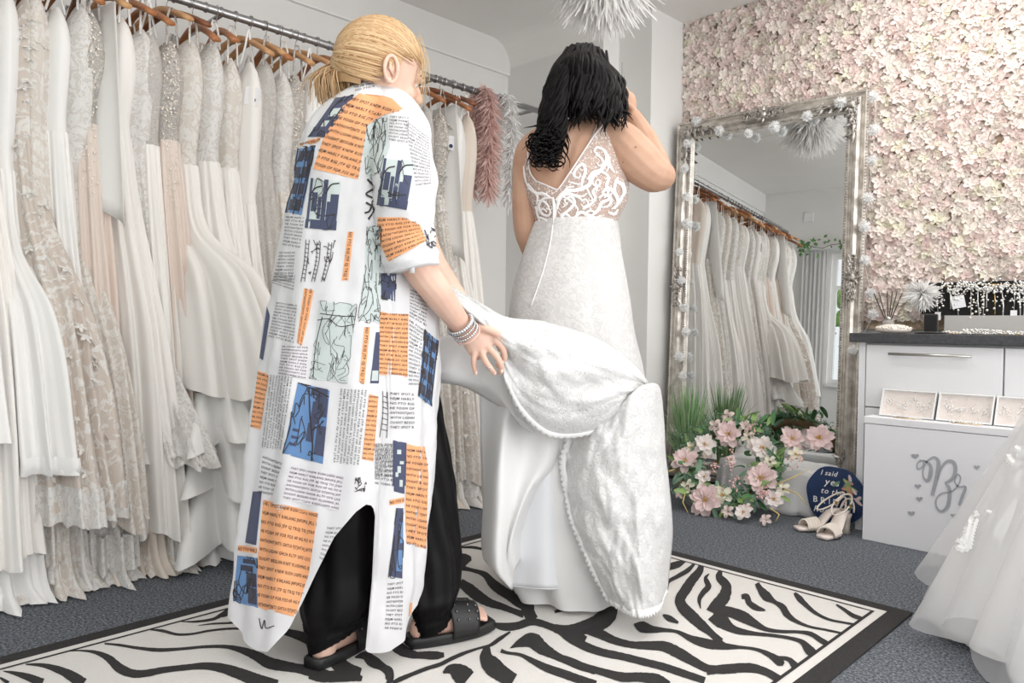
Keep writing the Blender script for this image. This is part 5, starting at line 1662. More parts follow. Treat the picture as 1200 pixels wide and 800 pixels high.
for i in range(2300):
    r_ = rd.random()
    if r_ > .88:
        d0 = Vector((rd.uniform(.6, 1), rd.uniform(-.7, -.12), rd.uniform(-.25, .45)))
    elif r_ > .70:
        d0 = Vector((rd.uniform(-1, 1), rd.uniform(-.7, .45), rd.uniform(.05, 1)))
    elif r_ < .5:     # forehead and temple hairline
        a = rd.uniform(-1.75, 1.75); d0 = Vector((sin(a) * .98, cos(a), (.13 + .34 * max(-.4, cos(a))) * 1.02 + rd.random() ** 1.5 * .6))
    elif r_ < .65:   # behind the ears and nape
        a = rd.uniform(1.7, 4.6); d0 = Vector((sin(a), cos(a), -.34 + rd.uniform(-.2, .1)))
    else: d0 = Vector((rd.gauss(0, .6), rd.gauss(.2, .5), abs(rd.gauss(.8, .2))))
    pts = ell_strand(WH, HC, HR, d0, kd, .012 + rd.uniform(0, .03), 10)
    pts[-1] = pts[-1].lerp(knot_w, .7)
    pick().tube(pts, [.0008, .0022, .0028, .003, .003, .003, .0028, .0026, .0024, .002], 5)
for i in range(520):    # ponytail
    g1, g2, g3 = rd.gauss(0, 1), rd.gauss(0, 1), rd.gauss(0, 1)
    e = (393 + 13 * g1, 114 + 8 * g2, 1.96 + .018 * g3); m_ = (390 + 10 * g1 + rd.gauss(0, 1.5), 82 - 3 * g1 + rd.gauss(0, 2), 1.965 + .015 * g3)
    w0 = (408 + rd.gauss(0, 2), 71 + rd.gauss(0, 2.5), 1.97 + rd.gauss(0, .008))
    if rd.random() < .3: e = (rd.uniform(371, 382), rd.uniform(95, 122), 1.96); m_ = (rd.gauss(383, 3), 80, 1.96)
    sm = spline([w0, m_, e], 10); pick().tube([P(*q) for q in sm], [.0022 - .0017 * k / 9 for k in range(10)], 5)
for i in range(16):     # loose strands round the face
    x0 = rd.uniform(486, 500); pts = [(x0 - 6, rd.uniform(36, 52), 1.99), (x0 + 3, 72, 1.985), (x0 + rd.uniform(-2, 3), rd.uniform(98, 118), 1.985), (x0 - rd.uniform(2, 10), rd.uniform(120, 138), 1.985)]
    sm = spline(pts, 10); s2.tube([P(*q) for q in sm], [.0011 - .0008 * k / 9 for k in range(10)], 4)
for mb_, mm in ((s1, m_hair), (s2, m_hair2), (s3, m_hair3)):
    o = mb_.build('hair_strands', mm, hcap); o['kind'] = 'stuff'
MB().tube([P(408 + 4 * cos(a), 71 + 7 * sin(a), 1.968 - .012 * sin(a * 2)) for a in [2 * pi * k / 16 for k in range(17)]], .0028, 6, cap=False).build('hair_tie', m_hair2, hcap)

# printed shirt dress
m_shirt = cloth('white print cotton', (231, 231, 234), transl=.12, rough=.8)
SR_ = [(101, 424, 452, 2.0, .045), (107, 411, 459, 2.0, .070), (116, 397, 469, 2.0, .095), (125, 385, 483, 2.0, .115), (136, 373, 493, 2.0, .13), (150, 362, 501, 2.0, .14), (180, 351, 505, 2.0, .15), (220, 344, 505, 2.0, .155), (260, 336, 507, 2.0, .16), (300, 328, 509, 2.0, .165), (350, 320, 512, 2.0, .17), (400, 312, 514, 2.0, .175), (450, 305, 513, 2.0, .18), (500, 299, 510, 2.0, .18), (550, 292, 507, 2.0, .18), (600, 286, 502, 2.0, .178), (650, 281, 498, 2.0, .175), (700, 275, 492, 2.0, .172), (750, 270, 485, 2.0, .17)]
shs = PxSurf(SR_)
HEM = [(-1.0, 704), (-.85, 712), (-.72, 730), (-.55, 737), (-.38, 734), (-.20, 708), (-.02, 655), (.15, 610), (.33, 582), (.42, 575), (.50, 578), (.555, 596), (.57, 735), (.62, 742), (.80, 744), (.92, 738), (.97, 725), (1.0, 700)]
NU, NV = 200, 150; rows = [[] for _ in range(NV + 1)]
for j in range(NU):
    th = 2 * pi * j / NU; s = cos(th)
    front = sin(th) >= 0
    hy_ = np.interp(s, [h[0] for h in HEM], [h[1] for h in HEM]) if front else np.interp(s, [-1, -.6, -.2, .3, .7, 1], [704, 690, 600, 600, 690, 700])
    for i in range(NV + 1):
        y = 99 + (hy_ - 99) * i / NV
        k = max(0, min(1, (y - 240) / 260))
        g = (.0065 * sin(th * 9 + y * .004) + .004 * sin(th * 17 + 1.1 + y * .008)) * k + .008 * noise.noise(Vector((s * 3, sin(th) * 3, y * .02))) + .003 * noise.noise(Vector((s * 8, sin(th) * 8, y * .06))) * min(1, (y - 99) / 40)
        rows[i].append(shs.pt(th, y, g))
dress = thing('shirt_dress', Vector((wbase.x, wbase.y, 0)), None, None); dress.parent = wo; dress.location = (0, 0, 0); ORG[dress.name] = Vector()
shirt = MB().grid(rows, cu=True).build('dress_panel', m_shirt, dress)
# sleeve and rolled cuff
def sleeve_rows(path, n=48, wob=.004, seed=0):
    sm = spline(path, 40); c = [P(*q[:3]) for q in sm]; out = []
    for i, q in enumerate(sm):
        a, b = c[max(0, i - 1)], c[min(len(c) - 1, i + 1)]; t = (b - a).normalized(); u = (CR - t * CR.dot(t)).normalized(); v = t.cross(u); r = wr_(q[3], q[2])
        row = []
        for k in range(n):
            an = 2 * pi * k / n; f = 1 + wob / r * (sin(an * 3 + i * .35 + seed) + .7 * sin(an * 5 - i * .5)) * min(1, i / 12)
            row.append(c[i] + (u * cos(an) + v * sin(an)) * r * f)
        out.append(row)
    return out


slv = MB().grid(sleeve_rows([(446, 122, 1.99, 24), (458, 134, 1.96, 31), (467, 152, 1.92, 36), (472, 190, 1.88, 37.5), (474, 230, 1.86, 36.5), (475, 262, 1.855, 34), (479, 292, 1.85, 31)]), cu=True).build('sleeve', m_shirt, dress)
cf = MB().grid(sleeve_rows([(476, 282, 1.853, 30), (477.5, 288, 1.85, 33), (480, 298, 1.85, 33.5), (484, 312, 1.85, 32), (485, 316, 1.85, 30), (484, 312, 1.85, 27)], wob=.0015), cu=True).build('cuff', m_shirt, dress)
MB().box((-.006, -.002, -.012), (.006, .002, .012), Matrix.Translation(P(483, 314, 1.80)) @ CR.to_track_quat('X', 'Z').to_matrix().to_4x4()).build('cuff_tab', m_shirt, dress)
# collar
cr_ = []
for i, (y, g) in enumerate(((112, .004), (100, .003), (91, .0), (89, .004), (96, .010), (106, .016))):
    row = []
    for k in range(40):
        a = 2 * pi * k / 40; row.append(P(441 + (25 + g * 440) * cos(a) + (y - 100) * -.15, y + 6 + 15 * cos(a) + 3 * sin(a), 2.0 - (.062 + g) * sin(a)))
    cr_.append(row)
col = MB().grid(cr_, cu=True).build('collar', m_shirt, dress, solid=.0015)

bv = bvh_of([shirt, slv, cf, col])
PM = dict(o=cloth('orange print', (246, 178, 128), transl=.1, rough=.8), b=cloth('blue print', (104, 142, 190), transl=.1, rough=.8), n=cloth('navy print', (78, 84, 110), transl=.1, rough=.8), g=cloth('sage map print', (206, 216, 215), transl=.1, rough=.8), d=cloth('ink print', (66, 68, 84), transl=.1, rough=.8), l=cloth('lilac tint print', (232, 228, 234), transl=.1, rough=.8))


def za(*p): return [(280 + x * .3, 90 + y * .3) for x, y in p]
def zb(*p): return [(280 + x * .3, 320 + y * .3) for x, y in p]
def zc(*p): return [(265 + x * .3, 520 + y * .3) for x, y in p]


ink = MB(); rd = random.Random(77)


def patch(kind, poly, name=None):
    V, F_ = poly_grid(poly); laid(bv, V, F_, .0012, MB()).build(name or 'printed_panel', PM[kind], dress)


def lines(q, nl, wc, clip=None, start=0, fill=.5): print_text(bv, ink, q, nl, wc, .0022, clip, start, fill)


def rects(q, lst, kind, off=.0018):
    mb = MB()
    for (u0, v0, u1, v1) in lst:
        n = 5; V = []; F_ = []
        for i in range(n + 1):
            for j in range(n + 1): V.append(bil(q, u0 + (u1 - u0) * j / n, v0 + (v1 - v0) * i / n))
        for i in range(n):
            for j in range(n): F_.append((i * (n + 1) + j, i * (n + 1) + j + 1, (i + 1) * (n + 1) + j + 1, (i + 1) * (n + 1) + j))
        laid(bv, V, F_, off, mb)
    mb.build('printed_picture', PM[kind], dress)


def strokes(q, lst, w=.7, off=.0021):
    for pts in lst:
        sm = spline([bil(q, *p) for p in pts], 6 * len(pts)); V = []; F_ = []
        for i, p in enumerate(sm):
            a, b = sm[max(0, i - 1)], sm[min(len(sm) - 1, i + 1)]; tx, ty = b[0] - a[0], b[1] - a[1]; l = max(1e-6, sqrt(tx * tx + ty * ty))
            V += [(p[0] - ty / l * w / 2, p[1] + tx / l * w / 2), (p[0] + ty / l * w / 2, p[1] - tx / l * w / 2)]
        for i in range(len(sm) - 1): F_.append((2 * i, 2 * i + 1, 2 * i + 3, 2 * i + 2))
        laid(bv, V, F_, off, ink)


def scribble(q, n, w=.6, amp=.12):
    for k in range(n):
        u, v = rd.random(), rd.random(); pts = [(min(1, max(0, u)), min(1, max(0, v)))]
        for s in range(4): pts.append((min(1, max(0, pts[-1][0] + rd.gauss(0, amp))), min(1, max(0, pts[-1][1] + rd.gauss(0, amp)))))
        strokes(q, [pts], w)


def forest(q):
    rects(q, [(0, .82, 1, 1), (.02, .0, .10, 1), (.46, .02, .60, 1), (.72, .30, .98, .92), (.12, .28, .30, .66), (.33, .36, .44, .8), (.62, .45, .72, .9)], 'n')
    strokes(q, [[(.55, .3), (.7, .12), (.95, .08)], [(.05, .35), (.2, .2), (.4, .15)], [(.3, .7), (.5, .74), (.9, .7)]], 1.6); scribble(q, 8, .7)


def townscape(q, kind='d'):
    r_ = []
    for i in range(4):
        for j in range(2): r_.append((.12 + .42 * j + rd.uniform(-.04, .04), .06 + .24 * i, .12 + .42 * j + .32, .06 + .24 * i + .16))
    rects(q, r_, kind); scribble(q, 12, .9, .2); strokes(q, [[(.05, .02), (.1, .5), (.04, .98)], [(.55, .0), (.6, .5), (.5, 1)], [(.95, .05), (.93, .9)]], 1.3)


YO = za((470, 65), (590, 78), (645, 130), (560, 150), (500, 190), (465, 400), (400, 385), (290, 360), (330, 240), (400, 120))
patch('o', YO, 'orange_panel'); lines(za((440, 70), (640, 130), (470, 405), (270, 345)), 11, 24, YO, 0, .42)
q = za((380, 80), (450, 72), (340, 235), (270, 235)); patch('n', q); rects(q, [(.35, .3, .75, .5), (.3, .6, .6, .75)], 'g'); scribble(q, 8, 1.0)
q = za((240, 255), (320, 235), (315, 257), (240, 272)); patch('o', q, 'orange_panel'); lines(q, 1, 14, None, 2)
q = za((230, 275), (300, 270), (245, 540), (180, 535)); patch('b', q); townscape(q)
q = za((280, 395), (400, 400), (380, 600), (258, 590)); patch('g', q); forest(q)
lines(za((185, 540), (258, 545), (240, 672), (172, 660)), 9, 11, None, 1)
lines(za((162, 680), (222, 680), (212, 800), (132, 800)), 9, 10, None, 3)
q = za((250, 635), (378, 640), (345, 800), (235, 800)); scribble(q, 12, .8, .06); strokes(q, [[(.1, 0), (.12, .5), (.08, 1)], [(.2, 0), (.22, .5), (.2, 1)], [(.45, .05), (.5, .5), (.45, 1)], [(.55, .05), (.6, .5), (.55, 1)], [(.8, .05), (.84, .5), (.8, 1)], [(.9, .05), (.95, .5), (.9, 1)]] + [[(a, b), (a + .1, b + .02)] for a in (.1, .46, .8) for b in (.1, .2, .3, .4, .5, .6, .7, .8, .9)], .8)
q = za((425, 605), (448, 605), (427, 795), (402, 795)); patch('o', q, 'orange_panel'); lines([q[1], q[2], q[3], q[0]], 1, 24, None, 2, .5)
q = za((500, 190), (580, 150), (590, 275), (550, 370), (500, 405), (485, 290)); patch('g', q); scribble(za((500, 170), (580, 160), (560, 380), (490, 380)), 16, .6, .2)
lines(za((590, 150), (665, 155), (660, 262), (585, 250)), 8, 11, None, 0)
q = za((565, 318), (688, 330), (655, 520), (540, 500)); patch('g', q); forest(q)
lines(za((648, 165), (740, 235), (750, 420), (690, 430)), 17, 12, None, 4)
q = za((540, 548), (640, 548), (705, 575), (732, 640), (585, 722), (545, 640)); patch('o', q, 'orange_panel'); lines(za((535, 550), (715, 545), (735, 655), (580, 735)), 9, 20, q, 1, .45)
q = za((500, 585), (556, 585), (552, 800), (490, 800)); patch('g', q); scribble(q, 14, .6, .2)
strokes(za((490, 400), (530, 400), (535, 565), (485, 565)), [[(.3, 0), (.9, .2), (.2, .35), (.8, .45)], [(.2, .55), (.9, .7), (.4, .95)], [(.8, .5), (.5, .75), (.1, .8)]], 2.2)
scribble(za((690, 560), (770, 600), (775, 680), (735, 660)), 12, .9, .15)
q = zb((110, 130), (122, 165), (95, 340), (80, 338)); patch('n', q)
lines(zb((148, 110), (228, 120), (215, 275), (115, 250)), 12, 12, None, 5)
lines(zb((140, 0), (222, 5), (215, 70), (130, 40)), 5, 12, None, 2)
q = zb((255, 58), (293, 65), (272, 180), (245, 285), (226, 270)); patch('o', q, 'orange_panel'); lines(zb((293, 62), (246, 285), (226, 272), (255, 58)), 2, 26, None, 3, .5)
q = zb((318, 108), (460, 120), (425, 430), (275, 410)); patch('g', q); scribble(q, 30, .45, .13); strokes(q, [[(.05, .16), (.5, .17), (.98, .16)], [(.0, .25), (.3, .22), (.6, .3), (1, .26)], [(.12, .2), (.05, .6), (.1, 1)]], .9)
q = zb((490, 0), (556, 0), (550, 195), (465, 190)); patch('g', q); scribble(q, 14, .6, .2)
q = zb((556, 0), (615, 0), (610, 110), (556, 100)); patch('n', q); scribble(q, 8, .9, .2)
q = zb((490, 210), (512, 210), (490, 435), (468, 432)); patch('o', q, 'orange_panel'); lines([q[1], q[2], q[3], q[0]], 1, 26, None, 2, .5)
q = zb((535, 230), (551, 230), (546, 430), (512, 430)); patch('n', q); rects(q, [(.1, .75, .9, .95)], 'g')
q = zb((551, 150), (662, 155), (658, 405), (547, 395)); patch('o', q, 'orange_panel'); lines(q, 14, 15, None, 0, .45)
q = zb((170, 280), (272, 285), (262, 415), (155, 395)); patch('l', q); lines(q, 10, 15, None, 3)
q = zb((75, 380), (118, 395), (85, 610), (45, 605)); patch('o', q, 'orange_panel'); lines(q, 12, 6, None, 1, .4)
q = zb((230, 428), (355, 455), (328, 745), (172, 705)); patch('b', q); rects(q, [(.45, .0, .95, .12), (.62, .12, .98, .38), (.55, .2, .8, .5), (.75, .5, 1, .9), (.5, .5, .7, .75), (.12, .62, .3, .66), (.12, .72, .3, .76), (.12, .82, .28, .86)], 'n'); rects(q, [(.7, .2, .85, .3), (.82, .55, .95, .62), (.84, .7, .95, .78)], 'd'); scribble(q, 14, 1.0, .15); strokes(q, [[(.35, .0), (.5, .35), (.7, .8), (.72, 1)], [(.1, .0), (.6, .05), (1, .1)]], 1.8)
q = zb((122, 395), (212, 405), (168, 690), (88, 680)); lines([q[1], q[2], q[3], q[0]], 8, 30, None, 0, .5)
q = zb((395, 450), (502, 455), (470, 750), (365, 740)); lines([q[1], q[2], q[3], q[0]], 8, 30, None, 2, .5)
q = zb((508, 472), (545, 475), (525, 735), (480, 730)); patch('o', q, 'orange_panel'); lines(q, 14, 6, None, 4, .42)
lines(zb((590, 460), (685, 465), (685, 610), (590, 610)), 8, 11, None, 0, .5)
strokes(zb((555, 460), (590, 465), (590, 645), (545, 640)), [[(.2, 0), (.3, .5), (.1, 1)], [(.7, 0), (.8, .5), (.7, 1)]] + [[(.2, b), (.75, b + .02)] for b in (.1, .22, .34, .46, .58, .7, .82)], .8)
lines(zb((530, 660), (600, 660), (600, 800), (530, 800)), 8, 10, None, 5, .5)
q = zb((602, 652), (655, 655), (652, 830), (600, 830)); patch('n', q); rects(q, [(.3, .2, .6, .3), (.5, .45, .8, .52), (.2, .7, .4, .8)], 'g')
q = zb((725, 220), (778, 265), (752, 520), (700, 480)); patch('b', q); townscape(q)
lines(zb((668, 60), (735, 80), (730, 210), (665, 170)), 9, 9, None, 1)
lines(zb((665, 175), (720, 215), (700, 440), (662, 440)), 16, 6, None, 3)
q = zc((145, 218), (358, 268), (325, 500), (270, 675), (125, 640), (120, 500)); patch('o', q, 'orange_panel'); lines(zc((143, 212), (365, 262), (320, 680), (118, 640)), 12, 32, q, 0, .36)
q = zc((255, 85), (460, 125), (440, 260), (220, 215)); patch('l', q); lines(q, 8, 30, None, 0, .5)
lines(zc((145, 40), (222, 70), (182, 205), (125, 195)), 8, 11, None, 4, .5)
q = zc((105, 185), (140, 185), (118, 395), (75, 385)); patch('n', q)
q = zc((48, 395), (122, 405), (120, 427), (46, 420)); patch('o', q, 'orange_panel'); lines(q, 1, 12, None, 2, .5)
q = zc((45, 435), (122, 445), (126, 640), (28, 615)); patch('b', q); rects(q, [(.3, .05, .9, .14), (.2, .18, .8, .3), (.5, .32, .95, .6), (.6, .62, .95, .95)], 'd'); scribble(q, 10, 1.0, .2)
lines(zc((395, 320), (458, 320), (400, 470), (362, 450)), 8, 8, None, 0, .45)
lines(zc((580, 0), (655, 0), (655, 170), (580, 160)), 9, 9, None, 2, .5)
q = zc((655, 60), (700, 60), (696, 195), (655, 190)); patch('n', q); rects(q, [(.3, .2, .6, .4), (.5, .6, .8, .8)], 'g')
q = zc((705, 0), (775, 5), (790, 120), (780, 410), (705, 390), (698, 250)); patch('o', q, 'orange_panel'); lines(zc((703, 10), (790, 20), (780, 415), (700, 395)), 16, 10, q, 1, .4)
q = zc((637, 218), (695, 207), (695, 230), (640, 240)); patch('o', q, 'orange_panel'); lines(q, 1, 8, None, 2, .5)
q = zc((665, 250), (692, 250), (688, 525), (634, 520)); patch('n', q); rects(q, [(.5, .2, .95, .5), (.5, .6, .95, .9)], 'b'); scribble(q, 8, 1.0, .2)
lines(zc((630, 540), (692, 532), (686, 730), (618, 725)), 11, 9, None, 0, .5)
q = zc((718, 620), (728, 620), (714, 745), (704, 745)); patch('o', q, 'orange_panel')
lines([(414, 97), (437, 92), (440, 103), (417, 108)], 3, 8, None, 0, .55)
strokes(zc((130, 680), (200, 690), (190, 730), (135, 725)), [[(0, 0), (.1, .9), (.3, .1), (.4, .8), (.9, .5)]], 1.2)
scribble(zc((505, 125), (550, 140), (545, 190), (500, 185)), 12, .8, .15)
o = ink.build('printed_lettering', mat('print ink', (58, 54, 58), .8), dress, smooth=False); o['kind'] = 'stuff'

# black trousers gathered at the ankle
m_black = cloth('black satin twill', (14, 13, 14), transl=.0, rough=.5, spec=.14, sheen=0.0)
tr = thing('trousers', Vector((wbase.x, wbase.y, 0)), None, None); tr.parent = wo; tr.location = (0, 0, 0); ORG[tr.name] = Vector()
for k, rows_ in enumerate(([(430, 345, 470, 2.0, .13), (520, 355, 462, 1.99, .125), (580, 366, 450, 1.985, .12), (620, 362, 446, 1.98, .115), (660, 358, 443, 1.98, .11), (700, 352, 440, 1.96, .10), (715, 353, 434, 1.955, .090), (724, 356, 427, 1.95, .080), (730, 358, 422, 1.945, .072), (738, 360, 419, 1.94, .068), (749, 362, 415, 1.935, .066)],
                           [(430, 400, 508, 2.12, .10), (500, 430, 520, 2.12, .10), (560, 452, 531, 2.115, .10), (610, 468, 537, 2.105, .10), (650, 476, 541, 2.09, .095), (685, 480, 539, 2.07, .085), (702, 483, 534, 2.05, .075), (712, 484, 529, 2.05, .062), (724, 485, 527, 2.05, .058), (737, 487, 524, 2.05, .055)])):
    sf = PxSurf(rows_); ya, yb = rows_[0][0], rows_[-1][0]; grid_ = []
    for i in range(71):
        y = ya + (yb - ya) * i / 70; row = []
        for j in range(72):
            th = 2 * pi * j / 72; cuff_ = y > yb - 28
            g = .005 * sin(th * 5 + y * .013 + k) + .004 * sin(th * 9 + y * .02) + .003 * noise.noise(Vector((cos(th) * 3, sin(th) * 3, y * .04)))
            if cuff_: g = .0022 * sin(th * 26 + 2 * sin(y * .5)) + (.0022 if int((y - yb) / 7) % 2 else -.001)
            tilt = (y - ya) / (yb - ya)
            row.append(sf.pt(th, y - (14 * cos(th) * tilt ** 6 if k == 0 else 5 * cos(th) * tilt ** 6), g))
        grid_.append(row)
    MB().grid(grid_, cu=True).build('trouser_leg', m_black, tr)

# slide sandals
m_rub = mat('black rubber', (30, 30, 31), .5, bump=.05); m_foot = mat('dark footbed', (42, 38, 37), .7)
for k, (M, l) in enumerate(SH):
    sl = thing('slide_sandal', M.translation, None, None); sl.parent = wo; sl.location = M.translation - ORG[wo.name]; ORG[sl.name] = M.translation - ORG[wo.name]
    def sw(u): return .046 * (sin(pi * min(1, max(0, .10 + .84 * u))) ** .38) * (.86 + .20 * u)
    L0, L1 = -.022, l + .012; rows = []
    for (z, inn) in ((0, .004), (.004, 0), (.026, .0), (.030, .002), (.030, .007), (.024, .012)):
        row = []
        for i in range(24):
            u = i / 23; row.append(M @ Vector((max(.004, sw(u) - inn), L0 + inn + (L1 - L0 - 2 * inn) * u, z + .004 * max(0, u - .8) * 5)))
        for i in range(23, -1, -1):
            u = i / 23; row.append(M @ Vector((-max(.004, sw(u) - inn), L0 + inn + (L1 - L0 - 2 * inn) * u, z + .004 * max(0, u - .8) * 5)))
        rows.append(row)
    MB().grid(rows, cu=True, cap=True).build('sole', m_rub, sl)
    rows = []; y0, y1 = l * .42, l * .76
    for i in range(10):
        u = i / 9; y = y0 + (y1 - y0) * u; row = []
        for j in range(21):
            a = pi * j / 20; row.append(M @ Vector((.050 * cos(a) * (1 + .02 * u), y + .010 * sin(a) * (1 if u > .5 else -.6), .016 + (.092 - .020 * u) * sin(a) ** .75)))
        rows.append(row)
    st = MB().grid(rows).build('strap', m_rub, sl, solid=.005)
    sm_ = MB()
    for i in (2, 5, 8):
        for j in (3, 5, 7, 13, 15, 17):
            p = rows[i][j]; q = M @ Vector((0, y0 + (y1 - y0) * i / 9, .04)); n = (p - q).normalized(); sm_.ball(p + n * .0035, (.0042, .0042, .0042), 6, 4)
    MB().add(sm_.v, sm_.f).build('studs', mat('gunmetal', (120, 120, 124), .25, .9), st)['kind'] = 'stuff'
    bk = [rows[3][9], rows[3][11], rows[7][11], rows[7][9], rows[3][9]]
    MB().tube([p + Vector((0, 0, .006)) for p in bk], .0022, 6).build('buckle', m_rub, st)

# bracelets, watch and rings
m_brs = mat('silver bracelet', (206, 206, 208), .22, .95)
fx = (Vector((546, 388)) - Vector((520, 352))).normalized()
for k, (cx, cy, r, w, nm) in enumerate(((539.5, 380, 15.5, .0036, 'watch_band'), (543, 384.5, 15.2, .0026, 'bracelet'), (546, 388.5, 15, .0030, 'bracelet'), (548.5, 392, 15.4, .0022, 'bangle'))):
    t_ = (P(546, 388, 1.975) - P(520, 352, 1.91)).normalized(); c = P(cx, cy, 1.955 + .004 * k); u = CR.cross(t_).normalized(); v = t_.cross(u); r_ = wr_(r, 1.96)
    ring = [c + (u * cos(a) + v * sin(a)) * r_ for a in [2 * pi * q / 32 for q in range(33)]]
    if nm == 'bangle': MB().tube(ring, w, 8, cap=False).build(nm, mat('pink beads', (226, 188, 178), .4), wo)
    else:
        o = MB().tube(ring, w * .8, 8, cap=False).build(nm, m_brs, wo)
        bd = MB()
        for p in ring[:-1]: bd.ball(p, w * (1.7 if k == 0 else 1.3), 8, 6)
        bd.build('links', m_brs, o)['kind'] = 'stuff'
    if nm == 'xx': MB().ball(P(537, 377, 1.912), (.012, .012, .014), 14, 8).build('watch_face', mat('pale dial', (224, 226, 228), .2, .5), wo)
MB().tube([P(573 + 3.6 * cos(a), 429 + 2.2 * sin(a), 1.973 - .010 * sin(a)) for a in [2 * pi * q / 16 for q in range(17)]], .0014, 6, cap=False).build('ring', m_brs, wo)

# ================================================================== the bride
m_skin2 = mat('warm skin', (198, 160, 137), .5, sss=.1, rgb2=(188, 148, 124), vscale=14, spec=.35)
bbase = pz(665, 699)
bo = thing('person', Vector((bbase.x, bbase.y, 0)), 'dark haired bride seen from behind in a white lace gown before the mirror', 'person')
BD = 2.47
BT = [(138, 672, 712, BD, .05), (150, 642, 720, BD, .075), (165, 621, 724, BD, .092), (185, 614, 730, BD, .102), (210, 613, 735, BD, .106), (235, 620, 734, BD, .106), (262, 629, 722, BD, .102), (290, 619, 727, BD, .118), (330, 604, 733, BD, .145), (370, 598, 738, BD, .165), (430, 592, 745, BD, .19)]
bts = PxSurf(BT)
bm = MB()
bfw = (Vector((CD.x, CD.y, 0)).normalized() + CR * .35 - Vector((0, 0, 1)) * .06).normalized()
BH = oriented(bfw, Vector((0, 0, 1)) - CR * .08, (0, -.02, .12), P(686, 102, BD - .01), 1.03)
head_parts(bm, BH)
nk = BH @ Vector((0, -.035, .05))
bm.tube([nk, P(690, 140, BD), P(688, 160, BD)], [.056, .056, .07], 16)
rows = []
for i in range(40):
    y = 138 + (400 - 138) * i / 39
    rows.append([bts.pt(2 * pi * k / 72, y, -.005 - (.009 * exp(-((cos(2 * pi * k / 72) + .40 - (232 - y) * .006) / .09) ** 2) * exp(-((y - 205) / 45) ** 2) if k < 36 else 0)) for k in range(72)])
bm.grid(rows, cu=True, cap=True)
# spine furrow is left to the shading of the shoulder blades
chain_px(bm, [(700, 158, BD, 22), (722, 163, BD - .01, 24), (746, 186, BD - .03, 26), (766, 204, BD - .03, 22), (774, 206, BD - .01, 18)])
chain_px(bm, [(772, 206, BD - .01, 17.5), (766, 188, BD + .05, 17), (754, 160, BD + .10, 14), (742, 138, BD + .12, 10.5)])
bm.ball(P(737, 122, BD + .12), (.026, .03, .045), 12, 8)
finger(bm, [(738, 118, BD + .11), (735, 108, BD + .10), (730, 100, BD + .08)], .0095, .0075)
finger(bm, [(735, 118, BD + .115), (731, 108, BD + .10), (726, 100, BD + .075)], .0095, .0075)
finger(bm, [(732, 119, BD + .12), (727, 110, BD + .10), (721, 103, BD + .075)], .0095, .0075)
finger(bm, [(730, 123, BD + .125), (724, 116, BD + .10), (718, 110, BD + .075)], .0088, .0065)
finger(bm, [(741, 128, BD + .10), (736, 122, BD + .075), (731, 116, BD + .06)], .0105, .008)
chain_px(bm, [(636, 168, BD, 20), (622, 180, BD + .01, 19), (617, 225, BD + .03, 17), (619, 270, BD + .05, 16.5), (628, 296, BD + .07, 15.5)])
chain_px(bm, [(628, 296, BD + .07, 15), (660, 296, BD + .16, 13), (695, 294, BD + .17, 10)])
bm.ball(P(708, 293, BD + .155), (.035, .02, .035), 12, 8)
for k, yy in enumerate((281, 290, 297, 303)):
    finger(bm, [(708, 287 + 4 * k, BD + .15), (720, yy - 1, BD + .115), (724.5 + (.8 if k in (1, 2) else 0), yy, BD + .075)], .009, .0066)
finger(bm, [(702, 284, BD + .16), (710, 277, BD + .13), (716, 274, BD + .105)], .0105, .008)
chain_px(bm, [(650, 420, BD + .02, 38), (655, 520, BD + .03, 30), (657, 610, BD + .03, 22), (652, 668, BD + .03, 14)])
chain_px(bm, [(690, 420, BD + .02, 38), (688, 520, BD + .02, 30), (680, 610, BD + .02, 22), (672, 668, BD + .02, 14)])
for xx, dd in ((652, .03), (672, .02)):
    a = P(xx, 668, BD + dd); f = Vector((CD.x, CD.y, 0)).normalized()
    bm.tube([a, a + f * .05 - Vector((0, 0, .02)), a + f * .12 - Vector((0, 0, .055)), a + f * .19 - Vector((0, 0, .065))], [.034, .034, .033, .022], 12)
remesh(bm, 'body', m_skin2, bo, .0040, 5)
face_details(BH, bo, mat('brown iris', (84, 56, 40), .3))
for s in (-1, 1): ear_mesh(BH, s).build('ear', m_skin2, bo)
for (x, y) in ((745, 172), (730, 190)): MB().ball(P(x, y, BD - .03 - wr_(25, BD)), .0022, 6, 4).build('mole', mat('mole', (110, 74, 58), .7), bo)

# long black wavy hair
m_bl = mat('black hair', (10, 9, 10), .40, rgb2=(16, 14, 14), vscale=50, spec=.14, stretch=(1, 1, .3))
cap = MB().ball((0, 0, 0), 1.0, 36, 24); keep = []
for f in cap.f:
    c = sum((cap.v[i] for i in f), Vector()) / len(f)
    if c.y > .42 and c.z < .55: continue
    if c.z < -.75: continue
    keep.append(f)
cap.f = keep; cap.v = [BH @ (Vector((0, -.012, .118)) + Vector((p.x * .087, p.y * .118, p.z * .118))) for p in cap.v]
hc = cap.build('hair', m_bl, bo)
rd = random.Random(55); hs = MB()


def lock(pts, r, wav, nw, n=26):
    sm = spline(pts, n); ph = rd.choice((0, 1.5, 3, 4.6)) + rd.gauss(0, .3); out = []
    for i, q in enumerate(sm):
        t = i / (n - 1); w = wav * max(0, t - .18) ** .8
        out.append(P(q[0] + w * sin(ph + nw * t * 6.28), q[1], q[2] + w * .0022 * cos(ph + nw * t * 6.28)))
    hs.tube(out, [r * (.55 + .6 * sin(pi * min(1, .12 + .8 * i / (n - 1)))) * (1 if i < n - 5 else (n - i) / 5.5) for i in range(n)], 6)


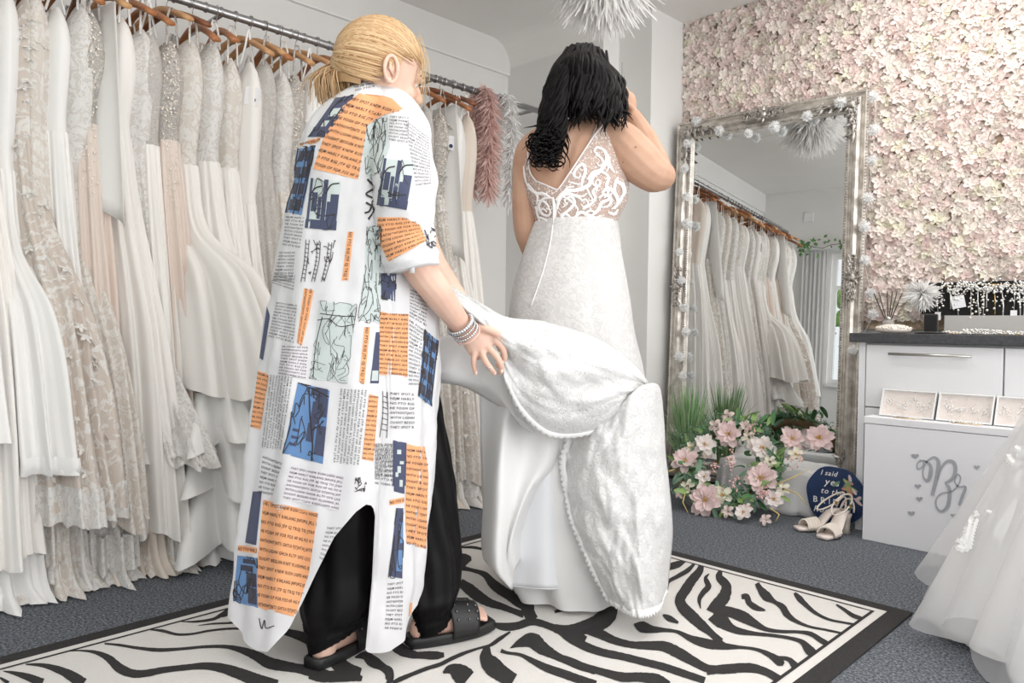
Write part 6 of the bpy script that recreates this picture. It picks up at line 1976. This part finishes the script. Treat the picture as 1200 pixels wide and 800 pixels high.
HB = BD - .12
for i in range(130):    # mass falling over the back of the head to the right shoulder
    u = rd.random(); x1 = 640 + 92 * u; xe = 668 + 68 * u + rd.gauss(0, 2)
    top = (674 + 26 * u + rd.gauss(0, 4), 51 + 18 * (u - .4) ** 2 + rd.uniform(0, 7), BD - .01 + rd.uniform(-.03, .03)); bl_ = .10 * (1 - (2 * u - 1) ** 2) ** .5
    lock([top, (653 + 66 * u, 66 + 30 * (u - .45) ** 2 * 2, BD - .03 - bl_), (648 + 82 * u, 96, BD - .035 - bl_), (656 + 76 * u, 124, BD - .045 - bl_ * .95), (xe + rd.gauss(0, 4), 140 + rd.gauss(0, 8) - 12 * u * (1 - u), BD - .055 - bl_ * .8)], rd.uniform(.005, .009), rd.uniform(5, 10), rd.uniform(1.4, 2.0))
for i in range(130):    # longer locks gathered over the left shoulder
    u = rd.random(); ex_ = 622 + 40 * u + rd.gauss(0, 2.5); ey = rd.uniform(165, 197) if rd.random() < .7 else rd.uniform(140, 170)
    bl_ = .09 * (1 - (1 - u) ** 2) ** .5
    lock([(672 + 16 * u + rd.gauss(0, 3), 52 + rd.uniform(0, 8), BD - .02), (650 + 20 * u, 76, BD - .03 - bl_), (640 + 22 * u, 108, BD - .045 - bl_), (634 + 26 * u, 145, BD - .085 - bl_ * .55), (ex_, ey, BD - .10 - .03 * u)], rd.uniform(.0032, .006), rd.uniform(5, 10), rd.uniform(1.8, 2.8), 34)
for i in range(70):     # tight curls at the ends
    x0, y0 = rd.uniform(622, 658), rd.uniform(155, 190); dep = BD - .13; R0 = rd.uniform(3.5, 7); pts = []; sg_ = rd.choice((-1, 1))
    for k in range(18):
        a = k / 17 * 1.6 * 2 * pi * sg_ + i; rr = R0 * (1 - .35 * k / 17); pts.append(P(x0 + rr * cos(a), y0 + rr * sin(a) * .8 + k * .5, dep - .012 + .012 * sin(a)))
    hs.tube(pts, [.0028 * (1 - .6 * k / 17) for k in range(18)], 5)
for i in range(10):     # wisps
    x0 = rd.choice((rd.uniform(636, 646), rd.uniform(728, 736))); pts = [(x0, rd.uniform(70, 110), BD - .05), (x0 + rd.gauss(0, 4), 125, BD - .07), (x0 + rd.gauss(0, 6), 150 + rd.gauss(0, 5), BD - .09)]
    sm = spline(pts, 12); hs.tube([P(*q) for q in sm], .0007, 4)
o = hs.build('hair_locks', m_bl, hc); o['kind'] = 'stuff'

# lace bodice with its open V back
gown = thing('bridal_gown', Vector((bbase.x, bbase.y, 0)), None, None); gown.parent = bo; gown.location = (0, 0, 0); ORG[gown.name] = Vector()
m_net = lace('skin toned net', (230, 214, 206), (252, 251, 250), 70, .40, ground_alpha=.55, bump=.4, fine=500)
m_lacew = lace('bridal white lace', (237, 237, 237), (250, 250, 250), 42, .52, bump=.65, fine=260, dist=.005)
m_thread = cloth('white embroidery', (246, 246, 246), transl=.1, rough=.7)
m_gs = cloth('gown white satin', (238, 238, 238), transl=.15, rough=.5, spec=.4)
m_gt = lace('gown soft lace', (224, 224, 224), (238, 238, 238), 34, .5, bump=.35, fine=220, dist=.003)
TOPY = [(-1.0, 178), (-.93, 176), (-.90, 186), (-.86, 206), (-.78, 217), (-.60, 224), (-.43, 230), (-.30, 222), (-.10, 207), (.20, 182), (.48, 160), (.70, 142.5), (.80, 142.5), (.86, 152), (.90, 175), (.96, 202), (1.0, 207)]
N_ = 110; V_ = 26; rows = [[] for _ in range(V_ + 1)]
for j in range(N_):
    th = 2 * pi * j / N_; s = cos(th)
    if sin(th) >= 0: ty = np.interp(s, [q[0] for q in TOPY], [q[1] for q in TOPY])
    else: ty = np.interp(s, [-1, -.8, 0, .8, 1], [178, 205, 212, 205, 207])
    for i in range(V_ + 1):
        y = ty + (266 - ty) * i / V_; rows[i].append(bts.pt(th, y, .004))
bod = MB().grid(rows, cu=True).build('bodice', m_net, gown)
MB().tube(rows[0] + [rows[0][0]], .0024, 6, cap=False).build('neckline_edge', m_thread, gown)
bvb = bvh_of([bod]); lm = MB()


def zq(p): return (600 + p[0] * .1875, 170 + p[1] * .1875)


def lace_stroke(pts, w):
    sm = spline([zq(p) for p in pts], 8 * len(pts)); V = []; F_ = []
    n = len(sm)
    for i, p in enumerate(sm):
        a, b = sm[max(0, i - 1)], sm[min(n - 1, i + 1)]; tx, ty = b[0] - a[0], b[1] - a[1]; l = max(1e-6, sqrt(tx * tx + ty * ty)); ww = w * (.35 + .9 * sin(pi * min(1, .15 + .8 * i / (n - 1)))) * .39 * .1875
        for k in (-1, 0, 1): V.append((p[0] - ty / l * ww * k, p[1] + tx / l * ww * k))
    H = [hit(bvb, x, y, .0022 + (.002 if i % 3 == 1 else 0)) for i, (x, y) in enumerate(V)]
    for i in range(n - 1):
        for k in (0, 1):
            f = (3 * i + k, 3 * i + k + 1, 3 * i + k + 4, 3 * i + k + 3)
            if all(H[q] is not None for q in f) and max((H[q] - H[f[0]]).length for q in f) < .03: lm.add([H[q] for q in f], [(0, 1, 2, 3)])


for pts, w in (([(275,345),(330,290),(410,280),(480,250),(500,200),(560,150),(592,90),(575,35),(530,15),(515,40),(540,60)], 26), ([(430,290),(440,220),(458,160),(440,120),(400,150),(385,190),(415,205),(430,180)], 20), ([(280,400),(300,330),(350,305),(420,330),(440,350)], 24), ([(300,440),(350,410),(390,360),(370,325),(330,345),(345,375)], 20), ([(440,400),(480,380),(520,330),(505,290),(550,240),(535,215),(520,235)], 18), ([(430,350),(460,340),(475,370),(445,385),(430,365)], 14), ([(250,330),(200,335),(168,380),(190,430),(230,440),(240,410),(215,395)], 20), ([(235,400),(215,365),(180,345),(160,350)], 16), ([(100,265),(150,300),(200,305),(252,335)], 22), ([(500,440),(540,400),(560,360),(600,340),(620,300)], 22), ([(470,215),(510,170),(555,165),(600,195),(580,215)], 20), ([(600,60),(608,120),(640,175)], 18), ([(390,455),(430,420),(470,435),(520,455),(560,440)], 22), ([(255,330),(268,400),(262,470),(250,530)], 26), ([(300,470),(330,430),(360,450),(350,480)], 18), ([(170,450),(210,470),(240,500)], 20), ([(560,300),(600,270),(640,300),(660,350),(640,400)], 24), ([(640,220),(690,250),(700,300),(670,340)], 26), ([(600,420),(640,430),(660,400)], 20), ([(520,60),(555,80),(570,115),(545,130),(525,110)], 14), ([(460,250),(480,300),(500,340),(480,350)], 14), ([(390,260),(350,265),(320,290)], 14), ([(75,130),(82,200),(100,260)], 12), ([(610,200),(590,250),(600,300),(575,330)], 20), ([(150,380),(160,430),(175,480)], 16), ([(280,480),(380,490),(480,485),(600,490)], 24), ([(150,490),(200,500),(270,490)], 22), ([(100,240),(130,280),(160,320),(155,370)], 18), ([(310,320),(360,345),(410,400),(400,430)], 16), ([(520,180),(500,230),(530,270),(520,300)], 14), ([(560,90),(600,130),(590,170)], 14), ([(350,230),(390,240),(430,250)], 12), ([(470,300),(440,320),(400,310)], 12), ([(540,330),(580,310),(620,340),(600,380),(560,390)], 18), ([(660,200),(640,260),(650,330)], 18), ([(690,330),(650,380),(620,400)], 18), ([(170,410),(200,400),(220,420)], 12), ([(310,390),(330,380),(320,360)], 10), ([(450,430),(490,410),(530,430)], 14), ([(150,520),(230,515),(330,515),(440,512),(600,515)], 20)):
    lace_stroke(pts, w)
lm.build('lace_scrolls', m_thread, gown)
for j in range(1): MB().tube([P(648, 231, BD - .112), P(649, 245, BD - .112), P(648, 262, BD - .11)], .0028, 6).build('back_closure', m_thread, gown)
# flesh coloured inner strap
sp_ = [(700, 143), (694, 158), (688, 175), (682, 186)]
bvs = bvh_of([o for o in bo.children if o.name.startswith('body')])
pt = [hit(bvs, x, y, .003) for x, y in sp_]
if all(p is not None for p in pt): MB().tube([Vector(q) for q in spline([tuple(p) for p in pt], 10)], .0055, 6, flat=.3).build('inner_strap', mat('nude strap', (206, 184, 172), .6), gown)

# skirt
SK = [(260, 627, 724, BD, .108), (275, 621, 726, BD, .116), (300, 612, 729, BD, .13), (330, 603, 734, BD, .15), (360, 597, 739, BD, .17), (400, 592, 745, BD, .19), (440, 575, 753, BD, .21), (480, 566, 762, BD, .225), (540, 565, 768, BD, .235), (600, 569, 770, BD, .235), (645, 575, 768, BD, .23), (688, 600, 756, BD, .215)]
sks = PxSurf(SK); rows = []
for i in range(91):
    y = 260 + (688 - 260) * i / 90; k = max(0, (y - 330) / 350); row = []
    for j in range(130):
        th = 2 * pi * j / 130; g = k * (.014 * sin(th * 7 + .6 + y * .003) + .010 * sin(th * 12 + y * .006)) + .004 * noise.noise(Vector((cos(th) * 4, sin(th) * 4, y * .02)))
        row.append(sks.pt(th, y, g))
    rows.append(row)
skirt_o = MB().grid(rows[:46], cu=True).build('skirt', m_gt, gown)
MB().grid(rows[44:], cu=True).build('underskirt', m_gs, gown)


def px_sheet(ctrl, nu, nv, fold=None):
    """cloth through a grid of (x, y, depth)"""
    cols = [spline(r, nu) for r in ctrl]; out = []
    for j in range(nu):
        out.append(spline([c[j] for c in cols], nv))
    rows_ = []
    for i in range(nv):
        row = []
        for j in range(nu):
            x, y, d = out[j][i]; u, v = j / (nu - 1), i / (nv - 1)
            if fold: dx, dy, dd = fold(u, v); x += dx; y += dy; d += dd
            row.append(P(x, y, d))
        rows_.append(row)
    return rows_


def nf(u, v, a, s, sd=0): return a * noise.noise(Vector((u * s + sd, v * s, sd)))


# the lifted train
up_ = [(519, 329, 2.03), (540, 342, 2.02), (562, 354, 2.02), (592, 371, 2.06), (640, 377, 2.14), (700, 396, 2.20), (740, 423, 2.25), (759, 447, 2.30)]
m1_ = [(521, 336, 2.02), (546, 358, 1.995), (575, 380, 2.005), (603, 398, 2.005), (650, 412, 2.03), (704, 430, 2.10), (741, 443, 2.18), (759, 451, 2.28)]
m2_ = [(522, 342, 2.02), (549, 370, 1.99), (582, 398, 2.015), (600, 428, 1.99), (648, 452, 1.99), (702, 466, 2.06), (740, 460, 2.16), (758, 456, 2.28)]
lo_ = [(523, 346, 2.03), (551, 378, 2.0), (585, 407, 2.02), (592, 442, 2.0), (614, 484, 2.04), (650, 510, 2.10), (712, 500, 2.17), (757, 462, 2.28)]
tr_rows = px_sheet([up_, m1_, m2_, lo_], 90, 44, lambda u, v: (0, nf(u, v, 2.5, 5) * sin(pi * v), .026 * sin(v * 8 + u * 5) * sin(pi * v) + (nf(u, v, .035, 6, 3) + nf(u, v, .014, 15, 9)) * sin(pi * v)))
train = MB().grid(tr_rows).build('lifted_train', m_lacew, gown, solid=.003)
rim = []
for j in range(90):
    p = tr_rows[-1][j]; q = tr_rows[-3][j]; d = (p - q).normalized(); rim.append((p, d))
sc = MB(); rws = [[], [], []]
for j in range(89):
    for k in range(4):
        t_ = j + k / 4; a = rim[j][0].lerp(rim[j + 1][0], k / 4); d = rim[j][1]; l = .006 + .008 * abs(sin(t_ * pi / 2))
        rws[0].append(a - d * .012 - CD * .004); rws[1].append(a + d * l * .5 - CD * .005); rws[2].append(a + d * l)
sc.grid(rws).build('scallop_edge', m_thread, gown, solid=.0015)
# satin underside of the train showing below the hand
fold_rows = px_sheet([[(508, 398, 2.14), (535, 392, 2.12), (570, 404, 2.10), (596, 432, 2.12)], [(508, 425, 2.10), (540, 420, 2.08), (572, 432, 2.10), (600, 470, 2.14)], [(509, 447, 2.14), (536, 447, 2.09), (570, 452, 2.12), (612, 500, 2.18)], [(512, 448, 2.20), (540, 452, 2.18), (575, 470, 2.2), (640, 512, 2.24)]], 30, 20, lambda u, v: (0, 0, .012 * sin(u * 11 + v * 5)))
MB().grid(fold_rows).build('train_underside', m_gs, gown, solid=.002)
# satin falling straight at the side
side_rows = px_sheet([[(562, 440, 2.22), (585, 446, 2.19), (610, 480, 2.20), (640, 508, 2.22), (668, 512, 2.26)], [(563, 510, 2.22), (583, 515, 2.17), (604, 535, 2.18), (634, 545, 2.22), (662, 548, 2.27)], [(566, 590, 2.22), (586, 600, 2.16), (606, 585, 2.17), (625, 575, 2.22), (642, 575, 2.28)], [(566, 652, 2.24), (584, 668, 2.17), (600, 640, 2.19), (612, 622, 2.24), (622, 610, 2.30)], [(584, 672, 2.27), (598, 690, 2.22), (606, 668, 2.23), (612, 650, 2.28), (618, 635, 2.32)]], 44, 44, lambda u, v: (3 * sin(v * 6 + u * 9) * u * (1 - u) * 4, 0, .022 * sin(u * 13 + v * 3)))
MB().grid(side_rows).build('satin_side_fall', m_gs, gown, solid=.002)
# hemmed centre panels
for k, ctrl in enumerate(([[(604, 520, 2.27), (640, 520, 2.25), (664, 520, 2.26)], [(602, 600, 2.25), (640, 600, 2.235), (667, 600, 2.25)], [(596, 686, 2.27), (640, 690, 2.24), (670, 688, 2.25)]], [[(650, 518, 2.28), (690, 518, 2.26), (720, 520, 2.27)], [(664, 600, 2.27), (695, 600, 2.25), (730, 600, 2.27)], [(668, 685, 2.28), (700, 687, 2.26), (740, 680, 2.28)]])):
    r_ = px_sheet(ctrl, 24, 30, lambda u, v: (0, 0, .010 * sin(u * 8 + k)))
    MB().grid(r_).build('lining_panel', cloth('gown lining', (240, 242, 246), transl=.15, rough=.55), gown, solid=.0015)
    MB().tube(r_[-1], .0016, 6).build('rolled_hem', m_gs, gown)
# lace train hanging down at the right
tl = [[(668, 506, 2.23), (690, 500, 2.17), (722, 480, 2.14), (750, 452, 2.16), (768, 450, 2.24), (776, 470, 2.33)], [(659, 550, 2.21), (684, 545, 2.14), (718, 540, 2.10), (752, 535, 2.12), (774, 530, 2.21), (781, 540, 2.32)], [(672, 610, 2.20), (694, 605, 2.12), (724, 600, 2.08), (756, 598, 2.11), (780, 595, 2.20), (787, 600, 2.31)], [(692, 660, 2.19), (710, 660, 2.11), (734, 660, 2.07), (760, 660, 2.10), (780, 655, 2.19), (786, 655, 2.30)], [(713, 702, 2.17), (726, 711, 2.10), (742, 718, 2.065), (760, 718, 2.09), (775, 706, 2.16), (782, 690, 2.25)]]
lr = px_sheet(tl, 60, 64, lambda u, v: (nf(u, v, 2, 5, 1), nf(u, v, 2, 5, 2) * (1 - v), .02 * sin(u * 9 + v * 6) * v + nf(u, v, .022, 6, 4) + nf(u, v, .012, 15, 5)))
MB().grid(lr).build('lace_train', m_lacew, gown, solid=.003)
ed = [r[0] for r in lr] + lr[-1][1:]; rws = [[], [], []]
cen = P(728, 590, 2.1)
for j in range(len(ed) - 1):
    for k in range(4):
        a = ed[j].lerp(ed[j + 1], k / 4); tdir = (ed[min(len(ed) - 1, j + 1)] - ed[max(0, j - 1)]).normalized(); d = (a - cen); d = (d - tdir * d.dot(tdir)).normalized(); t_ = j + k / 4; l = .005 + .008 * abs(sin(t_ * pi / 2))
        rws[0].append(a - d * .012 - CD * .004); rws[1].append(a + d * l * .5 - CD * .005); rws[2].append(a + d * l)
MB().grid(rws).build('scallop_edge', m_thread, gown, solid=.0015)
# silver heels under the hem
m_chrome = mat('polished silver heel', (206, 206, 208), .16, .95)
for k, (x, y) in enumerate(((667, 701), (646, 697))):
    h = pz(x, y); h.z = RT; f = Vector((CD.x, CD.y, 0)).normalized(); s_ = Vector((f.y, -f.x, 0))
    so = thing('heeled_shoe', h, None, None); so.parent = bo; so.location = h - ORG[bo.name]; ORG[so.name] = h - ORG[bo.name]
    rr = []
    for z, w in ((0, .026), (.03, .024), (.07, .026), (.09, .030)): rr.append([h + f * .03 + Vector((0, 0, z)) + (s_ * cos(a) + f * sin(a)) * w for a in [2 * pi * q / 20 for q in range(20)]])
    MB().grid(rr, cu=True, cap=True).build('heel', m_chrome, so)
    rr = []
    for u in [q / 16 for q in range(17)]:
        z = .012 + .078 * (.5 + .5 * cos(pi * min(1, u / .7))); w = .034 * (sin(pi * min(1, .12 + .84 * u)) ** .4); c_ = h + f * (.235 * u) + Vector((0, 0, z))
        rr.append([c_ + s_ * w, c_ - s_ * w, c_ - s_ * w * .9 - Vector((0, 0, .010)), c_ + s_ * w * .9 - Vector((0, 0, .010))])
    MB().grid(rr, cu=True, cap=True).build('sole', mat('tan sole', (196, 152, 116), .6), so)

bvk = bvh_of([skirt_o]); q_ = [hit(bvk, x, y, .003) for x, y in ((648, 264), (645, 285), (639, 310), (631, 335), (622, 360))]
if all(p is not None for p in q_): MB().tube([Vector(p) for p in spline([tuple(p) for p in q_], 16)], .0022, 6).build('back_seam', m_thread, gown)

# ================================================================== tulle gown on a stand at the right edge
tb = pz(1052, 757); tc = tb + Vector((CR.x, CR.y, 0)).normalized() * .63 - Vector((CD.x, CD.y, 0)).normalized() * .10; tc.z = 0
tg = thing('tulle_gown_on_stand', tc, 'white tulle ball gown with lace motifs standing at the right edge of the frame', 'gown')
m_tul = cloth('white tulle veil', (250, 250, 251), alpha=.40, transl=.45, rough=.9)
m_tul2 = cloth('white tulle under layer', (249, 248, 248), alpha=.62, transl=.45, rough=.9)
m_tin = cloth('ivory gown lining', (251, 249, 248), transl=.05, rough=.7)


def skirt_layer(r0, r1, z0, z1, folds, n=160, nz=40, hem=.02, pw=1.0, sd=0):
    rows = []
    for i in range(nz + 1):
        v = i / nz; z = z0 + (z1 - z0) * v; r = r0 + (r1 - r0) * v ** pw; row = []
        for j in range(n):
            a = 2 * pi * j / n; f = 1
            for (k, ph, am) in folds: f += am * v * sin(k * a + ph + .6 * sin(2.5 * v + ph))
            f += .05 * v * noise.noise(Vector((cos(a) * 3 + sd, sin(a) * 3, v * 1.5)))
            row.append(tc + Vector((r * f * cos(a), r * f * sin(a), z + hem * sin(7 * a + sd) * v ** 5 + hem * .5 * sin(13 * a) * v ** 5)))
        rows.append(row)
    return rows


MB().grid(skirt_layer(.115, .45, 1.06, .02, [(9, 0, .05), (14, 1, .03)], sd=1, pw=.9), cu=True).build('lining', m_tin, tg)
MB().grid(skirt_layer(.118, .49, 1.07, .05, [(11, .5, .06), (17, 2, .04)], sd=4, pw=.95), cu=True).build('tulle_layer', m_tul2, tg)
ot = skirt_layer(.12, .535, 1.08, .03, [(12, 1.2, .07), (19, .3, .05)], sd=7, hem=.03)
tul = MB().grid(ot, cu=True).build('tulle_layer', m_tul, tg)
ot2 = skirt_layer(.121, .52, 1.085, .09, [(10, 2.2, .07), (16, 1.3, .05)], sd=11, hem=.03)
MB().grid(ot2, cu=True).build('tulle_layer', m_tul, tg)
rows = []
for z, r, rd_ in ((1.05, .118, .10), (1.12, .122, .10), (1.22, .150, .12), (1.30, .155, .125), (1.38, .150, .11)):
    rows.append([tc + Vector((r * cos(2 * pi * k / 40), rd_ * sin(2 * pi * k / 40), z)) for k in range(40)])
MB().grid(rows, cu=True).build('bodice', m_lacew, tg)
rows = []
for z, r in ((1.36, .14), (1.44, .12), (1.50, .06), (1.56, .05), (1.58, .045)): rows.append([tc + Vector((r * cos(2 * pi * k / 28), r * .7 * sin(2 * pi * k / 28), z)) for k in range(28)])
MB().grid(rows, cu=True, cap=True).build('mannequin_neck', mat('cream mannequin', (232, 224, 212), .8), tg)
MB().tube([tc + Vector((0, 0, .01)), tc + Vector((0, 0, 1.1))], .014, 10).build('stand_pole', m_steel, tg)
MB().lathe([(.001, 0), (.16, 0), (.16, .012), (.03, .02)], tc, 28).build('stand_base', m_steel, tg)
bvt = bvh_of([tul]); ap = MB()


def applique(pts, w):
    sm = spline(pts, 8 * len(pts)); n = len(sm); V = []
    for i, p in enumerate(sm):
        a, b = sm[max(0, i - 1)], sm[min(n - 1, i + 1)]; tx, ty = b[0] - a[0], b[1] - a[1]; l = max(1e-6, sqrt(tx * tx + ty * ty)); ww = w * (.5 + .6 * sin(pi * min(1, .15 + .8 * i / (n - 1)))) * .5 * (1 + .25 * sin(i * 2.2))
        for k in (-1, 0, 1): V.append((p[0] - ty / l * ww * k, p[1] + tx / l * ww * k))
    H = [hit(bvt, x, y, .003 + (.003 if i % 3 == 1 else 0)) for i, (x, y) in enumerate(V)]
    for i in range(n - 1):
        for k in (0, 1):
            f = (3 * i + k, 3 * i + k + 1, 3 * i + k + 4, 3 * i + k + 3)
            if all(H[q] is not None for q in f) and max((H[q] - H[f[0]]).length for q in f) < .05: ap.add([H[q] for q in f], [(0, 1, 2, 3)])


def zs_(*p): return [(1030 + x * .35, 520 + y * .35) for x, y in p]
for pts, w in ((zs_((335, 230), (310, 245), (300, 280), (290, 320), (265, 335), (275, 350), (300, 345), (312, 300), (330, 250)), 8), (zs_((345, 95), (320, 110), (300, 130), (290, 160)), 5), (zs_((440, 0), (430, 30), (440, 55), (465, 70), (480, 60)), 8), (zs_((455, 10), (475, 30), (465, 45)), 8), (zs_((460, 185), (445, 230), (420, 290), (400, 320), (395, 290), (420, 250), (440, 210)), 7), (zs_((480, 90), (460, 120), (470, 150)), 7), (zs_((360, 225), (380, 235), (370, 260)), 5)):
    ap = MB(); applique(pts, w)
    if ap.f: ap.build('lace_motif', m_thread, tg)
